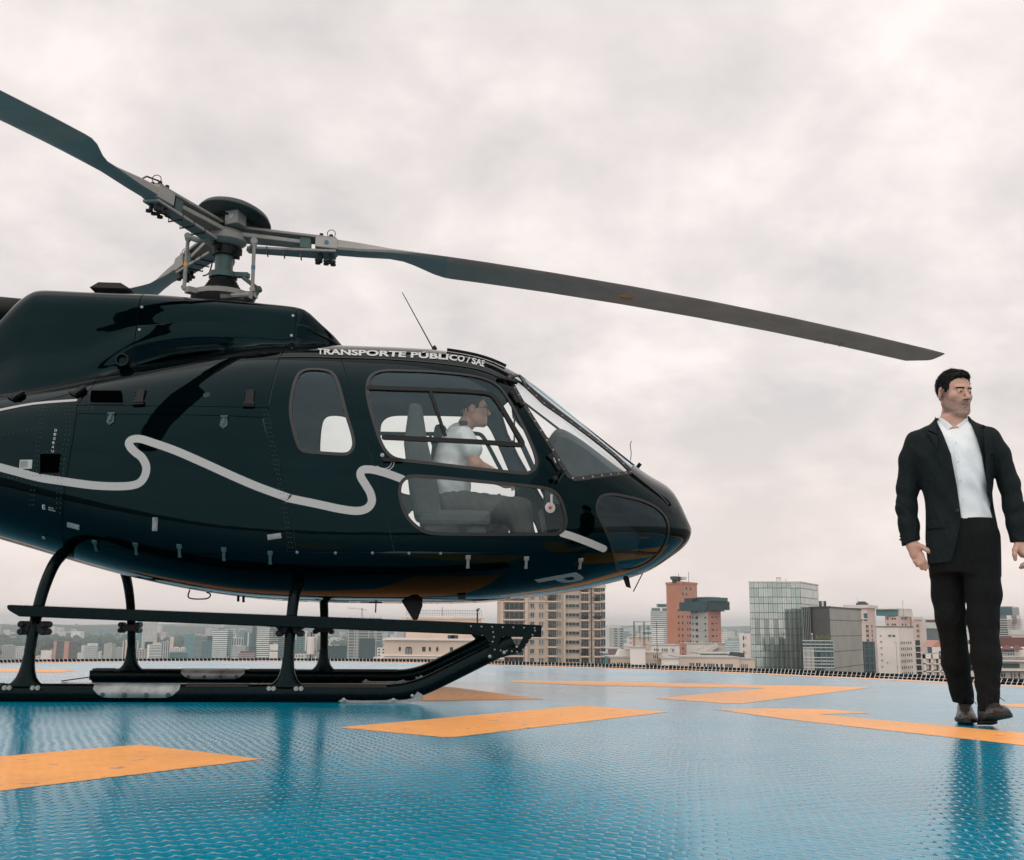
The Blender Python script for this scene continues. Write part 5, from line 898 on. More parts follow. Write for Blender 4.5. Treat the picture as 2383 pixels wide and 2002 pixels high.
T_.fins('f', T_.W['f'] / 22, .1, 'roof_white', z0=zq(1150), z1=zq(985), each=False, out=.8); T_.part('curtain_wall', 'window_glass', [('f', 0, T_.W['f'] * .72, zq(1160), zq(1000), .15, .2)]); T_.part('curtain', 'roof_white', [('f', T_.W['f'] * q, T_.W['f'] * q + 1.5, zq(1160), zq(1000), .25, .1) for q in (.28, .36, .44, .52)]); T_.part('transom', 'roof_white', [('f', 0, T_.W['f'], zq(y + 6), zq(y), .8, .4) for y in (1010, 1060, 1100)])
simple('apartment_block', 'pale slim building glimpsed between the walking legs', Qx(1330), Qx(1480), Qy(525), 420, 'white_render', [('grid', 'f', 5, 5, .3, .3, 'window_glass')])
# distant blocks that read as one hazy city
rnd = random.Random(21); mb = MB()
for i in range(2600):
    d = rnd.uniform(3800, 9000); px = rnd.uniform(-300, 2700); c = at(px, 1470, d); wd = rnd.uniform(14, 42); hg = rnd.choice((8, 10, 14, 20, 28, 40)) * rnd.uniform(.7, 1.2) + (12 if d > 5000 else 0)
    mb.box((c.x, c.y, -76 + hg / 2 + (8 if d > 4500 else 0)), (wd, wd * .8, hg + 16), rz=rnd.uniform(-.5, .5), mi=rnd.choice((0, 1, 1, 2, 2, 3, 4)))
o = mb.build('distant_city', [CM['white_render'], CM['pale_grey'], CM['grey_render'], CM['teal_panel'], CM['grey_blue']], recalc=False); tag(o, kind='stuff'); tag(o, 'hazy mass of distant pale city blocks below the horizon')
mb = MB()
for i in range(1500):
    d = rnd.uniform(2400, 5200); px = rnd.uniform(-250, 1000); c = at(px, 1480, d); r_ = rnd.uniform(8, 17)
    mb.lathe([(0, r_), (r_ * .75, r_ * .6), (r_, 0), (0, -r_ * .6)], c=(c.x, c.y, -76 + rnd.uniform(8, 16) + (14 if d > 2500 else 0) * rnd.random()), n=5)
o = mb.build('tree_canopy', M_hill, recalc=False); tag(o, kind='stuff'); tag(o, 'dark teal green mass of trees between the city blocks on the left')
# ------------------------------------------------------------ helicopter
M_paint = material('dark_teal_paint', (.0001, .0008, .0011), .03, spec=.21, coat=0, tint=(.30, .72, .84), bump=(2.0, .08, .02))
M_black = material('matt_black', (.003, .004, .0045), .55, spec=.3, noise=(9, .2, 4)); M_rubber = material('black_rubber', (.005, .006, .006), .38); M_inner = material('cabin_trim', (.060, .098, .106), .8, noise=(6, .2, 4))
M_silver = material('stripe_silver', (.42, .42, .41), .35, spec=.5); M_letter = material('letter_silver', (.55, .57, .56), .4)
M_steel = material('worn_steel', (.27, .285, .285), .48, .5, noise=(14, .35, 6), bump=(60, .15, .002)); M_bolt = material('bolt_metal', (.28, .30, .30), .35, .8)
M_skid = material('skid_black', (.0010, .0022, .0026), .28, spec=.14, tint=(.55, .92, 1), noise=(10, .3, 5), bump=(40, .06, .002)); M_tread = material('skid_tread', (.012, .013, .013), .9, bump=(260, .5, .003))
M_hub = material('hub_grey', (.24, .235, .22), .5, noise=(12, .16, 5)); M_hubdark = material('hub_dark_teal', (.03, .075, .07), .5, noise=(12, .3, 5)); M_bladeu = material('blade_grey', (.45, .315, .265), .55, noise=(5, .14, 6)); M_bladel = material('blade_root_grey', (.32, .30, .275), .5, noise=(5, .12, 5))
M_orange = material('orange_paint_dot', (.75, .30, .04), .5); M_bluedot = material('blue_paint_dot', (.02, .16, .28), .5)
M_seat = material('seat_fabric', (.085, .092, .09), .85, noise=(8, .2, 5), bump=(20, .3, .01)); M_red = material('red_plastic', (.5, .02, .03), .4); M_hood = material('hood_vinyl', (.07, .085, .085), .6, noise=(6, .2, 4))
M_plac = material('placard_metal', (.42, .42, .41), .45)
def glass(name, tint, refl):
    m = bpy.data.materials.new(name); m.use_nodes = True; t = m.node_tree; t.nodes.clear(); o_ = t.nodes.new('ShaderNodeOutputMaterial'); tr = t.nodes.new('ShaderNodeBsdfTransparent'); gl_ = t.nodes.new('ShaderNodeBsdfGlossy'); mx = t.nodes.new('ShaderNodeMixShader'); fr = t.nodes.new('ShaderNodeFresnel')
    tr.inputs[0].default_value = (*tint, 1); gl_.inputs['Roughness'].default_value = .01; gl_.inputs[0].default_value = (.66, .90, 1, 1); geo_ = t.nodes.new('ShaderNodeNewGeometry'); ior_ = t.nodes.new('ShaderNodeMapRange'); ior_.inputs[3].default_value = refl; ior_.inputs[4].default_value = 1 / refl; t.links.new(geo_.outputs['Backfacing'], ior_.inputs[0]); t.links.new(ior_.outputs[0], fr.inputs[0])
    ml = t.nodes.new('ShaderNodeMath'); ml.operation = 'MULTIPLY'; ml.inputs[1].default_value = 1.0; ml.use_clamp = True; t.links.new(fr.outputs[0], ml.inputs[0])
    t.links.new(ml.outputs[0], mx.inputs[0]); t.links.new(tr.outputs[0], mx.inputs[1]); t.links.new(gl_.outputs[0], mx.inputs[2]); t.links.new(mx.outputs[0], o_.inputs[0]); return m
M_glass = glass('clear_glazing', (.90, .93, .92), 1.5); M_screen = glass('windscreen_glazing', (.95, .96, .96), 1.5); M_chin = glass('chin_glazing', (.08, .095, .10), 1.5)
HELI = empty('helicopter', (-2.07, 7.35, 0), .074, 'black single rotor helicopter with silver stripe and skids parked on the blue helipad', 'helicopter')
BODY_S = Body(BODY_TABLE); COWL_S = Cowl(COWL_TABLE, BODY_S)
def conv(p): return Vector((p[0], -p[1], p[2]))         # starboard-positive to local
class Surf:
    def __init__(s, F): s.F = F; s.cache = {}
    def pn(s, a, b):
        k = (round(a, 5), round(b, 5))
        if k in s.cache: return s.cache[k]
        p = conv(s.F(a, b)); e_ = 2e-3; am, ap = max(a - e_, -9), min(a + e_, SN - 1e-4) if s.F == BODY_S.P else a + e_
        da = conv(s.F(ap, b)) - conv(s.F(am, b)); db = conv(s.F(a, b + e_)) - conv(s.F(a, b - e_)); n_ = da.cross(db)
        if n_.length < 1e-12: n_ = Vector((1, 0, 0))
        n_.normalize()
        if s.F == BODY_S.P: c = Vector((min(a, 2.9) - .0, 0, BODY_S.par(a)[2]))
        else: c = Vector((a, 0, 1.2))
        if n_.dot(p - c) < 0: n_ = -n_
        s.cache[k] = (p, n_); return s.cache[k]
    def off(s, a, b, d): p, n_ = s.pn(a, b); return p + n_ * d
SB = Surf(BODY_S.P); SCW = Surf(COWL_S.P)
def u_of(a): return math.sqrt(max(0, SN - a))
def link(name, verts, faces, normals, mat, parent, mi=None):
    me = bpy.data.meshes.new(name); me.from_pydata([tuple(v) for v in verts], [], faces)
    for m in (mat if isinstance(mat, (list, tuple)) else [mat]): me.materials.append(m)
    me.polygons.foreach_set('use_smooth', [True] * len(me.polygons))
    if mi: me.polygons.foreach_set('material_index', mi)
    if normals is not None: me.normals_split_custom_set_from_vertices([tuple(n_) for n_ in normals])
    me.update(); o_ = bpy.data.objects.new(name, me); COL.objects.link(o_); o_.parent = parent; return o_
def orient(V, F, Nn):
    out_ = []
    for f in F:
        a, b_, c = V[f[0]], V[f[1]], V[f[2]]; nn = (b_ - a).cross(c - a)
        m_ = Nn[f[0]] + Nn[f[1]] + Nn[f[2]]
        out_.append(tuple(f) if nn.dot(m_) >= 0 else tuple(reversed(f)))
    return out_
def inpoly(pts, poly):
    """vectorised even-odd test"""
    x, y = pts[:, 0], pts[:, 1]; c = np.zeros(len(pts), bool); n_ = len(poly)
    for i in range(n_):
        x1, y1 = poly[i]; x2, y2 = poly[(i + 1) % n_]
        m = ((y1 > y) != (y2 > y)); 
        if y1 != y2: c ^= m & (x < (x2 - x1) * (y - y1) / (y2 - y1) + x1)
    return c
def dist_poly(pts, poly):
    d = np.full(len(pts), 1e9); n_ = len(poly)
    for i in range(n_):
        a = np.array(poly[i]); b_ = np.array(poly[(i + 1) % n_]); e_ = b_ - a; L = e_ @ e_
        t = np.clip(((pts - a) @ e_) / max(L, 1e-12), 0, 1); q = a + t[:, None] * e_; d = np.minimum(d, np.hypot(*(pts - q).T))
    return d
PHS = .85
def to_q(poly): return [(u_of(a), b_ * PHS) for a, b_ in poly]
def from_q(q): return (SN - q[0] ** 2, q[1] / PHS)
def inset_sp(poly, d, surf=None):
    """shrink (d>0) a closed outline given in (station, angle) by d metres on the surface"""
    surf = surf or SB; n_ = len(poly); P3 = [surf.pn(*q)[0] for q in poly]; out_ = []
    A = sum(poly[i][0] * poly[(i + 1) % n_][1] - poly[(i + 1) % n_][0] * poly[i][1] for i in range(n_)); sg = 1 if A > 0 else -1
    for i in range(n_):
        a, b_ = poly[i]; p, nr = surf.pn(a, b_); e_ = 1e-3
        Ja = (conv(surf.F(a, b_)) - conv(surf.F(a - e_, b_))) / e_; Jb = (conv(surf.F(a, b_ + e_)) - conv(surf.F(a, b_ - e_))) / (2 * e_)
        def nrm(i0, i1):
            t = P3[i1 % n_] - P3[i0 % n_]
            m_ = nr.cross(t); 
            return m_.normalized() if m_.length > 1e-9 else None
        n1_, n2_ = nrm(i - 1, i), nrm(i, i + 1)
        m_ = (n1_ or n2_ or Vector((0, 0, 0))) + (n2_ or n1_ or Vector((0, 0, 0)))
        if m_.length < 1e-6: out_.append((a, b_)); continue
        m_.normalize(); k_ = 1 / max(.5, m_.dot(n1_ or m_)); dv = m_ * (d * k_)
        # solve Ja x + Jb y = dv in least squares
        aa, ab, bb = Ja.dot(Ja), Ja.dot(Jb), Jb.dot(Jb); ra_, rb_ = Ja.dot(dv), Jb.dot(dv); det = aa * bb - ab * ab
        if abs(det) < 1e-12: out_.append((a, b_)); continue
        x = (ra_ * bb - rb_ * ab) / det; y = (aa * rb_ - ab * ra_) / det
        out_.append((a + x, b_ + y))
    # pick the sign that shrinks
    A2 = sum(out_[i][0] * out_[(i + 1) % n_][1] - out_[(i + 1) % n_][0] * out_[i][1] for i in range(n_))
    if (abs(A2) < abs(A)) != (d > 0):
        out_ = [(2 * poly[i][0] - out_[i][0], 2 * poly[i][1] - out_[i][1]) for i in range(n_)]
    return out_
GRID_A = [SN - u * u for u in np.arange(.03, 1.05, .035)] + list(np.arange(2.2, -3.2, -.07)); GRID_B = list(np.arange(-.03, 3.2, .055))
GQ = np.array([(u_of(a), b_ * PHS) for a in GRID_A for b_ in GRID_B])
def cdt(poly, holes, grid=None, margin=.012):
    """triangulate outline with holes, with surface grid points inside; works in scaled parameter space"""
    g = GQ if grid is None else grid
    m = inpoly(g, poly) & (dist_poly(g, poly) > margin)
    for h in holes: m &= ~inpoly(g, h) & (dist_poly(g, h) > margin)
    V = [Vector(q) for q in poly]; E_ = [(i, (i + 1) % len(poly)) for i in range(len(poly))]
    for h in holes: o_ = len(V); V += [Vector(q) for q in h]; E_ += [(o_ + i, o_ + (i + 1) % len(h)) for i in range(len(h))]
    V += [Vector(q) for q in g[m]]
    vo, eo, fo, *_ = delaunay_2d_cdt(V, E_, [], 0, 1e-7)
    cen = np.array([[sum(vo[i][0] for i in f) / 3, sum(vo[i][1] for i in f) / 3] for f in fo]); k_ = inpoly(cen, poly)
    for h in holes: k_ &= ~inpoly(cen, h)
    return vo, [tuple(f) for f, kk in zip(fo, k_) if kk]
def dens(poly, k=3):
    o_ = []
    n_ = len(poly)
    for i in range(n_):
        a, b_ = poly[i], poly[(i + 1) % n_]; d = math.hypot((a[0] - b_[0]), (a[1] - b_[1])); kk = max(1, int(d / .06))
        for j in range(kk): t = j / kk; o_.append((a[0] + (b_[0] - a[0]) * t, a[1] + (b_[1] - a[1]) * t))
    return o_
def panel(name, poly, holes=(), mat=None, gap=.0022, off=0.0, rim=.010, parent=None, sides=(1, -1), label=None, port_holes=None):
    """curved skin panel cut to an outline given in (station, angle) on the hull, both sides of the helicopter"""
    poly = inset_sp(dens(poly), gap) if gap else dens(poly)
    q = to_q(poly); hq = [to_q(h) for h in holes]; vo, fo = cdt(q, hq); outs = []
    for sg in sides:
        sp = [from_q(v) for v in vo]; V = []; Nn = []
        for a, b_ in sp:
            p, n_ = SB.pn(a, b_); p = p + n_ * off
            if sg < 0: p = Vector((p.x, -p.y, p.z)); n_ = Vector((n_.x, -n_.y, n_.z))
            V.append(p); Nn.append(n_)
        F = orient(V, fo, Nn)
        if rim:
            for loop in [q] + hq:
                L = []
                for v in loop:
                    a, b_ = from_q(v); p, n_ = SB.pn(a, b_); p = p + n_ * off
                    if sg < 0: p = Vector((p.x, -p.y, p.z)); n_ = Vector((n_.x, -n_.y, n_.z))
                    L.append((p, n_))
                k_ = len(L); o_ = len(V)
                for i in range(k_):
                    t = (L[(i + 1) % k_][0] - L[i - 1][0]); e_ = t.cross(L[i][1]); e_ = e_.normalized() if e_.length > 1e-9 else L[i][1]
                    V += [L[i][0], L[i][0] - L[i][1] * rim]; Nn += [e_, e_]
                for i in range(k_): j = (i + 1) % k_; F.append((o_ + 2 * i, o_ + 2 * j, o_ + 2 * j + 1, o_ + 2 * i + 1))
        o2 = link(name, V, F, Nn, mat or M_paint, parent or HELI); outs.append(o2)
        if label: tag(o2, label)
    return outs
def ribbon(name, path, width, off=.002, mat=None, parent=None, sides=(1, -1), cap=True, surf=None, thick=.0015, smooth=5, closed=False):
    """strip following the skin; raised by off, with its own thickness"""
    surf = surf or SB; P = catmull(path, smooth, closed) if smooth > 1 else list(path); n_ = len(P); C3 = [surf.pn(*q) for q in P]; outs = []
    fr = []
    for i in range(n_):
        a = C3[i - 1][0] if (i or closed) else C3[0][0]; b_ = C3[(i + 1) % n_][0] if (i < n_ - 1 or closed) else C3[-1][0]; t = (b_ - a); t = t.normalized() if t.length > 1e-9 else Vector((1, 0, 0)); sd_ = C3[i][1].cross(t).normalized(); fr.append((C3[i][0], C3[i][1], sd_, t))
    rows = [(p, nn, sd_, 1.0) for p, nn, sd_, t in fr]
    if cap and not closed:
        p, nn, sd_, t = fr[0]; pre = [(p - t * (width / 2 * math.sin(x)), nn, sd_, max(.05, math.cos(x))) for x in (1.5, 1.2, .8, .4)]
        p, nn, sd_, t = fr[-1]; post = [(p + t * (width / 2 * math.sin(x)), nn, sd_, max(.05, math.cos(x))) for x in (.4, .8, 1.2, 1.5)]
        rows = pre + rows + post
    for sg in sides:
        V = []; F = []; m_ = len(rows)
        for p, nn, sd_, w_ in rows:
            for kx_, h in ((-1, off - thick), (-1, off), (1, off), (1, off - thick)):
                q = p + sd_ * (kx_ * w_ * width / 2) + nn * h
                # follow curvature: pull the edges back on to the skin
                V.append(Vector((q.x, q.y * sg, q.z)))
        for i in range(m_ if closed else m_ - 1):
            j = (i + 1) % m_
            for k_ in range(3): F.append((i * 4 + k_, j * 4 + k_, j * 4 + k_ + 1, i * 4 + k_ + 1))
        b2 = MB(); b2.add(V, F); outs.append(b2.build(name, mat or M_rubber, parent or HELI, angle=50))
    return outs
def splice(*seg):
    o_ = []
    for sgm in seg:
        for q in sgm:
            if not o_ or math.hypot(o_[-1][0] - q[0], o_[-1][1] - q[1]) > .006: o_.append(tuple(q))
    return o_
# window outlines rounded off
def rnd_out(k, n_=3): return catmull(TR[k], n_, True)
W_rear, W_door, W_low, W_chin, W_wind = rnd_out('win_rear'), rnd_out('win_door'), rnd_out('win_lower'), rnd_out('win_chin'), [tuple(q) for q in TR['windscreen']]
SIL = TR['sill']; TOPS = TR['top_seam']; DR = TR['door_rear']; DF = TR['door_front']; PR = TR['pillar_rear']; BR = TR['bag_right']; BTm = TR['bag_top']; BL = TR['bag_left']; MS = TR['mid_seam']; UL = TR['upper_left']
sill_y = SIL
def seg_sill(i0, i1): return sill_y[i0:i1]
PI_ = math.pi
door_poly = splice([DR[0]], TOPS[3:], DF[1:], [SIL[6], SIL[5]], DR[::-1])
pillar_poly = splice(TOPS[:3][::1], DR, [SIL[2], SIL[1], SIL[0]], PR[::-1][:-2])
strip_poly = splice([BR[0]], [PR[3]], PR[4:], [SIL[0]], [BR[-1]], BR[::-1])
bag_poly = splice(BTm, BR[1:], [BL[-1]], BL[::-1])
mid_poly = splice(MS, [BTm[-1]], BTm[::-1])
upa = UL[0][0]
upper_poly = splice([UL[0], UL[2]], MS[1:], [(PR[3][0] - .012, PR[3][1])], [(q[0] - .004, q[1]) for q in PR[::-1][5:] ], [(PR[0][0], 0.0)], [(upa + (PR[0][0] - upa) * t, 0.0) for t in (.75, .5, .25)], [(upa, 0.0)])
tail_end = -2.95
tail_poly = splice([(upa, 0.0), UL[0], UL[2], UL[3]], BL[1:], [(BL[-1][0], PI_)], [(tail_end, PI_), (tail_end, 0.0)])
belly_poly = splice([BL[-1]], [BR[-1]], SIL, [DF[-1]], [(DF[-1][0], PI_), (BL[-1][0], PI_)])
roof_poly = splice([(PR[0][0], 0.0)], [PR[0]], TOPS, [(W_wind[-1][0] - .03, W_wind[-1][1] - .03)], [(TR['windscreen'][-1][0] - .02, 0.0)])
wtop = W_wind[-1]                      # rear end of the windscreen top edge
nose_poly = splice([TOPS[-1]], DF[1:], [(DF[-1][0], PI_)], [(SN - .001, PI_), (SN - .001, 0.0)], [(wtop[0] - .02, 0.0)], [(wtop[0] - .03, wtop[1] - .03)])
# front pane between the two screen posts (half, up to the centre line)
post = TR['windscreen'][11:22]         # inner edge of the side screen, bottom to top
fr_top = (wtop[0] + .035, 0.0)
front_half = splice([(q[0] + .006, q[1] - .06) for q in post], [(2.10, post[-1][1] * .55), (2.085, .0)], [(2.935, 0.0)], [(2.90, post[0][1] * .6)])
panel('roof_panel', roof_poly)
door_objs = panel('cabin_door', door_poly, [W_door, W_low])
pill_objs = panel('side_panel', pillar_poly, [W_rear])
panel('rivet_strip', strip_poly); panel('baggage_door', bag_poly); panel('hinge_strip', mid_poly, gap=.002); panel('upper_panel', upper_poly); panel('tail_cone_skin', tail_poly); panel('belly_skin', belly_poly)
panel('nose_shell', nose_poly, [W_chin, W_wind, front_half])
# inner hull behind the joints
ih = []
for h in (W_door, W_low, W_rear, W_chin, W_wind, front_half): ih.append(to_q(inset_sp(dens(h), -.004)) if h is not front_half else to_q(dens(h)))
full = [(SN - .02, 0.0), (SN - .02, PI_), (tail_end, PI_), (tail_end, 0.0)]
vo, fo = cdt(to_q(dens(full)), ih)
V = []; Nn = []
for sg in (1, -1):
    o_ = len(V)
    for v in vo:
        a, b_ = from_q(v); p, n_ = SB.pn(a, b_); p = p - n_ * .011; V.append(Vector((p.x, p.y * sg, p.z))); Nn.append(Vector((n_.x, n_.y * sg, n_.z)))
Fi = orient(V[:len(vo)], fo, Nn[:len(vo)]) + [tuple(i + len(vo) for i in f) for f in orient(V[len(vo):], fo, Nn[len(vo):])]
link('inner_hull', V, Fi, Nn, M_inner, HELI)
# glazing: pane + rubber seal
def pane(name, outline_, mat, parent=None, off=-.004, seal=.020, screws=0, sides=(1, -1), holes=(), dy=.0):
    q = inset_sp(dens(outline_), -.003); vo, fo = cdt(to_q(q), [])
    for sg in sides:
        V = []; Nn = []
        for v in vo:
            a, b_ = from_q(v); p, n_ = SB.pn(a, b_); p = p + n_ * off; V.append(Vector((p.x, p.y * sg, p.z))); Nn.append(Vector((n_.x, n_.y * sg, n_.z)))
        g_ = link(name, V, orient(V, fo, Nn), Nn, mat, parent or HELI)
        if seal: ribbon('seal', outline_, seal, .0035, M_rubber, g_, sides=(sg,), closed=True, smooth=1, thick=.009)
        if screws:
            C3 = [SB.pn(*q_) for q_ in outline_]; L = sum((C3[(i + 1) % len(C3)][0] - C3[i][0]).length for i in range(len(C3))); n_s = int(L / screws); acc = 0; nxt = screws / 2; mb = MB()
            for i in range(len(C3)):
                a3, b3 = C3[i], C3[(i + 1) % len(C3)]; d = (b3[0] - a3[0]).length
                while nxt < acc + d: t = (nxt - acc) / d; c = a3[0].lerp(b3[0], t); nn = a3[1].lerp(b3[1], t).normalized(); rot = nn.to_track_quat('Z', 'Y').to_matrix(); mb.lathe([(.0075, 0), (.0065, .003), (0, .0035)], c=c + nn * .0035, n=8, M=rot); nxt += screws
                acc += d
            if sg < 0: mb.v = [(v[0], -v[1], v[2]) for v in mb.v]
            tag(mb.build('screws', M_bolt, g_), kind='stuff')
    return g_
pane('door_window', W_door, M_glass); pane('lower_door_window', W_low, M_glass); pane('rear_side_window', W_rear, M_glass); pane('chin_window', W_chin, M_chin, seal=.018); pane('windscreen', W_wind, M_screen, seal=.030, screws=.075)
# front screen, one pane over the centre line
fq = to_q(dens(front_half)); vo, fo = cdt(fq, []); V = []; Nn = []
for sg in (1, -1):
    for v in vo: a, b_ = from_q(v); p, n_ = SB.pn(a, b_); p = p - n_ * .004; V.append(Vector((p.x, p.y * sg, p.z))); Nn.append(Vector((n_.x, n_.y * sg, n_.z)))
k_ = len(vo); Ff = orient(V[:k_], fo, Nn[:k_]) + [tuple(i + k_ for i in f) for f in orient(V[k_:], fo, Nn[k_:])]
fs = link('front_windscreen', V, Ff, Nn, M_screen, HELI)
ribbon('seal', [q for q in front_half if q[1] > .02], .02, .0035, M_rubber, fs, smooth=1, thick=.009, cap=False)
ribbon('screen_post', [(q[0] + .003, q[1] - .03) for q in post], .022, .004, M_black, smooth=2, thick=.02, cap=False)
ribbon('nose_strip', TR['nose_line'], .016, .004, M_rubber)
# sliding window frame in the door
ribbon('sliding_window_frame', TR['rail_frame'], .030, .006, M_black, closed=False, smooth=3, thick=.012); ribbon('window_mullion', TR['mullion'], .020, .007, M_black, cap=False, thick=.012)
ribbon('chin_bar', TR['chin_bar'], .016, .004, M_black, thick=.008)
# silver stripe
ribbon('silver_stripe', TR['stripe'], .049, .0022, M_silver, smooth=6); ribbon('silver_stripe', TR['stripe_front'], .046, .0022, M_silver)
ribbon('gutter_strip', TR['top_seam'], .012, .004, M_rubber, smooth=3); ribbon('hull_edge_strip', TR['hull_crease'], .020, .003, M_silver, smooth=3, thick=.002)
# cowling on the roof
def cowl_mesh(name, s0, s1, t0, t1, mat=M_paint, gap=.003, both=True, ns=None):
    sa = np.linspace(s0 + gap, s1 - gap, ns or max(4, int(abs(s1 - s0) / .035))); tt = np.linspace(t0, t1, 34)
    for sg in (1, -1):
        V = []; Nn = []; F = []; o_ = 0
        for a in sa:
            for t in tt: p, n_ = SCW.pn(float(a), float(t)); V.append(Vector((p.x, p.y * sg, p.z))); Nn.append(Vector((n_.x, n_.y * sg, n_.z)))
        for i in range(len(sa) - 1):
            for j in range(len(tt) - 1): b0 = o_ + i * len(tt) + j; F.append((b0, b0 + 1, b0 + len(tt) + 1, b0 + len(tt)))
        # end rims
        for ei, ii in ((0, 0), (1, len(sa) - 1)):
            o2 = len(V)
            for j in range(len(tt)): p, n_ = SCW.pn(float(sa[ii]), float(tt[j])); q = p - n_ * .012; V += [Vector((p.x, p.y * sg, p.z)), Vector((q.x, q.y * sg, q.z))]; Nn += [Vector((1 if ei else -1, 0, 0))] * 2
            for j in range(len(tt) - 1): F.append((o2 + 2 * j, o2 + 2 * j + 2, o2 + 2 * j + 3, o2 + 2 * j + 1))
        link(name, V, orient(V, F, Nn), Nn, mat, HELI)
sR = sum(q[0] for q in TR['c_seam_rear']) / len(TR['c_seam_rear']); sF = sum(q[0] for q in TR['c_seam_front'][:3]) / 3; tM = sum(q[1] for q in TR['c_seam_mid'][1:3]) / 2
cowl_mesh('front_fairing', sF, .898, 0, 1); cowl_mesh('gearbox_cowl', sR, sF, 0, tM - .004); cowl_mesh('gearbox_side_panel', sR, sF, tM + .004, 1); cowl_mesh('engine_cowl', -2.68, sR, 0, 1)
V = []; F = []
sa = np.linspace(-2.67, .86, 50); tt = np.linspace(0, 1, 20)
for sg in (1, -1):
    o_ = len(V)
    for a in sa:
        for t in tt: q = SCW.off(float(a), float(t), -.012); V.append((q.x, q.y * sg, q.z))
    F += [(o_ + i * 20 + j, o_ + i * 20 + j + 1, o_ + i * 20 + 21 + j, o_ + i * 20 + 20 + j) for i in range(49) for j in range(19)]
b = MB(); b.add(V, F); b.build('cowl_liner', M_black, HELI, smooth=True)
b = MB()
for a, t in TR['c_screw']:
    p, n_ = SCW.pn(a, t); b.lathe([(.011, 0), (.009, .004), (0, .005)], c=p + n_ * .001, n=10, M=n_.to_track_quat('Z', 'Y').to_matrix())
b.build('cowl_screw', M_bolt, HELI)
p, n_ = SCW.pn(*TR['c_pipe'][0]); b = MB(); rot = Matrix.Rotation(R(90), 3, 'X'); b.lathe([(.0, -.03), (.030, -.03), (.034, .045), (.042, .045), (.042, -.03), (0, -.03)], c=p + n_ * .01, n=24, M=rot); b.build('drain_pipe', M_black, HELI, angle=40)
b = MB(); b.lathe([(.0, -.4), (.10, -.4), (.10, .05), (.085, .05), (.085, -.35), (0, -.35)], c=(-1.47, 0, 2.575), n=24, axis='X', M=Matrix.Rotation(R(180), 3, 'Z')); 
b = MB(); b.tube([(-1.2, 0, 2.56), (-1.5, 0, 2.585), (-1.75, 0, 2.60)], [.095, .092, .09], 20, cap=True); b.build('exhaust_pipe', M_black, HELI, smooth=True)
b = MB(); b.add([(-.85, -.22, 2.70), (-.58, -.22, 2.70), (-.65, -.2, 2.745), (-.80, -.2, 2.745), (-.85, .22, 2.70), (-.58, .22, 2.70), (-.65, .2, 2.745), (-.80, .2, 2.745)], [(0, 1, 2, 3), (7, 6, 5, 4), (3, 2, 6, 7), (0, 3, 7, 4), (1, 5, 6, 2)]); b.build('cowl_top_scoop', M_black, HELI)
# tail boom beyond the picture edge, fin and tail rotor
b = MB(); tb = [(-2.9, .30, .25, 1.665), (-3.6, .24, .22, 1.70), (-5.0, .17, .16, 1.78), (-6.6, .11, .11, 1.86)]; V = []; F = []
for x, ry, rz_, z in tb:
    for j in range(28): a = 2 * PI_ * j / 28; V.append((x, ry * math.cos(a), z + rz_ * math.sin(a)))
for i in range(3):
    for j in range(28): F.append((i * 28 + j, i * 28 + (j + 1) % 28, (i + 1) * 28 + (j + 1) % 28, (i + 1) * 28 + j))
F.append(tuple(84 + j for j in range(28))); b.add(V, F); b.build('tail_boom', M_paint, HELI, smooth=True, angle=60)
b = MB(); b.prism([(-6.2, 1.9), (-6.75, 1.9), (-7.3, 3.05), (-6.95, 3.05)], -.04, .04, lambda x, y, h: (x, h, y)); b.prism([(-6.3, 1.8), (-6.7, 1.75), (-6.95, 1.05), (-6.7, 1.05)], -.035, .035, lambda x, y, h: (x, h, y)); b.build('tail_fin', M_paint, HELI, bevel=.01)
b = MB(); b.box((-5.3, 0, 1.8), (.45, 2.3, .05)); b.build('stabilizer', M_paint, HELI, bevel=.015)
tr = MB(); tr.box((-6.75, .22, 2.1), (.16, .03, 1.8)).tube([(-6.75, 0, 2.1), (-6.75, .26, 2.1)], .05, 10); tr.build('tail_rotor', M_bladeu, HELI)
# rivets and small fittings on the skin
def rivets(paths, step, r_=.0045, name='rivets', surf=SB, mat=M_paint):
    mb = MB()
    for path in paths:
        P = catmull(path, 8); C3 = [surf.pn(*q) for q in P]; acc = 0; nxt = 0
        for i in range(len(C3) - 1):
            d = (C3[i + 1][0] - C3[i][0]).length
            while nxt <= acc + d and d > 0:
                t = (nxt - acc) / d; c = C3[i][0].lerp(C3[i + 1][0], t); nn = C3[i][1]; rot = nn.to_track_quat('Z', 'Y').to_matrix()
                for sg in (1, -1):
                    m0 = len(mb.v); mb.lathe([(r_, 0), (r_ * .7, r_ * .55), (0, r_ * .7)], c=c + nn * .0005, n=6, M=rot)
                    if sg < 0: mb.v[m0:] = [(v[0], -v[1], v[2]) for v in mb.v[m0:]]
                nxt += step
            acc += d
    return tag(mb.build(name, mat, HELI, smooth=True), kind='stuff')
sh = lambda path, da: [(q[0] + da, q[1]) for q in path]
rivets([TR['rivets_a'], sh(TR['rivets_a'], -.024), TR['rivets_b'], sh(TR['rivets_b'], -.02), TR['rivets_c'], TR['rivets_d'], [(q[0], q[1] + .022) for q in TR['rivets_d']], TR['rivets_e'], sh(TR['rivets_e'], -.018), TR['rivets_f'], TR['rivets_g']], .030, .0042, mat=material('rivet_paint', (.02, .035, .04), .3))
def fit(pt, surf=SB, lift=0.0):
    """frame on the skin: origin, local x roughly forward, y up, z outward"""
    p, n_ = surf.pn(*pt); f_ = Vector((1, 0, 0)); f_ = (f_ - n_ * f_.dot(n_)).normalized(); up_ = n_.cross(f_)
    if up_.z < 0: up_ = -up_; 
    return p + n_ * lift, Matrix((f_, up_, n_)).transposed()
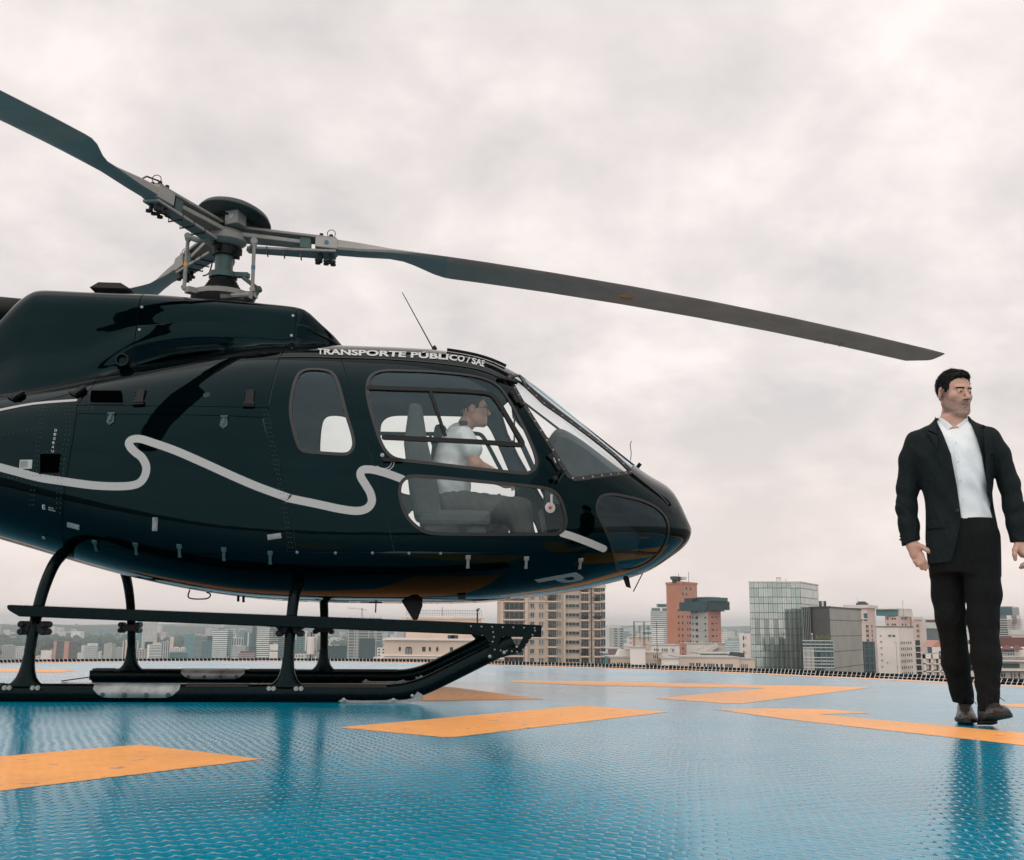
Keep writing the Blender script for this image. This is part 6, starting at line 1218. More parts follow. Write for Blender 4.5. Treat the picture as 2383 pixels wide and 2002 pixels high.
def fitting(name, pt, build, mat, mirror=True, rot=0, surf=SB, label=None):
    c, Mx = fit(pt, surf)
    if rot: Mx = Mx @ Matrix.Rotation(rot, 3, 'Z')
    for sg in ((1, -1) if mirror else (1,)):
        mb = MB(); build(mb); mb.v = [tuple(c + Mx @ Vector(v)) for v in mb.v]
        if sg < 0: mb.v = [(v[0], -v[1], v[2]) for v in mb.v]
        o_ = mb.build(name, mat, HELI, angle=40)
        if label: tag(o_, label)
def latch(mb): mb.box((0, .012, .006), (.030, .020, .012)); mb.box((0, -.018, .005), (.016, .045, .008)); mb.box((0, -.048, .004), (.020, .018, .006)); mb.tube([(-.015, .022, .008), (.015, .022, .008)], .005, 6)
for q in TR['lower_latch']: fitting('latch', q, latch, M_steel if q[0] > 1 else M_hubdark)
for q in TR['sill_screw']: fitting('sill_screw', q, lambda mb: mb.lathe([(.010, 0), (.008, .004), (0, .005)], n=10), M_bolt)
def flush(mb): mb.box((0, 0, .003), (.082, .032, .004)); mb.box((-.006, 0, .006), (.058, .018, .006)); mb.lathe([(.010, 0), (.008, .007), (0, .008)], c=(.026, 0, .003), n=10)
fitting('flush_handle', TR['handle_flush'][0], flush, M_steel, rot=-.12); fitting('flush_handle', TR['handle_flush'][1], flush, M_steel, rot=.16); fitting('flush_handle', TR['handle_vert'][0], flush, M_steel, rot=PI_ / 2)
def hinge_l(mb): mb.box((0, .01, .008), (.050, .090, .012)); mb.box((0, -.045, .012), (.066, .018, .016)); mb.tube([(-.036, -.062, .010), (.036, -.062, .010)], .009, 8); [mb.lathe([(.006, 0), (0, .004)], c=(x, y, .001), n=6) for x in (-.038, .038) for y in (.045, .02, -.01)]
for q in TR['hinge_latch']: fitting('strap_hinge', q, hinge_l, M_black)
def tri(mb):
    mb.tube([(-.022, .026, .008), (.022, .026, .008)], .008, 8, mi=0); mb.prism([(-.018, .020), (.018, .020), (.024, -.03), (.0, -.052), (-.024, -.03)], 0, .006, lambda x, y, h: (x, y, h)); mb.box((0, .0, .010), (.012, .045, .008)); mb.lathe([(.006, 0), (0, .005)], c=(0, -.036, .006), n=8)
for q in TR['tri_hinge']: fitting('spring_latch', q, tri, M_hubdark)
for q in TR['latch_left']: fitting('cowl_latch', q, lambda mb: (mb.box((0, 0, .012), (.036, .075, .02)), mb.box((.02, .0, .024), (.016, .05, .012)), mb.box((-.02, -.04, .008), (.07, .016, .014))), M_black, rot=-.7)
# vent and step hole: closed near-black patches, the shade inside painted on
M_opening_shade = material('opening_shade', (.0006, .0008, .0008), .95, spec=0)
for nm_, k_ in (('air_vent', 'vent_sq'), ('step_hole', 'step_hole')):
    for o_ in panel(nm_, TR[k_], mat=M_opening_shade, gap=0, off=.0022, rim=.004): pass
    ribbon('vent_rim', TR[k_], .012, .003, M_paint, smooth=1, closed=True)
fitting('filler_cap', TR['fuel_cap'][0], lambda mb: mb.lathe([(.016, .0), (.018, .003), (.021, .0), ], n=20), M_hubdark)
fitting('placard', TR['placard'][0], lambda mb: mb.box((0, 0, .0015), (.084, .056, .003)), M_plac); fitting('placard', TR['placard2'][0], lambda mb: mb.box((0, 0, .0015), (.052, .026, .003)), M_plac)
fitting('placard_print', TR['placard'][0], lambda mb: [mb.box((-.012, .018 - i * .007, .0036), (.050, .0026, .0008)) for i in range(6)], M_hubdark, mirror=False)
fitting('door_handle', TR['door_handle'][0], lambda mb: (mb.lathe([(.014, 0), (.014, .022), (0, .024)], n=12), mb.box((.055, -.004, .022), (.115, .022, .014))), M_black); fitting('door_lock', TR['lock'][0], lambda mb: (mb.lathe([(.013, 0), (.012, .004), (.004, .005), (0, .002)], n=16)), M_bolt)
fitting('window_lock', TR['window_lock'][0], lambda mb: mb.lathe([(.030, -.004), (.034, .003), (.020, .006), (.012, .006), (0, .006)], n=20), M_plac); fitting('lock_button', TR['window_lock'][0], lambda mb: mb.lathe([(.011, .006), (.009, .012), (0, .013)], n=14), M_red); fitting('lock_handle', TR['window_lock'][0], lambda mb: mb.box((.006, .045, .010), (.014, .075, .008)), M_plac)
fitting('eyebolt', TR['eyebolt'][0], lambda mb: mb.tube([(math.cos(i * .7) * .010, math.sin(i * .7) * .010, .012) for i in range(9)], .003, 6, closed=True), M_bolt)
fitting('jettison_bracket', TR['shoulder_bracket'][0], lambda mb: (mb.box((0, 0, .008), (.032, .10, .016)), mb.box((.018, -.05, .012), (.03, .05, .014)), mb.box((-.012, .03, .014), (.018, .03, .02))), M_black, rot=.5); fitting('jettison_bracket', TR['shoulder_bracket'][1], lambda mb: (mb.box((0, 0, .008), (.026, .10, .016)), mb.box((0, .055, .012), (.04, .03, .014))), M_black, rot=.6)
fitting('hinge_pin', TR['shoulder_bracket'][1], lambda mb: mb.tube([(-.004, .0, .022), (.004, .035, .022)], .006, 8), M_bolt, rot=.6)
fitting('door_knob', TR['shoulder_knob'][0], lambda mb: (mb.lathe([(.008, 0), (.008, .03), (.016, .034), (.016, .046), (0, .05)], n=12), mb.box((.03, .045, .03), (.012, .10, .01))), M_black, rot=-.55)
# wiper at the screen foot, thin aerials
c, Mx = fit(TR['wiper'][0]); b = MB(); b.tube([Vector((2.93, -.02, 1.50)), Vector((2.985, -.05, 1.575))], .014, 8); b.tube([(2.95, -.06, 1.50), (2.92, -.15, 1.47)], .009, 8); b.build('wiper_pivot', M_black, HELI)
P = PLAN['whip_roof']; b = MB(); b.tube([(P[1][0], -.15, P[1][1] - .03), (P[0][0], -.15, P[0][1])], [.005, .003], 6); b.lathe([(.02, 0), (.012, .02), (0, .03)], c=(P[1][0], -.15, P[1][1] - .015), n=10); b.build('whip_aerial', M_black, HELI)
P = PLAN['whip_nose']; b = MB(); b.tube(catmull([(x, -.15, z) for x, z in P], 4), .0028, 6); b.tube([(P[-1][0], -.15, P[-1][1]), (2.90, -.15, 1.49)], .0012, 5); b.build('yaw_string_post', M_black, HELI)
ribbon('roof_rail', [(1.60, .34), (1.75, .33), (1.90, .33), (2.0, .34)], .022, .022, M_black, thick=.02, cap=False); ribbon('roof_rail', [(1.93, .62), (2.0, .60), (2.06, .58)], .022, .020, M_black, thick=.018, cap=False)
# lettering
def text_mesh(txt, bold=.02):
    cu = bpy.data.curves.new('t', 'FONT'); cu.body = txt; cu.offset = bold; cu.resolution_u = 3; o_ = bpy.data.objects.new('t', cu); COL.objects.link(o_); bpy.context.view_layer.update()
    me = bpy.data.meshes.new_from_object(o_.evaluated_get(bpy.context.evaluated_depsgraph_get())); bpy.data.objects.remove(o_); V = np.array([v.co[:2] for v in me.vertices]); F = [tuple(p.vertices) for p in me.polygons]; bpy.data.meshes.remove(me); return V, F
def lerp_path(P, t):
    n_ = len(P) - 1; u = min(max(t, 0), 1) * n_; i = min(int(u), n_ - 1); v = u - i; return (P[i][0] + (P[i + 1][0] - P[i][0]) * v, P[i][1] + (P[i + 1][1] - P[i][1]) * v)
def lay_text(name, txt, base, topl, mat, bold=.02, off=.003, flip=False, h_=.62):
    V, F = text_mesh(txt, bold); x0, x1 = V[:, 0].min(), V[:, 0].max(); W3 = []
    base = catmull(base, 4) if len(base) > 2 else base; topl = catmull(topl, 4) if len(topl) > 2 else topl
    for x, y in V:
        t = (x - x0) / (x1 - x0); a = lerp_path(base, t); b_ = lerp_path(topl, t); k2 = y / h_; q = (a[0] + (b_[0] - a[0]) * k2, a[1] + (b_[1] - a[1]) * k2); W3.append(SB.off(q[0], q[1], off))
    mb = MB(); mb.add(W3, F); return mb.build(name, mat, HELI, recalc=False)
q0, q1 = TR['title']; lay_text('title_lettering', 'TRANSPORTE PÚBLICO / SAE', q0, q1, M_letter, .035)
# registration letter lying on its side: text x runs down, text y runs forward
def lay_quad(name, txt, o_, ex, ey, mat, bold=.02, off=.003, h_=.72):
    """o origin, ex end of text x axis (width), ey end of text y axis (cap height), all (station, angle)"""
    V, F = text_mesh(txt, bold); x0, x1 = V[:, 0].min(), V[:, 0].max(); W3 = []
    for x, y in V:
        t = (x - x0) / (x1 - x0); k2 = y / h_; q = (o_[0] + (ex[0] - o_[0]) * t + (ey[0] - o_[0]) * k2, o_[1] + (ex[1] - o_[1]) * t + (ey[1] - o_[1]) * k2); W3.append(SB.off(q[0], q[1], off))
    mb = MB(); mb.add(W3, F); return mb.build(name, mat, HELI, recalc=False)
top_, bot_ = TR['reg']; lay_quad('registration_lettering', 'P', top_[0], bot_[0], top_[2], material('registration_grey', (.22, .25, .25), .4), .03)
q0, q1 = TR['step_word']; (a0, b0), (a1, b1) = q0[0], q0[1]; (c0, d0), _ = q1[0], q1[1]
for i, ch in enumerate('DEGRAU'):
    t = i / 5; o_ = (a0 + (a1 - a0) * t, b0 + (b1 - b0) * t + .012); lay_quad('step_lettering', ch, o_, (o_[0] + .016, o_[1] + .001), (o_[0] + .001, o_[1] - .020), M_letter, .01)
e0 = TR['e_mark'][0]; lay_quad('jack_lettering', 'E', (e0[0], e0[1] + .015), (e0[0] + .02, e0[1] + .015), (e0[0], e0[1] - .02), M_letter, .0); lay_quad('jack_lettering', 'JACK', (e0[0] + .04, e0[1] - .004), (e0[0] + .075, e0[1] - .004), (e0[0] + .04, e0[1] - .014), M_letter, .0); lay_quad('jack_lettering', '500 DAN', (e0[0] + .04, e0[1] + .012), (e0[0] + .085, e0[1] + .012), (e0[0] + .04, e0[1] + .002), M_letter, .0)
# white arc arrow round the door handle
for k2 in (0, 1): ribbon('handle_arc_mark', [(q[0] + (.014 if k2 else 0), q[1] + (.008 if k2 else 0)) for q in TR['arc']], .004, .003, M_letter, sides=(1,), smooth=5)
# belly fittings
b = MB(); b.prism(PLAN['fin'], -.40, -.30, lambda x, y, h: (x, h * (1 - .0), y)); b.build('landing_light_fairing', M_black, HELI, bevel=.008)
b = MB(); b.prism(PLAN['blade_ant'], -.108, -.092, lambda x, y, h: (x, h, y)); b.build('blade_aerial', M_black, HELI)
P = PLAN['whip_low']; b = MB(); b.tube([(P[0][0], -.1, P[0][1] + .02), (P[1][0], -.1, P[1][1])], .004, 6); b.build('whip_aerial', M_black, HELI)
b = MB(); b.tube([(1.157, -.1, .60), (1.156, -.1, .52)], .005, 6); b.bar((1.11, -.1, .588), (1.20, -.1, .588), .012, .012); b.build('belly_aerial', M_black, HELI)
b = MB(); b.tube(catmull([(-.079, -.1, .66), (-.081, -.1, .606), (.032, -.1, .602), (.058, -.1, .63), (.03, -.1, .645)], 4), .005, 6); b.build('belly_loop_aerial', M_black, HELI)
b = MB(); b.tube([(.24, -.1, .64), (.242, -.1, .585)], .009, 6); b.tube([(.275, -.1, .64), (.277, -.1, .58)], .009, 6); b.build('drain_stub', M_black, HELI)
# ---------------- skids
def leg_path(front):
    if front: return [(1.085, .10), (1.06, .28), (1.01, .44), (.95, .56), (.87, .63), (.75, .665), (.5, .68), (0, .68)]
    return [(1.085, .10), (1.065, .25), (1.03, .40), (.975, .54), (.91, .65), (.81, .76), (.70, .83), (.55, .87), (0, .88)]
for front, s0 in ((True, .711), (False, -.743)):
    P = catmull(leg_path(front), 5)
    for sg in (1, -1):
        b = MB(); n_ = len(P); r_ = [.043] * n_; b.tube([(s0, -l * sg, z) for l, z in P], [.029 + .009 * (i / n_) for i in range(n_)], 16, up=(1, 0, 0), flat=1.0); leg = b.build('landing_gear_leg', M_skid, HELI, smooth=True)
        b = MB(); prof = [(.26, .031), (.235, .034), (.20, .037), (.165, .044), (.13, .057), (.105, .078), (.092, .104), (.086, .107)]; V = []; F = []
        for z, r2 in prof:
            lx = 1.085 - (z - .1) * .14
            for j in range(20): a = 2 * PI_ * j / 20; V.append((s0 + math.cos(a) * r2, -sg * (lx) + math.sin(a) * min(r2, .05), z))
        for i in range(len(prof) - 1): F += [(i * 20 + j, i * 20 + (j + 1) % 20, (i + 1) * 20 + (j + 1) % 20, (i + 1) * 20 + j) for j in range(20)]
        b.add(V, F); b.build('leg_shoe', M_skid, leg, smooth=True)
        for x in (-.092, -.066, .060, .088): b = MB(); b.lathe([(.0135, 0), (.0135, .008), (.008, .008), (.007, .014), (0, .014)], c=(s0 + x, -sg * 1.085 - sg * .050, .078), n=8, M=Matrix.Rotation(R(90 * sg), 3, 'X')); b.build('shoe_bolt', M_bolt, leg)
        b = MB(); b.box((s0 - .005, -sg * 1.0, .405), (.13, .10, .05)); [b.tube([(s0 + x, -sg * 1.07, .385 + z), (s0 + x, -sg * .94, .385 + z)], .020, 8) for x in (-.062, .058) for z in (0, .042)]; b.build('step_clamp', M_black, leg, bevel=.006)
for sg in (1, -1):
    path = [(-1.02, .050), (.9, .050), (1.25, .050), (1.34, .055), (1.43, .072), (1.53, .108), (1.75, .215), (2.01, .345)]
    pp = [path[0], path[1]] + catmull(path[2:7], 4) + [path[-1]]
    b = MB(); b.tube([(x, -1.085 * sg, z) for x, z in pp], .050, 20); sk = b.build('skid_tube', M_skid, HELI, smooth=True, angle=50)
    # tread strip, scuff plate, wear shoe
    b = MB()
    for (xa, xb) in ((.78, 1.28), (-1.0, -.86), (.15, .5)):
        for i in range(7): a0_, a1_ = R(35 + i * 15), R(50 + i * 15); r2 = .0525; V = [(x, -1.085 * sg + math.cos(a) * r2, .05 + math.sin(a) * r2) for x in (xa, xb) for a in (a0_, a1_)]; b.add(V, [(0, 1, 3, 2)])
    b.build('anti_slip_strip', M_tread, sk)
    b = MB(); nseg = 14; nx = 16; V = []
    for i in range(nx + 1):
        u = i / nx; x = -.355 + .475 * u; edge = min(u, 1 - u) * nx / 2.2; lo = R(-28) + (R(50) * (1 - min(1, edge) ** .6) if edge < 1 else 0)
        for j in range(nseg + 1): a = R(95) + (lo - R(95)) * j / nseg; V.append((x, (-1.085 - math.cos(a) * .0535) if sg > 0 else (1.085 + math.cos(a) * .0535), .05 + math.sin(a) * .0535))
    if sg < 0: V = [(v[0], 2 * 1.085 - v[1], v[2]) for v in V]
    b.add(V, [(i * (nseg + 1) + j, i * (nseg + 1) + j + 1, (i + 1) * (nseg + 1) + j + 1, (i + 1) * (nseg + 1) + j) for i in range(nx) for j in range(nseg)]); sp_ = b.build('scuff_plate', M_steel, sk, smooth=True)
    b = MB(); [b.lathe([(.013, 0), (.013, .008), (.008, .012), (0, .012)], c=(x, -1.085 * (1 if sg > 0 else -1) - .053, .042), n=8, M=Matrix.Rotation(R(90), 3, 'X')) for x in (-.30, -.18, -.06, .06)]; b.build('plate_bolt', M_hubdark, sp_)
    rub = [(x, max(z, .002)) for x, z in PLAN['rub']]
    b = MB(); b.prism(catmull(rub, 2, True), -.006, .0, lambda x, y, h: (x, (-1.139 * sg if sg > 0 else 1.031) + h, y)); ws = b.build('wear_shoe', M_steel if sg > 0 else M_steel, sk)
    for x, z in ((1.045, .016), (1.322, .016), (1.430, .040)): b = MB(); b.lathe([(.010, 0), (.010, .006), (0, .009)], c=(x, (-1.145 if sg > 0 else 1.025), z), n=8, M=Matrix.Rotation(R(90), 3, 'X')); b.build('shoe_bolt', M_bolt, ws)
    # step board, slightly sloping down to the front
    b = MB(); V = []
    zt = lambda x: .533 - (x + .87) * .0306
    secs = [(-.872, .533, .515), (-.855, .5355, .500), (-.80, .5335, .470), (1.72, None, None), (2.175, None, None)]
    for x, a, c_ in secs:
        a = zt(x) + .003 if a is None else a; c_ = zt(x) - .067 if c_ is None else c_
        V += [(x, -1.115 * sg, a), (x, -.945 * sg, a), (x, -.945 * sg, c_), (x, -1.115 * sg, c_)]
    F = [(0, 1, 2, 3)]
    for i in range(4): F += [(i * 4 + j, i * 4 + (j + 1) % 4, i * 4 + 4 + (j + 1) % 4, i * 4 + 4 + j) for j in range(4)]
    F.append((16, 17, 18, 19)); b.add(V, F); sb = b.build('step_board', M_skid, HELI, bevel=.006)
    b = MB(); V = []; V = [(-.82, -1.112 * sg, .5375), (-.82, -.948 * sg, .5375), (1.7, -.948 * sg, zt(1.7) + .0045), (1.7, -1.112 * sg, zt(1.7) + .0045)]; b.add(V, [(0, 1, 2, 3)]); b.build('anti_slip_strip', M_tread, sb)
    # front bracket plate with a hole
    pl = PLAN['bracket']; hl_ = PLAN['bracket_hole']; vo, fo = cdt(pl, [hl_], grid=np.zeros((0, 2)) + 0.0 if False else np.array([(9., 9.)])); V = []; 
    y0_, y1_ = -1.122 * sg, -1.134 * sg; V = [(v[0], y0_, v[1]) for v in vo] + [(v[0], y1_, v[1]) for v in vo]; k_ = len(vo); F = [tuple(f) for f in fo] + [tuple(i + k_ for i in reversed(f)) for f in fo]
    for loop in (pl, hl_):
        o3 = len(V); m_ = len(loop); V += [(x, y0_, z) for x, z in loop] + [(x, y1_, z) for x, z in loop]; F += [(o3 + i, o3 + (i + 1) % m_, o3 + m_ + (i + 1) % m_, o3 + m_ + i) for i in range(m_)]
    b = MB(); b.add(V, F); br = b.build('step_bracket', M_skid, HELI)
    b = MB()
    for i in range(7): b.lathe([(.006, 0), (0, .005)], c=(1.76 + i * .062, y1_, .432 - i * .0012), n=6, M=Matrix.Rotation(R(90 * sg), 3, 'X'))
    for x, z in ((1.89, .40), (1.895, .372), (1.888, .345), (1.90, .30), (1.935, .296), (1.97, .294), (2.0, .291), (2.03, .288), (2.065, .30), (2.085, .33), (2.103, .355), (2.12, .385), (2.135, .41)): b.lathe([(.006, 0), (0, .005)], c=(x, y1_, z), n=6, M=Matrix.Rotation(R(90 * sg), 3, 'X'))
    for x, z in ((1.872, .262), (1.955, .285)): b.lathe([(.011, 0), (.010, .006), (0, .008)], c=(x, y1_, z), n=8, M=Matrix.Rotation(R(90 * sg), 3, 'X'))
    tag(b.build('bracket_rivets', M_bolt, br), kind='stuff')
    b = MB(); b.bar((-1.0, -1.085 * sg, .04), (-1.24, -1.085 * sg, .006), .06, .008); b.box((-.99, -1.085 * sg, .05), (.09, .07, .07)); b.build('skid_spring', M_skid, sk)
# ---------------- rotor head and blades
AZ0, TX, TY, BB, ZH = R(-4), -.04, .04, .014, 3.18
hub = MB(); hub.lathe([(.062, 2.86), (.062, 3.13)], n=24); mast = hub.build('rotor_mast', M_hubdark, HELI, smooth=True, angle=40)
b = MB(); prof = [(.135, 2.745)]
for i in range(6): z = 2.75 + i * .019; r2 = .135 - i * .011; prof += [(r2 + .012, z + .006), (r2 - .004, z + .016)]
prof += [(.070, 2.87), (.062, 2.87)]; b.lathe(prof, n=28); b.build('rubber_boot', M_rubber, mast, angle=60)
b = MB(); b.lathe([(.08, 2.86), (.10, 2.86), (.10, 2.90), (.064, 2.91)], n=20); b.build('mast_collar', M_hubdark, mast, angle=40)
b = MB(); b.lathe([(0, 2.665), (.10, 2.67), (.17, 2.695), (.215, 2.705), (.215, 2.74), (.15, 2.755), (0, 2.755)], n=24)
for k in range(3):
    a = AZ0 + R(120 * k + 25); b.bar((.1 * math.cos(a), -.1 * math.sin(a), 2.72), (.27 * math.cos(a), -.27 * math.sin(a), 2.72), .06, .04)
b.build('swashplate', M_hub, HELI, angle=40)
b = MB(); b.box((.13, -.10, 2.70), (.12, .07, .06)); b.tube([(.02, -.16, 2.68), (.16, -.12, 2.70), (.2, -.05, 2.69)], .022, 8); b.tube([(.10, -.18, 2.68), (.22, -.18, 2.69)], .018, 8); b.lathe([(.03, 0), (.03, .05), (0, .05)], c=(.21, -.15, 2.67), n=10); b.build('swashplate_linkage', M_hub, HELI)
b = MB(); b.bar((.07, -.02, 2.885), (.19, -.05, 2.875), .05, .035); b.bar((.15, -.045, 2.86), (.27, -.07, 2.765), .045, .03); b.bar((.265, -.07, 2.775), (.215, -.07, 2.665), .04, .035); b.lathe([(.02, -.025), (.02, .025)], c=(.27, -.07, 2.768), n=10, axis='Y'); b.build('scissor_link', M_hubdark, HELI, bevel=.004)
# domed cap over the hub
cap = MB(); tilt = Matrix.Rotation(R(9), 3, 'Y') @ Matrix.Rotation(R(-9), 3, 'X'); cap.lathe([(.262, 0), (.265, .012), (.245, .045), (.19, .078), (.11, .098), (0, .105), ], c=(.055, 0, 3.30), n=40, M=tilt); cap.lathe([(.262, 0), (.24, .035), (.18, .066), (.10, .086), (0, .092)], c=(.055, 0, 3.30), n=40, M=tilt); cap.build('hub_dome', material('dome_dark', (.012, .028, .028), .45, noise=(10, .3, 5)), HELI, smooth=True)
b = MB(); b.box((.085, -.10, 3.275), (.115, .10, .105), rz=-.5); inst = b.build('vibration_absorber', M_hub, HELI, bevel=.006); b = MB(); rz_ = -.5; c_ = Vector((.085, -.10, 3.285)); nn = Vector((math.sin(rz_), -math.cos(rz_), 0)); b.lathe([(.024, 0), (.024, .003), (.005, .004), (0, .004)], c=c_ + nn * .05, n=16, M=nn.to_track_quat('Z', 'Y').to_matrix()); b.build('absorber_dial', M_steel, inst)
b = MB(); b.box((-.06, -.02, 3.255), (.14, .14, .09)); b.tube([(-.1, -.1, 3.30), (0, -.13, 3.31), (.1, -.12, 3.28)], .009, 6); b.build('dome_support', M_black, HELI)
b = MB(); b.lathe([(0, 3.10), (.11, 3.10), (.15, 3.13), (.155, 3.17), (.12, 3.21), (.07, 3.225), (0, 3.225)], n=24); hubo = b.build('hub_plate', M_hub, HELI, angle=40)
b = MB(); rnd = random.Random(3)
for i in range(16): a = rnd.uniform(0, 6.28); r2 = rnd.uniform(.05, .11); b.box((r2 * math.cos(a), r2 * math.sin(a), rnd.uniform(3.03, 3.11)), (rnd.uniform(.02, .05), .02, rnd.uniform(.02, .05)), rz=a)
b.lathe([(0, 3.02), (.085, 3.03), (.09, 3.10), (0, 3.10)], n=16); b.build('hub_underside_fittings', M_black, HELI)
def blade(k, az, pitch, radius, bb=BB):
    """one blade; built along +X with the leading edge towards -Y (clockwise rotor seen from above)"""
    d = Vector((math.cos(az), -math.sin(az), TX * math.cos(az) + TY * math.sin(az))); d.normalize(); sd_ = Vector((math.sin(az), math.cos(az), 0)).normalized(); up_ = d.cross(sd_).normalized()
    if up_.z < 0: up_ = -up_
    # lead is the clockwise direction: towards starboard for a blade pointing forward = -Y side
    lead = -sd_
    def W(r, c, h, tw=0.0):
        droop = -bb * r * r
        ct, st = math.cos(tw), math.sin(tw)
        return Vector((0, 0, ZH)) + d * r + lead * (c * ct - h * st) + Vector((0, 0, 1)) * (c * st + h * ct + droop)
    rt = empty('rotor_blade', (0, 0, 0)); 
    bpy.data.objects.remove(rt)
    # aerofoil part
    st_ = [(.64, .062, -.062, .042), (.80, .064, -.064, .040), (.95, .066, -.064, .034), (1.18, .072, -.068, .028), (1.28, .077, -.080, .024), (1.36, .081, -.118, .022), (1.52, .088, -.222, .020), (1.60, .09, -.256, .020), (1.66, .09, -.262, .020)] + [(x, .09, -.262, .020 - .001 * i) for i, x in enumerate((1.9, 2.4, 3.0, 3.6, 4.2, 4.8))] + [(radius - .14, .09, -.262, .015), (radius - .015, .085, -.14, .010), (radius, .08, -.10, .006)]
    V = []; F = []; prof = [(1, 0), (.93, .62), (.75, 1), (.5, .95), (.2, .55), (0, .06), (0, -.06), (.2, -.35), (.5, -.62), (.75, -.75), (.93, -.55)]; m_ = len(prof)
    for r, le, te, th in st_:
        tw = pitch * (1 - .93 * (r / radius)); rootf = max(0, min(1, (1.15 - r) / .2))
        for fx, fz in prof:
            if rootf > 0: fz = fz * (1 - rootf) + rootf * (1.0 if fz > 0 else -1.0) * (1 if 0 < fx < 1 else .6)
            V.append(W(r, te + (le - te) * fx, fz * th, tw))
    for i in range(len(st_) - 1): F += [(i * m_ + j, i * m_ + (j + 1) % m_, (i + 1) * m_ + (j + 1) % m_, (i + 1) * m_ + j) for j in range(m_)]
    F += [tuple(range(m_)), tuple((len(st_) - 1) * m_ + j for j in range(m_))]
    b = MB(); b.add(V, F)
    for i, f in enumerate(F[:-2]):
        if i // m_ < 4 and V[f[0]] is not None: pass
    b.mi = [1 if (i // m_) < 7 and i < len(F) - 2 else 0 for i in range(len(F))]
    bl = b.build('rotor_blade', [M_bladeu, M_bladel], HELI, angle=32)
    def slab(name, r0, r1, w0, w1, h0, h1, th, mat, parent, c0=0, c1=0):
        mb = MB(); V = []
        for r, w_, h, c_ in ((r0, w0, h0, c0), (r1, w1, h1, c1)):
            for cc, hh in ((-w_ / 2, -th / 2), (w_ / 2, -th / 2), (w_ / 2, th / 2), (-w_ / 2, th / 2)): V.append(W(r, c_ + cc, h + hh, pitch * .8 if r > .3 else 0))
        mb.add(V, [(0, 1, 2, 3), (7, 6, 5, 4), (0, 4, 5, 1), (1, 5, 6, 2), (2, 6, 7, 3), (3, 7, 4, 0)]); return mb.build(name, mat, parent, bevel=.006)
    arm_ = slab('star_arm', .06, .55, .17, .085, .0, .0, .032, M_hub, HELI); slab('sleeve_upper', .10, .79, .11, .13, .062, .045, .022, M_hub, arm_); sl = slab('sleeve_lower', .16, .79, .11, .13, -.085, -.055, .022, M_hub, arm_)
    slab('frequency_adapter', .53, .61, .10, .10, .0, .0, .11, M_hubdark, arm_); slab('blade_root_block', .64, .80, .135, .135, 0, 0, .082, M_bladel, arm_)
    mb = MB(); [mb.tube([W(r, -.060, -.10, 0), W(r, .060, -.10, 0), W(r, .060, -.07, 0), W(r, -.060, -.07, 0)], .006, 5, closed=True) for r in (.30, .42, .54)]; mb.build('cable_tie', M_rubber, arm_)
    mb = MB(); [mb.tube([W(r, c_, -.115, 0), W(r, c_, .085, 0)], .014, 8) for r in (.68, .75) for c_ in (-.03, .03)]; [mb.lathe([(.02, 0), (.02, .015), (0, .018)], c=W(r, c_, -.125, 0), n=8) for r in (.66, .72, .77) for c_ in (-.035, .03)]; mb.build('blade_bolt', M_black, arm_)
    mb = MB(); q = W(.75, 0, .085, 0); mb.tube([q + Vector((math.cos(t) * .03, 0, .02 + math.sin(t) * .03)) for t in np.linspace(0, 6.28, 10)[:-1]], .003, 5, closed=True); mb.build('pin_ring', M_black, arm_)
    mb = MB(); c_ = W(.93, .0, .0, 0) ; pz = W(.72, .071, .0, pitch * .8); mb.lathe([(.016, 0), (.016, .003), (0, .003)], c=pz, n=14, M=lead.to_track_quat('Z', 'Y').to_matrix()); mb.build('paint_dot', M_orange if k != 0 else M_bluedot, arm_)
    # pitch horn and link down to the swashplate
    h0 = W(.17, .0, -.085, 0); h1 = W(.22, .15, -.07, 0) if k != 2 else W(.22, .15, -.09, 0); mb = MB(); mb.tube(catmull([h0, h0.lerp(h1, .5) + Vector((0, 0, -.02)), h1], 3), .020, 8); mb.lathe([(.024, -.02), (.024, .02)], c=h1, n=10, axis='Y'); mb.build('pitch_horn', M_hub, arm_)
    foot = Vector((h1.x * 1.02, h1.y * 1.02, 2.745)); mb = MB(); mb.tube([h1 + Vector((0, 0, -.02)), foot], .013, 10); mb.lathe([(.02, -.015), (.02, .015)], c=h1 + Vector((0, 0, -.02)), n=8, axis='Y'); mb.lathe([(.02, -.015), (.02, .015)], c=foot, n=8, axis='Y'); rod = mb.build('pitch_link', M_hub, arm_, angle=40)
    mb = MB(); mm_ = h1.lerp(foot, .55); mb.tube([mm_ + Vector((0, 0, .014)), mm_ - Vector((0, 0, .014))], .0145, 10); mb.build('colour_band', M_orange if k else M_bluedot, rod)
    if k == 1: mb = MB(); mb.tube([W(.88, .02, .05, 0), W(.80, .04, .11, 0), W(.70, .03, .12, 0), W(.62, .0, .07, 0)], .006, 6); mb.build('bonding_cable', M_rubber, arm_)
    if k == 2: mb = MB(); mb.tube(catmull([W(.40, .07, -.02, 0), W(.50, .12, .02, 0), W(.58, .13, -.08, 0), W(.55, .07, -.13, 0)], 4), .006, 6); mb.build('bonding_cable', M_rubber, arm_)
    return bl, W
B1, W1 = blade(0, AZ0, R(11), 5.46); B2, W2 = blade(1, AZ0 + R(120), R(7), 5.345, .026); B3, W3_ = blade(2, AZ0 - R(120), R(8), 5.345)
ring = MB(); tw = R(11) * (1 - .93 * 2.98 / 5.46); ring.tube([W1(2.98 + math.cos(t) * .055, -.10 + math.sin(t) * .035, -.0135, tw) for t in np.linspace(0, 2 * PI_, 25)[:-1]], .006, 6, closed=True); ring.build('yellow_ring_mark', M_orange, B1)
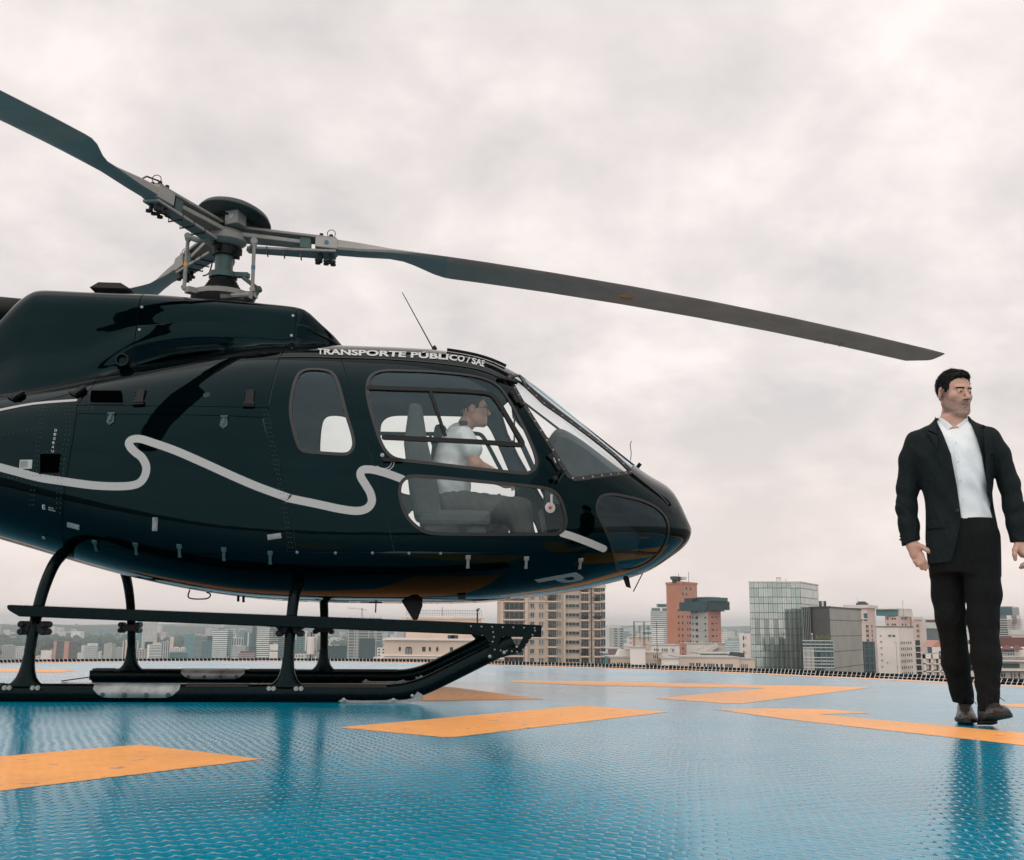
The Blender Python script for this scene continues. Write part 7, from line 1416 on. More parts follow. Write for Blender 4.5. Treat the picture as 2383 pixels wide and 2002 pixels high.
b = MB(); [b.box(W1(r, -.18, -.012, tw), (.012, .09, .003)) for r in (4.62, 4.74)]; b.build('tracking_mark', M_hub, B1)
def blade_text(txt, Wf, r0, c0, size, bl, pitch, sgn=1):
    V, F = text_mesh(txt, 0); mb = MB(); mb.add([Wf(r0 + x * size * sgn, c0 - y * size * sgn * -1, -.0155, pitch) for x, y in V], F); mb.build('blade_lettering', M_plac, bl, recalc=False)
blade_text('355A11-0030-04', W2, 1.72, -.04, .030, B2, R(6)); blade_text('A 8060', W2, 1.74, -.09, .030, B2, R(6)); blade_text('355A11-0030-04', W1, 1.50, -.10, .034, B1, R(8)); blade_text('8059', W1, 1.64, -.05, .034, B1, R(8))
# ---------------- cabin interior
xs_ = np.linspace(-.12, 2.72, 30); V = []
for x in xs_:
    zf_ = .80 if x < 2.3 else .80 + (x - 2.3) * .12; l_ = max(.02, BODY_S.side(x, zf_)[1] - .03); l2_ = max(.02, BODY_S.side(x, max(zf_ - .07, BODY_S.par(x)[1] + .02))[1] - .03); V += [(x, -l_, zf_), (x, l_, zf_), (x, l2_, zf_ - .06), (x, -l2_, zf_ - .06)]
F = [(i * 4 + j, i * 4 + (j + 1) % 4, i * 4 + 4 + (j + 1) % 4, i * 4 + 4 + j) for i in range(29) for j in range(4)]; b = MB(); b.add(V, F + [(0, 1, 2, 3), (116, 117, 118, 119)]); b.build('cabin_floor', M_inner, HELI)
V = []; 
for x in (-.10, -.14):
    for j in range(40):
        p_, n_ = SB.pn(x, PI_ * (abs(j - 20) / 20 if j <= 20 else (j - 20) / 20)); p_ = p_ - n_ * .03; V.append((x, p_.y if j <= 20 else -p_.y, p_.z))
b = MB(); b.add(V, [tuple(range(40)), tuple(range(79, 39, -1))] + [(j, (j + 1) % 40, 40 + (j + 1) % 40, 40 + j) for j in range(40)]); b.build('rear_bulkhead', M_inner, HELI)
def seat(x, y, w_):
    b = MB(); b.box((x + .20, y, 1.12), (.46, w_, .10)); st = b.build('seat_cushion', M_seat, HELI, bevel=.03)
    b = MB(); b.prism([(x - .06, 1.12), (x + .12, 1.12), (x + .08, 1.35), (x + .01, 1.62), (x - .03, 1.86), (x - .11, 1.87), (x - .14, 1.6), (x - .10, 1.3)], -w_ / 2, w_ / 2, lambda a, c, h: (a, y + h, c)); b.build('seat_back', M_seat, st, bevel=.03)
    b = MB(); b.box((x + .2, y, .93), (.40, w_ * .8, .30)); b.build('seat_base', M_seat, st, bevel=.01)
    return st
seat(1.47, -.38, .46); seat(1.64, .38, .52)
b = MB(); b.prism([(.10, 1.02), (.62, 1.05), (.62, 1.16), (.16, 1.16), (.04, 1.78), (-.06, 1.78), (-.04, 1.0)], -.74, .74, lambda a, c, h: (a, h, c)); bench = b.build('rear_bench', M_seat, HELI, bevel=.03)
b = MB(); rnd = random.Random(2)
for y in (-.56, -.2, .2, .56):
    for i in range(5): b.lathe([(0, .06), (.06, .03), (.07, 0), (.05, -.04), (0, -.06)], c=(.15 + rnd.uniform(-.02, .06) - i * .018, y + rnd.uniform(-.05, .05), 1.30 + i * .10), n=8, M=Matrix.Rotation(rnd.uniform(-.5, .5), 3, 'Y'))
b.build('folded_harness', M_silver, bench, smooth=True)
P = [(q[0], q[1]) for q in PLAN['hood']]
hp = catmull([(2.33, 1.72)] + P + [(2.90, 1.49)], 3); V = []; F = []; m_ = 15
for x, z in hp:
    for j in range(m_): t = j / (m_ - 1) * 2 - 1; V.append((x, -t * (.30 if x < 2.55 else .30 - (x - 2.55) * .25), z - .10 * abs(t) ** 3))
n_ = len(hp); F = [(i * m_ + j, i * m_ + j + 1, (i + 1) * m_ + j + 1, (i + 1) * m_ + j) for i in range(n_ - 1) for j in range(m_ - 1)]
o2 = len(V); V += [(V[j][0] + .02, V[j][1], 1.25) for j in range(m_)]; F += [(j, j + 1, o2 + j + 1, o2 + j) for j in range(m_ - 1)]
o3 = len(V)
for i in range(n_): V += [(V[i * m_][0], V[i * m_][1], 1.25), (V[i * m_ + m_ - 1][0], V[i * m_ + m_ - 1][1], 1.25)]
F += [(i * m_, (i + 1) * m_, o3 + 2 * (i + 1), o3 + 2 * i) for i in range(n_ - 1)] + [(i * m_ + m_ - 1, (i + 1) * m_ + m_ - 1, o3 + 2 * (i + 1) + 1, o3 + 2 * i + 1) for i in range(n_ - 1)]
b = MB(); b.add(V, F); b.build('instrument_hood', M_hood, HELI, angle=40)
b = MB(); b.prism([(2.28, 1.24), (2.50, 1.24), (2.60, .80), (2.36, .80)], -.16, .16, lambda a, c, h: (a, h, c)); b.build('centre_console', M_black, HELI)
b = MB(); b.tube(catmull([(1.95, -.38, .80), (1.93, -.38, 1.0), (1.99, -.38, 1.15), (1.96, -.38, 1.30)], 4), .014, 8); b.tube(catmull([(1.95, .38, .80), (1.93, .38, 1.0), (1.99, .38, 1.15), (1.96, .38, 1.30)], 4), .014, 8); b.build('cyclic_stick', M_black, HELI)
b = MB(); b.tube([(1.45, -.10, .86), (1.95, -.10, 1.08)], .016, 8); b.box((1.72, -.58, .86), (.05, .03, .52)); b.build('collective_lever', M_black, HELI)
b = MB(); [b.bar((2.28, y, .82), (2.36, y, 1.02), .07, .02) for y in (-.48, -.28, .28, .48)]; [b.bar((2.2, y, .84), (2.5, y, .98), .02, .02) for y in (-.38, .38)]; b.build('pedals', M_steel, HELI)
b = MB(); b.box((1.85, -.62, .81), (.42, .10, .018)); b.build('fire_bottle_strap', M_red, HELI)
b = MB(); b.tube(catmull([(2.02, .60, 2.12), (2.18, .63, 1.85), (2.30, .64, 1.60), (2.40, .66, 1.40)], 4), .022, 8); b.build('door_frame_tube', M_black, HELI)
b = MB(); b.tube([(2.06, -.42, 1.86), (2.06, -.42, 1.62)], .006, 6); b.box((2.045, -.44, 1.62), (.03, .09, .055)); b.build('compass_bracket', M_black, HELI)
for y in (-.30,): b = MB(); b.tube(catmull([(.30, y, 2.16), (.34, y - .1, 1.9), (.42, y - .05, 1.6), (.28, y, 1.2)], 5), .005, 5); b.tube(catmull([(.5, y, 2.14), (.46, y - .1, 1.8), (.56, y - .1, 1.5), (.5, y, 1.2)], 5), .005, 5); b.build('headset_cord', M_rubber, HELI)
# ------------------------------------------------------------ people, grown from distance fields
class SDF:
    @staticmethod
    def cap(p, a, b, ra, rb=None, flat=None):
        a = np.array(a, float); b = np.array(b, float); rb = ra if rb is None else rb; ab = b - a; t = np.clip(((p - a) @ ab) / (ab @ ab + 1e-12), 0, 1); q = p - a - t[:, None] * ab
        if flat is not None: q = q * np.array(flat)
        return np.sqrt((q * q).sum(1)) - (ra + (rb - ra) * t)
    @staticmethod
    def ell(p, c, r, rz=0, rx=0):
        q = p - np.array(c, float)
        if rz: cs, sn = math.cos(rz), math.sin(rz); q = np.stack([q[:, 0] * cs + q[:, 1] * sn, -q[:, 0] * sn + q[:, 1] * cs, q[:, 2]], 1)
        if rx: cs, sn = math.cos(rx), math.sin(rx); q = np.stack([q[:, 0], q[:, 1] * cs + q[:, 2] * sn, -q[:, 1] * sn + q[:, 2] * cs], 1)
        r = np.array(r, float); k0 = np.sqrt(((q / r) ** 2).sum(1)); k1 = np.sqrt(((q / (r * r)) ** 2).sum(1)) + 1e-9
        return k0 * (k0 - 1) / k1
    @staticmethod
    def box(p, c, h, rz=0, r=.0, rx=0):
        q = p - np.array(c, float)
        if rz: cs, sn = math.cos(rz), math.sin(rz); q = np.stack([q[:, 0] * cs + q[:, 1] * sn, -q[:, 0] * sn + q[:, 1] * cs, q[:, 2]], 1)
        if rx: cs, sn = math.cos(rx), math.sin(rx); q = np.stack([q[:, 0], q[:, 1] * cs + q[:, 2] * sn, -q[:, 1] * sn + q[:, 2] * cs], 1)
        d = np.abs(q) - np.array(h) + r
        return np.sqrt((np.maximum(d, 0) ** 2).sum(1)) + np.minimum(d.max(1), 0) - r
    @staticmethod
    def sec(p, tab, n=2.3):
        """stack of super-elliptic sections (z, cx, cy, rx, ry)"""
        if len(tab) < 30:
            zz_ = np.linspace(tab[0][0], tab[-1][0], 48); fs_ = [pchip([r_[0] for r_ in tab], [r_[i] for r_ in tab]) for i in range(1, 5)]; tab = [(z_,) + tuple(f_(z_) for f_ in fs_) for z_ in zz_.tolist()]
        t = np.array(tab, float); z = p[:, 2]; cx = np.interp(z, t[:, 0], t[:, 1]); cy = np.interp(z, t[:, 0], t[:, 2]); rx = np.interp(z, t[:, 0], t[:, 3]); ry = np.interp(z, t[:, 0], t[:, 4])
        k = ((np.abs(p[:, 0] - cx) / rx) ** n + (np.abs(p[:, 1] - cy) / ry) ** n) ** (1 / n)
        d = (k - 1) * np.minimum(rx, ry); return np.maximum(d, np.maximum(t[0, 0] - z, z - t[-1, 0]))
def smin(a, b, k):
    h = np.clip(.5 + .5 * (b - a) / k, 0, 1); return b * (1 - h) + a * h - k * h * (1 - h)
def smax(a, b, k): return -smin(-a, -b, k)
def chain(p, pts, rs, k=.02, flat=None):
    d = None
    for i in range(len(pts) - 1):
        e_ = SDF.cap(p, pts[i], pts[i + 1], rs[i], rs[i + 1], flat); d = e_ if d is None else smin(d, e_, k)
    return d
def wrinkle(p, f, amp, dirn, seed=0.0):
    u = p @ np.array(dirn, float); v = p[:, 0] * 1.7 + p[:, 1] * 2.3 + p[:, 2] * .9
    return amp * (np.sin(u * f + 2.2 * np.sin(v * f * .31 + seed)) * .6 + np.sin(u * f * 1.9 + 1.7 * np.sin(v * f * .23 + seed * 2)) * .4)
def nets(f, lo, hi, h):
    lo = np.array(lo, float); n = np.ceil((np.array(hi) - lo) / h).astype(int) + 1; B = 8; nb = (n + B - 1) // B; n = nb * B
    gx = [lo[i] + (np.arange(nb[i]) * B + B / 2) * h for i in range(3)]; C_ = np.stack(np.meshgrid(*gx, indexing='ij'), -1).reshape(-1, 3); dc = f(C_); rad = B * h * .5 * 1.7321 * 1.25 + .012
    vol = np.repeat(np.repeat(np.repeat(np.where(dc < 0, -1.0, 1.0).reshape(nb), B, 0), B, 1), B, 2).astype(np.float32)
    act = np.nonzero(np.abs(dc) < rad)[0]; loc = np.stack(np.meshgrid(*[np.arange(B)] * 3, indexing='ij'), -1).reshape(-1, 3)
    bi = np.stack(np.unravel_index(act, nb), 1) * B
    for s0 in range(0, len(bi), 600):
        I = (bi[s0:s0 + 600, None, :] + loc[None]).reshape(-1, 3); vol[I[:, 0], I[:, 1], I[:, 2]] = f(lo + I * h)
    s = vol < 0; c = [s[i:n[0] - 1 + i, j:n[1] - 1 + j, k:n[2] - 1 + k] for i in (0, 1) for j in (0, 1) for k in (0, 1)]
    allin = c[0].copy(); anyin = c[0].copy()
    for q in c[1:]: allin &= q; anyin |= q
    cells = np.argwhere(anyin & ~allin); idx = -np.ones(np.array(n) - 1, np.int32); idx[cells[:, 0], cells[:, 1], cells[:, 2]] = np.arange(len(cells))
    acc = np.zeros((len(cells), 3)); cnt = np.zeros(len(cells)); off = [(i, j, k) for i in (0, 1) for j in (0, 1) for k in (0, 1)]
    for a in range(8):
        for b_ in range(a + 1, 8):
            da = np.array(off[b_]) - np.array(off[a])
            if abs(da).sum() != 1: continue
            va = vol[tuple((cells + off[a]).T)]; vb = vol[tuple((cells + off[b_]).T)]; m = (va < 0) != (vb < 0); t = np.where(m, va / (va - vb + 1e-12), 0); t = np.clip(t, 0, 1)
            acc += m[:, None] * (np.array(off[a]) + t[:, None] * da); cnt += m
    V = lo + (cells + acc / cnt[:, None]) * h; F = []
    for ax in range(3):
        sh_ = [0, 0, 0]; sh_[ax] = 1; a = s[:n[0] - sh_[0], :n[1] - sh_[1], :n[2] - sh_[2]]; b_ = s[sh_[0]:, sh_[1]:, sh_[2]:]; E_ = np.argwhere(a != b_); u, v = [i for i in range(3) if i != ax]
        E_ = E_[(E_[:, u] > 0) & (E_[:, v] > 0) & (E_[:, u] < n[u] - 1) & (E_[:, v] < n[v] - 1)]
        du = np.zeros(3, int); du[u] = 1; dv = np.zeros(3, int); dv[v] = 1
        q = np.stack([idx[tuple((E_ - x).T)] for x in (du * 0, du, du + dv, dv)], 1); fl = a[tuple(E_.T)]
        if ax == 1: fl = ~fl
        q[~fl] = q[~fl][:, ::-1]; F.append(q)
    return V, np.concatenate(F)
def sdf_mesh(name, f, lo, hi, h, mats, parent, mi=None, xf=None):
    V, F = nets(f, lo, hi, h); me = bpy.data.meshes.new(name); W_ = V if xf is None else xf(V)
    me.vertices.add(len(V)); me.vertices.foreach_set('co', W_.astype(np.float32).ravel()); me.loops.add(F.size); me.loops.foreach_set('vertex_index', F.astype(np.int32).ravel()); me.polygons.add(len(F)); me.polygons.foreach_set('loop_start', np.arange(0, F.size, 4, dtype=np.int32)); me.polygons.foreach_set('loop_total', np.full(len(F), 4, np.int32))
    for m in (mats if isinstance(mats, (list, tuple)) else [mats]): me.materials.append(m)
    me.polygons.foreach_set('use_smooth', [True] * len(F))
    if mi is not None: me.polygons.foreach_set('material_index', mi(V[F].mean(1)).astype(np.int32))
    me.update(calc_edges=True); me.validate(); o_ = bpy.data.objects.new(name, me); COL.objects.link(o_); o_.parent = parent; return o_
def skin_mat(name, col, rough=.5):
    m = material(name, col, rough, noise=(35, .12, 5)); b_ = m.node_tree.nodes['Principled BSDF']; b_.inputs['Subsurface Weight'].default_value = .12; b_.inputs['Subsurface Radius'].default_value = (.01, .004, .002); b_.inputs['Subsurface Scale'].default_value = .5; return m
M_skin = skin_mat('skin', (.56, .315, .235)); M_stub = skin_mat('stubble_skin', (.31, .19, .15), .6); M_stub2 = skin_mat('stubble_edge', (.43, .25, .19), .6); M_lip = skin_mat('lips', (.40, .20, .17)); M_eye = material('eye_white', (.55, .52, .50), .25); M_iris = material('iris', (.015, .010, .008), .2); M_hair = material('dark_hair', (.006, .0052, .005), .5, spec=.22, noise=(90, .5, 3), bump=(140, .9, .004))
def cloth_mat(name, col, rough=.85, fine=900, fold=(9, .25, .02), sheen=.0):
    m = material(name, col, rough, noise=(4, .12, 5)); t = m.node_tree; b_ = t.nodes['Principled BSDF']; b_.inputs['Specular IOR Level'].default_value = .25
    tc_ = t.nodes.new('ShaderNodeTexCoord'); n1_ = t.nodes.new('ShaderNodeTexNoise'); n1_.inputs['Scale'].default_value = fold[0]; n1_.inputs['Detail'].default_value = 5; n1_.inputs['Distortion'].default_value = 1.2; mp = t.nodes.new('ShaderNodeMapping'); mp.inputs['Scale'].default_value = (1.6, 1.6, .7); t.links.new(tc_.outputs['Object'], mp.inputs[0]); t.links.new(mp.outputs[0], n1_.inputs['Vector'])
    bp = t.nodes.new('ShaderNodeBump'); bp.inputs['Strength'].default_value = fold[1]; bp.inputs['Distance'].default_value = fold[2]; t.links.new(n1_.outputs[0], bp.inputs['Height']); t.links.new(bp.outputs[0], b_.inputs['Normal']); return m
M_suit = cloth_mat('suit_wool', (.0044, .0092, .0105), .8, fold=(9, .6, .03)); M_trous = cloth_mat('trouser_wool', (.0022, .0032, .0036), .85, fold=(8, .7, .03)); M_shirt = cloth_mat('white_shirt', (.80, .82, .83), .75, fold=(10, .22, .02)); M_shoe = material('shoe_leather', (.035, .030, .028), .36, noise=(18, .35, 5), bump=(50, .25, .004)); M_sole = material('shoe_sole', (.008, .008, .008), .6); M_lace = material('shoe_lace', (.02, .018, .017), .8)
M_khaki = cloth_mat('pilot_trousers', (.10, .10, .09), .85); M_epau = material('epaulette', (.01, .012, .02), .7)
HS = .925
M_groove_shade = skin_mat('groove_shade', (.13, .06, .05))  # dark tone that paints the shade in the lip groove and nostrils
def head_sdf(p):
    S = SDF; q = p / HS; ax = np.abs(q[:, 0:1]); m = np.concatenate([ax, q[:, 1:]], 1)
    d = S.ell(q, (0, .016, .030), (.081, .099, .088)); d = smin(d, S.ell(q, (0, -.018, -.045), (.066, .072, .078)), .03)
    d = smin(d, S.cap(m, (.059, .012, -.055), (.026, -.060, -.098), .017, .021), .03); d = smin(d, S.ell(q, (0, -.070, -.100), (.026, .020, .020)), .02)
    d = smin(d, S.ell(m, (.040, -.052, -.020), (.026, .026, .022)), .02)
    d = smin(d, S.cap(m, (.010, -.082, .027), (.044, -.070, .026), .010, .009), .014)
    d = smax(d, -S.ell(m, (.031, -.100, .006), (.019, .016, .012)), .010)
    d = smin(d, S.ell(m, (.031, -.074, .004), (.0145, .0145, .0125)), .003)
    d = smin(d, S.cap(m, (.018, -.0845, .0125), (.044, -.0765, .0115), .0038), .003)
    d = smin(d, S.cap(q, (0, -.084, .012), (0, -.110, -.028), .008, .0115), .010); d = smin(d, S.ell(m, (.012, -.098, -.034), (.0085, .012, .0075)), .006)
    d = smin(d, S.cap(m, (0, -.0885, -.059), (.020, -.080, -.062), .0065, .003), .006); d = smin(d, S.cap(m, (0, -.087, -.071), (.017, -.080, -.069), .0075, .003), .006)
    d = smax(d, -S.cap(m, (0, -.0965, -.0648), (.023, -.086, -.0655), .0022), .003)
    e_ = S.ell(m, (.086, .016, -.006), (.009, .021, .034), rz=.45); e_ = smax(e_, -S.ell(m, (.096, .008, -.002), (.007, .011, .020), rz=.45), .004); d = smin(d, e_, .008)
    return d * HS
def head_mi(p):
    q = p / HS; x, y, z = np.abs(q[:, 0]), q[:, 1], q[:, 2]; mi = np.zeros(len(p))
    nz = np.sin(q[:, 0] * 900) * np.sin(q[:, 1] * 1010 + 1) * np.sin(q[:, 2] * 870 + 2) * .5
    dd = np.minimum(np.minimum((-.010 + .42 * y) - z, .020 - y), z + .128 + np.maximum(y, -.06) * .25) + nz * .004
    side_b = np.minimum(np.minimum(.012 - y, y + .040), np.minimum(.03 - z, z + .06)) + nz * .002; dd = np.maximum(dd, np.where(x > .055, side_b, -1))
    dd = np.maximum(dd, np.minimum(np.minimum(.027 - x, -.068 - y), np.minimum(-.043 - z, z + .09)))
    rn = np.random.RandomState(5).rand(len(p)); mi[dd + (rn - .5) * .016 > .001] = 6; mi[(dd + (rn - .5) * .010 > .007)] = 1; mi[(mi == 1) & (rn < .28)] = 6; mi[(mi == 6) & (rn > .93)] = 0
    lip = (y < -.070) & (x < .024 - np.abs(z + .0655) * 1.6) & (np.abs(z + .0655) < .0075); mi[lip] = 2
    mi[(y < -.072) & (x < .022) & (np.abs(z + .0648) < .0021)] = 7; mi[(y < -.07) & (x < .024 + (z + .05) * .6) & (z < -.046) & (z > -.0585)] = 1; mi[(y < -.095) & (np.abs(x - .011) < .006) & (np.abs(z + .0405) < .0035)] = 7
    eye = (y < -.078) & (((x - .031) / .0125) ** 2 + ((z - .0020) / .0036) ** 2 < 1); mi[eye] = 3
    mi[eye & (((q[:, 0] - np.sign(q[:, 0]) * .031 - .003) ** 2 + (z - .0035) ** 2) < .0066 ** 2)] = 4
    br = (y < -.06) & (x > .012) & (x < .050) & (np.abs(z - (.0215 - (x - .03) ** 2 * 6 + .002)) < .0044); mi[br] = 5
    return mi
def hair_sdf(p, seed=0.0):
    S = SDF; q = p / HS; d = S.ell(q, (0, .016, .036), (.0850, .1035, .0940)); d = smin(d, S.ell(q, (0, -.042, .088), (.056, .044, .028)), .02)
    y, z = q[:, 1], q[:, 2]; hl = np.interp(y, [-.10, -.075, -.060, -.040, -.034, -.012, -.004, .03, .05, .11], [.088, .083, .072, .052, -.006, -.022, .020, -.010, -.080, -.092])
    return smax(d, hl - z, .006) * HS + wrinkle(q, 210, .0022, (.9, .5, .2), seed) + wrinkle(q, 95, .0030, (.5, .9, .4), 1 + seed)
def yaw(p, a, o_):
    q = p - np.array(o_); c, s = math.cos(a), math.sin(a); return np.stack([q[:, 0] * c + q[:, 1] * s, -q[:, 0] * s + q[:, 1] * c, q[:, 2]], 1)
# -------- the walking man; local x to the photo's right, y away from the camera
def man():
    S = SDF; foot = px_ray(2262, 1689); root = empty('person', (2.16, 5.15, 0), 0, 'man in dark suit and white open shirt walking towards the camera, looking aside', 'person'); root.rotation_euler = (0, 0, -.39); root.scale = (.94, .97, 1)
    HC = (.012, -.010, 1.570); YAW = R(38)
    def head_l(p):
        q = yaw(p, YAW, HC); c, s = math.cos(R(-7)), math.sin(R(-7)); return np.stack([q[:, 0], q[:, 1] * c - q[:, 2] * s, q[:, 1] * s + q[:, 2] * c], 1)
    def hand_left(p):   # viewer's left
        d = chain(p, [(-.247, -.02, .885), (-.246, -.03, .835)], [.027, .026], .02); d = smin(d, S.ell(p, (-.226, -.035, .803), (.030, .018, .042), rz=0), .02)
        d = smin(d, S.cap(p, (-.243, -.035, .83), (-.232, -.036, .785), .020, .019), .015)
        for a, b_, c, r_ in (((-.197, -.04, .790), (-.186, -.05, .755), (-.172, -.044, .727), .0092), ((-.209, -.043, .783), (-.199, -.056, .742), (-.184, -.050, .716), .0096), ((-.224, -.040, .780), (-.215, -.050, .742), (-.201, -.044, .719), .0090), ((-.240, -.034, .785), (-.234, -.042, .755), (-.223, -.038, .733), .0080)):
            d = smin(d, chain(p, [a, b_, c], [r_ * 1.08, r_, r_ * .86], .004), .006)
        d = smin(d, chain(p, [(-.222, -.035, .835), (-.192, -.048, .822), (-.168, -.055, .806), (-.146, -.050, .790)], [.016, .0125, .0105, .0088], .006), .012)
        return d
    def hand_right(p):
        d = chain(p, [(.262, -.01, .88), (.262, -.02, .832)], [.027, .025], .02); d = smin(d, S.ell(p, (.272, -.025, .800), (.026, .026, .036)), .02)
        for a, b_, c, e_, r_ in (((.276, -.045, .785), (.296, -.060, .758), (.284, -.066, .735), (.262, -.060, .727), .0092), ((.285, -.030, .782), (.304, -.042, .750), (.288, -.050, .726), (.255, -.048, .719), .0095), ((.288, -.012, .785), (.304, -.020, .755), (.288, -.030, .730), (.26, -.030, .722), .0088), ((.284, .004, .79), (.296, .002, .765), (.284, -.008, .742), (.262, -.010, .733), .0078)):
            d = smin(d, chain(p, [a, b_, c, e_], [r_ * 1.08, r_, r_, r_ * .85], .004), .006)
        d = smin(d, chain(p, [(.250, -.035, .825), (.236, -.050, .800), (.233, -.058, .778), (.234, -.056, .757)], [.016, .0125, .0108, .009], .006), .010)
        return d
    LH, RH = (-.075, .05, .86), (.075, -.02, .86)         # hips
    LK, RK = (-.080, .03, .49), (.068, -.06, .49)
    LA, RA = (-.045, .13, .10), (.062, -.14, .09)
    def core(p):
        d = S.sec(p, [(.80, 0, 0, .13, .085), (.95, 0, 0, .125, .085), (1.10, -.01, 0, .135, .09), (1.30, -.015, .005, .155, .095), (1.37, -.015, .01, .15, .08), (1.42, -.013, .012, .08, .06), (1.45, -.012, .012, .058, .055)])
        d = smin(d, chain(p, [(-.010, .020, 1.38), (-.006, .012, 1.45), (.002, .004, 1.52)], [.062, .059, .058], .02), .03)
        d = smin(d, chain(p, [(-.17, .01, 1.34), (-.235, .01, 1.12), (-.247, -.02, .88)], [.045, .038, .028], .02), .03); d = smin(d, chain(p, [(.14, .01, 1.34), (.232, .01, 1.12), (.262, -.01, .88)], [.045, .038, .028], .02), .03)
        d = smin(d, chain(p, [LH, LK, LA], [.075, .05, .035], .03), .03); d = smin(d, chain(p, [RH, RK, RA], [.075, .05, .035], .03), .03); return d
    def body(p):
        d = core(p) + .004; d = smin(d, head_sdf(head_l(p)), .018); return np.minimum(d, smin(np.minimum(hand_left(p), hand_right(p)), d, .004))
    def body_mi(c): h_ = head_l(c); m = head_mi(h_); m[(c[:, 2] < 1.47)] = np.where((c[c[:, 2] < 1.47][:, 2] > 1.445) & (h_[c[:, 2] < 1.47][:, 1] < -.03), 0, 0); return m
    sdf_mesh('body', body, (-.34, -.22, .06), (.34, .22, 1.72), .0036, [M_skin, M_stub, M_lip, M_eye, M_iris, M_hair, M_stub2, M_groove_shade], root, body_mi)
    sdf_mesh('hair', lambda p: hair_sdf(head_l(p)), (-.12, -.14, 1.46), (.14, .14, 1.72), .0030, M_hair, root)
    op_l = ([.70, .78, .945, 1.022, 1.105, 1.256, 1.369, 1.42, 1.50], [-.080, -.045, .001, -.004, -.010, -.028, -.062, -.080, -.10]); op_r = ([.70, .78, .951, 1.034, 1.123, 1.246, 1.33, 1.40, 1.426, 1.50], [.200, .192, .168, .139, .129, .116, .099, .080, .070, .08])
    tors = [(.70, .0, .005, .172, .118), (.80, .0, .005, .176, .120), (.92, -.003, .005, .168, .115), (1.03, -.006, .003, .163, .112), (1.15, -.012, .0, .176, .118), (1.27, -.017, .0, .196, .122), (1.34, -.018, .006, .210, .112), (1.39, -.017, .012, .186, .090), (1.42, -.014, .018, .118, .072), (1.455, -.012, .022, .082, .062)]
    def torso(p): return S.sec(p, tors, 2.4)
    larm = [(-.190, .012, 1.338), (-.224, .012, 1.255), (-.248, .012, 1.12), (-.259, .004, 1.02), (-.252, -.008, .93), (-.246, -.018, .835)]; rarm = [(.160, .012, 1.335), (.198, .012, 1.26), (.236, .012, 1.12), (.249, .006, 1.0), (.257, -.004, .92), (.264, -.012, .83)]
    def sleeves(p):
        a = chain(p, larm, [.060, .058, .053, .050, .049, .046], .02); b_ = chain(p, rarm, [.058, .055, .049, .048, .047, .044], .02)
        fold = (np.abs(np.sin(p @ np.array([22., 10., 46.]) + np.sin(p @ np.array([30., 18., 9.])) * 1.3)) ** .6 * -.0045 + .002) * np.clip(1.15 - np.abs(p[:, 2] - 1.03) * 7, .12, 1); d = np.minimum(a, b_) + fold
        cut = np.where(p[:, 0] < 0, .845 + (p[:, 0] + .246) * .35, .838) - p[:, 2]; return smax(d, cut, .004)
    def jacket(p):
        t = torso(p) + wrinkle(p, 34, .003, (1.0, .4, .55), .3) + wrinkle(p, 16, .002, (.3, .2, 1), 2); x, y, z = p.T
        d = smin(t, sleeves(p), .018); opn = np.maximum(np.maximum(np.interp(z, *op_l) - x, x - np.interp(z, *op_r)), y + .012)
        skirt = z < .76; d = smax(d, -opn, .004); d = np.maximum(d, (.742 + .02 * (x < 0) * np.clip((x + .10) * 6, 0, 1)) - z)
        hollow = torso(p) + .016; d = np.where(z < .80, np.maximum(d, -hollow), d)
        return np.maximum(d, -(SDF.cap(p, (-.010, .012, 1.40), (0, -.005, 1.50), .066, .074)))
    jk = sdf_mesh('jacket', jacket, (-.34, -.18, .70), (.34, .18, 1.50), .0038, M_suit, root)
    def lapel(side):
        if side < 0: zo, xo = [1.06, 1.10, 1.30, 1.378, 1.385, 1.40, 1.46], [-.004, -.018, -.100, -.140, -.135, -.112, -.090]; op = op_l
        else: zo, xo = [1.04, 1.10, 1.30, 1.375, 1.382, 1.40, 1.45], [.140, .142, .158, .168, .165, .135, .085]; op = op_r
        def f(p):
            x, y, z = p.T; t = np.abs(torso(p) - .0075) - .0045; e0 = np.interp(z, *op); e1 = np.interp(z, zo, xo)
            lim = np.maximum(e1 - x, x - e0) if side < 0 else np.maximum(x - e1, e0 - x); nt_ = np.abs(z - (1.372 + (.02 if side > 0 else .0) * 0)) + 0; notch = np.maximum(.0035 - np.abs(z - 1.362 - (np.abs(x) - .10) * .6), (.085 if side < 0 else .13) - np.abs(x))
            d = np.maximum(np.maximum(t, lim), y + .0); d = np.maximum(d, zo[0] - z); return np.maximum(d, notch * 1.0)
        return f
    for sd2 in (-1, 1): sdf_mesh('lapel', lapel(sd2), (-.18, -.16, 1.03), (.20, .02, 1.47), .003, M_suit, jk)
    sdf_mesh('jacket_button', lambda p: S.ell(p, (-.014, -.122, .985), (.009, .004, .009)), (-.04, -.14, .96), (.02, -.10, 1.01), .002, M_sole, jk)
    sdf_mesh('breast_pocket', lambda p: np.maximum(np.abs(torso(p) - .002) - .003, S.box(p, (.158, -.08, 1.262), (.026, .06, .010), r=.001)), (.11, -.15, 1.24), (.20, -.02, 1.29), .0025, M_suit, jk)
    sdf_mesh('pocket_flap', lambda p: np.maximum(np.abs(torso(p) - .003) - .0035, S.box(p, (-.115, -.08, .925), (.052, .08, .020), r=.003)), (-.18, -.16, .89), (-.05, .0, .96), .003, M_suit, jk)
    for i in range(3):
        sdf_mesh('cuff_button', lambda p: S.ell(p, (-.297 + i * .0015, -.030, .862 + i * .016), (.005, .006, .006)), (-.32, -.05, .84), (-.27, -.01, .92), .002, M_sole, jk)
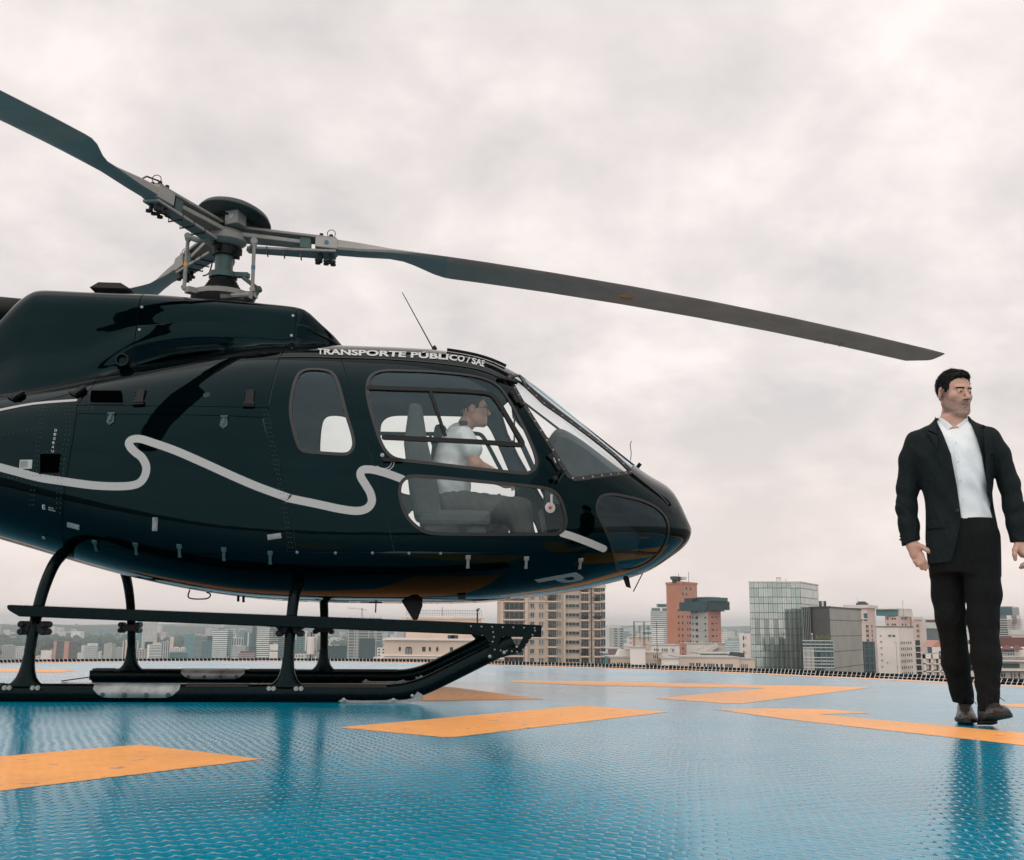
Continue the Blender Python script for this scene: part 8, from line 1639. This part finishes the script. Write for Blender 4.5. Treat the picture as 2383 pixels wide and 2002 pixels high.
    def shirt(p):
        x, y, z = p.T; t = torso(p) + .013 + wrinkle(p, 38, .0042, (.55, .3, 1.0), 1.4) * np.clip(1.6 - np.abs(z - .98) * 5, .35, 1) + wrinkle(p, 26, .0042, (1, .2, -.35), .5)
        pl = S.box(p, (0.052 + (z - 1.2).mean() * 0, -.10, 1.17), (.016, .05, .25), r=.002); t = np.where((np.abs(x - np.interp(z, [.9, 1.38], [.020, -.005])) < .013) & (y < 0), t - .0022, t)
        d = np.maximum(t, .93 - z); return np.maximum(d, -SDF.cap(p, (-.006, -.030, 1.415), (0, -.03, 1.50), .048, .06))
    sh_ = sdf_mesh('shirt', shirt, (-.22, -.16, .90), (.22, .14, 1.47), .0034, M_shirt, root)
    def collar(p):
        x, y, z = p.T; c = S.cap(p, (-.010, .012, 1.34), (-.004, .004, 1.475), .088, .064); d = np.abs(c) - .0035; lo_ = np.interp(x, [-.11, -.075, -.05, -.004, .05, .075, .11], [1.405, 1.372, 1.372, 1.40, 1.375, 1.372, 1.41]) ; hi_ = np.interp(x, [-.09, -.066, -.035, -.004, .035, .066, .09], [1.458, 1.452, 1.425, 1.392, 1.42, 1.450, 1.458]) ; hi_ = np.where(y > .0, 1.462, hi_); lo_ = np.where(y > .0, 1.41, lo_)
        return np.maximum(np.maximum(d, lo_ - z), z - hi_)
    sdf_mesh('collar', collar, (-.12, -.12, 1.35), (.12, .12, 1.48), .0028, M_shirt, sh_)
    for z in (1.31, 1.22, 1.13, 1.04): sdf_mesh('shirt_button', lambda p: S.ell(p, (np.interp(z, [.9, 1.38], [.020, -.005]), -.112 if z < 1.2 else -.113, z), (.0032, .003, .0032)), (-.03, -.13, z - .02), (.04, -.09, z + .02), .0018, M_eye, sh_)
    def trousers(p):
        x, y, z = p.T; hip = S.sec(p, [(.70, 0, .005, .150, .112), (.80, 0, .005, .156, .112), (.92, 0, .003, .152, .104), (.955, 0, 0, .148, .100)], 2.3)
        l = chain(p, [LH, (-.084, .045, .60), LK, (-.070, .075, .28), (-.048, .120, .110)], [.100, .078, .070, .064, .054], .03); r_ = chain(p, [RH, (.080, -.045, .60), RK, (.070, -.085, .30), (.064, -.128, .080)], [.100, .080, .071, .066, .047], .03)
        f_ = wrinkle(p, 38, .0022, (.7, .4, .8), 1.1) * np.clip(1.2 - np.abs(z - .45) * 4, 0, 1) + wrinkle(p, 55, .0025, (.5, .2, 1), 2.1) * np.clip(1.1 - np.abs(z - .17) * 9, 0, 1)
        d = smin(smin(l, r_, .010), hip, .035) + f_; cut = np.where(x < .006, .088 + (x + .05) * -.1, .074 + (x - .06) * .12) - z; return np.maximum(d, np.maximum(cut, z - .955))
    sdf_mesh('trousers', trousers, (-.22, -.24, .06), (.22, .24, .97), .0040, M_trous, root)
    # loose hair over the cap gives an uneven outline
    hob = [c for c in root.children if c.name.startswith('hair')][0]; rs_ = np.random.RandomState(11); hv = np.array([v.co[:] for v in hob.data.vertices]); hn = np.array([v.normal[:] for v in hob.data.vertices]); hl_ = head_l(hv); ok = np.nonzero(hv[:, 2] > 1.50)[0]; pick = rs_.choice(ok, 4200)
    b0 = hv[pick]; nn = hn[pick]; back = np.array([-math.sin(YAW) * -.0, 0, 0]); fl = np.stack([-.62 * np.sin(YAW) * -1 * np.ones(len(pick)) * -1, .78 * np.ones(len(pick)) * .8, .15 * np.ones(len(pick))], 1) + rs_.normal(0, .35, (len(pick), 3)); fl -= nn * (fl * nn).sum(1)[:, None]; fl /= np.linalg.norm(fl, axis=1)[:, None] + 1e-9
    Lh = rs_.uniform(.008, .020, len(pick))[:, None]; sd3 = np.cross(fl, nn) * .0007; tip = b0 + fl * Lh + nn * rs_.uniform(.0006, .0042, len(pick))[:, None]; Vh = np.stack([b0 - sd3 - nn * .001, b0 + sd3 - nn * .001, tip, b0 + nn * .0012], 1).reshape(-1, 3); k4 = np.arange(len(pick)) * 4
    b = MB(); b.add(Vh.tolist(), [t for i in k4.tolist() for t in ((i, i + 1, i + 2), (i, i + 2, i + 3), (i + 1, i + 3, i + 2))]); tag(b.build('hair_strands', M_hair, hob, recalc=False), kind='stuff')
    # shoes: heel down, toes towards the camera and slightly outward
    def shoe(cx_, cy_, yaw_, pit, zoff, name):
        def loc(p):
            q = yaw(p, yaw_, (cx_, cy_, zoff)); c, s = math.cos(pit), math.sin(pit); return np.stack([q[:, 0], (q[:, 1] - .06) * c + q[:, 2] * s + .06, -(q[:, 1] - .06) * s + q[:, 2] * c], 1)
        def up_(p):
            q = loc(p); w_ = np.interp(q[:, 1], [-.20, -.16, -.10, -.02, .06, .10], [.026, .043, .049, .041, .036, .030]); top = np.interp(q[:, 1], [-.205, -.17, -.10, -.045, 0, .08], [.030, .046, .055, .080, .108, .110])
            k = np.sqrt((q[:, 0] / w_) ** 2 + (np.maximum(q[:, 2] - .012, 0) / (top - .012)) ** 2); d = (k - 1) * .04; d = np.maximum(d, np.maximum(q[:, 1] - .085, -.205 - q[:, 1])); d = smax(d, .012 - q[:, 2], .004)
            d = np.where((np.abs(q[:, 1] + .115) < .0016), d + .0018, d); return smax(d, -S.cap(q, (0, .04, .13), (0, .05, .09), .030, .026), .006)
        def so_(p):
            q = loc(p); w_ = np.interp(q[:, 1], [-.215, -.19, -.16, -.10, -.02, .06, .095], [.014, .034, .048, .055, .044, .040, .026]); d = np.abs(q[:, 0]) - w_; d = np.maximum(d, np.maximum(q[:, 1] - .092, -.214 - q[:, 1])); d = np.maximum(d, np.abs(q[:, 2] - .006) - .009); heel = np.maximum(np.maximum(np.abs(q[:, 0]) - .037, np.maximum(q[:, 1] - .090, .015 - q[:, 1])), np.abs(q[:, 2] + .008) - .010); return np.minimum(d, heel)
        b0 = (cx_ - .14, cy_ - .26, -.02); b1 = (cx_ + .14, cy_ + .16, .20); o_ = sdf_mesh('shoe', up_, b0, b1, .0034, M_shoe, root); sdf_mesh('sole', so_, b0, b1, .0036, M_sole, o_)
        def lc(p):
            q = loc(p); d = None
            for i in range(5):
                y = -.095 + i * .020; z = np.interp(y, [-.10, -.045, 0], [.060, .082, .108]) ; e_ = SDF.cap(q, (-.018, y + .004, z - .006), (.018, y - .004, z - .006), .003); d = e_ if d is None else np.minimum(d, e_)
            z = .112; d = np.minimum(d, chain(q, [(0, -.01, .106), (.02, -.03, .118), (.034, -.022, .10), (.004, -.008, .104)], [.003] * 4)); d = np.minimum(d, chain(q, [(0, -.01, .106), (-.02, -.03, .116), (-.032, -.024, .10), (-.004, -.008, .104)], [.003] * 4)); return np.minimum(d, chain(q, [(0, -.01, .106), (.03, -.045, .10), (.052, -.07, .075)], [.0025] * 3))
        sdf_mesh('laces', lc, b0, b1, .0030, M_lace, o_); return o_
    shoe(-.042, .135, R(2), R(0), .014, 'rear'); shoe(.070, -.105, R(18), R(-9), .024, 'front')
    tag(root); return root
man()
# -------- pilot in the right hand seat, facing the nose (local +x)
def pilot():
    S = SDF; root = empty('person', (0, 0, 0), 0, 'pilot in a white short sleeved shirt sitting inside the helicopter cabin', 'person'); root.parent = None
    root.matrix_world = HELI.matrix_basis.copy(); root.location = (-2.07, 7.35, 0); root.rotation_euler = (0, 0, .074)
    y0 = -.37; HC = (1.795, y0, 1.868)
    def hl(p): return yaw(p, R(90) - R(6), HC)
    def body(p):
        d = S.ell(p, (1.64, y0, 1.38), (.11, .15, .26)); d = smin(d, chain(p, [(1.70, y0, 1.70), (1.745, y0, 1.78)], [.055, .056], .02), .04); d = smin(d, head_sdf(hl(p)), .015)
        for sg in (-1, 1):
            d = smin(d, chain(p, [(1.72, y0 + sg * .17, 1.66), (1.80, y0 + sg * .20, 1.47), (1.98, y0 + sg * .12, 1.40)], [.045, .040, .028], .02), .03)
            h0 = np.array([1.99, y0 + sg * .115, 1.395]); d = smin(d, S.ell(p, h0 + (.03, 0, -.005), (.045, .02, .035)), .015)
            for i in range(4): a = h0 + (.055, sg * (-.006), .02 - i * .016); d = smin(d, chain(p, [a, a + (.028, -sg * .012, -.012), a + (.012, -sg * .03, -.026)], [.009, .0085, .0075], .004), .006)
            d = smin(d, chain(p, [h0 + (.01, -sg * .01, .02), h0 + (.045, -sg * .03, .03)], [.012, .009], .004), .01)
            d = smin(d, chain(p, [(1.66, y0 + sg * .10, 1.22), (2.09, y0 + sg * .13, 1.19), (2.17, y0 + sg * .12, .90)], [.075, .052, .038], .03), .03)
        return d
    sdf_mesh('body', body, (1.45, y0 - .32, .85), (2.32, y0 + .32, 2.02), .0062, [M_skin, M_stub, M_lip, M_eye, M_iris, M_hair, M_stub2, M_groove_shade], root, lambda c: np.where(head_mi(hl(c)) == 5, 5, 0) * (c[:, 2] > 1.76))
    sdf_mesh('hair', lambda p: hair_sdf(hl(p), 1.0), (1.66, y0 - .12, 1.74), (1.95, y0 + .12, 2.02), .005, M_hair, root)
    def shirt(p):
        d = S.ell(p, (1.64, y0, 1.38), (.135, .175, .29)); d = smin(d, S.ell(p, (1.69, y0, 1.62), (.115, .19, .16)), .06)
        for sg in (-1, 1): d = smin(d, chain(p, [(1.72, y0 + sg * .17, 1.66), (1.775, y0 + sg * .195, 1.57)], [.066, .064], .03), .04)
        d = d + wrinkle(p, 40, .004, (.5, .3, 1), .2) + wrinkle(p, 24, .004, (1, .2, -.6), 1); d = smax(d, 1.16 - p[:, 2], .01); return smax(d, -S.cap(p, (1.745, y0, 1.79), (1.78, y0, 1.95), .062, .09), .01)
    s_ = sdf_mesh('shirt', shirt, (1.42, y0 - .32, 1.12), (1.98, y0 + .32, 1.86), .0062, M_shirt, root)
    for sg in (-1, 1): sdf_mesh('epaulette', lambda p: S.box(p, (1.715, y0 + sg * .15, 1.752), (.028, .055, .012), rx=-sg * .25, r=.004), (1.66, y0 + sg * .15 - .08, 1.70), (1.78, y0 + sg * .15 + .08, 1.80), .005, M_epau, s_)
    def tr(p):
        d = None
        for sg in (-1, 1): e_ = chain(p, [(1.64, y0 + sg * .10, 1.22), (2.09, y0 + sg * .13, 1.185), (2.16, y0 + sg * .12, .93)], [.098, .076, .062], .04); d = e_ if d is None else smin(d, e_, .02)
        d = smin(d, S.ell(p, (1.62, y0, 1.21), (.13, .18, .10)), .04); return d + wrinkle(p, 50, .005, (1, .3, .4), .4)
    sdf_mesh('trousers', tr, (1.45, y0 - .32, .86), (2.30, y0 + .32, 1.34), .0064, M_khaki, root)
    for sg in (-1, 1):
        sdf_mesh('shoe', lambda p: smin(S.ell(p, (2.24, y0 + sg * .12, .865), (.12, .045, .045)), S.cap(p, (2.16, y0 + sg * .12, .88), (2.165, y0 + sg * .12, .95), .045), .02), (2.05, y0 + sg * .12 - .08, .80), (2.42, y0 + sg * .12 + .08, 1.02), .0062, M_shoe, root)
    b = MB(); c = Vector(HC)
    for sg in (-1, 1): b.tube([c + Vector((.082 + math.cos(t) * .0, sg * .030 + math.cos(t) * .021, .005 + math.sin(t) * .017)) for t in np.linspace(0, 6.28, 14)[:-1]], .0016, 5, closed=True); b.tube([c + Vector((.080, sg * .050, .008)), c + Vector((-.005, sg * .074, .006))], .0018, 5)
    b.tube([c + Vector((.085, -.009, .008)), c + Vector((.085, .009, .008))], .0016, 5); b.build('glasses', M_black, root)
pilot()
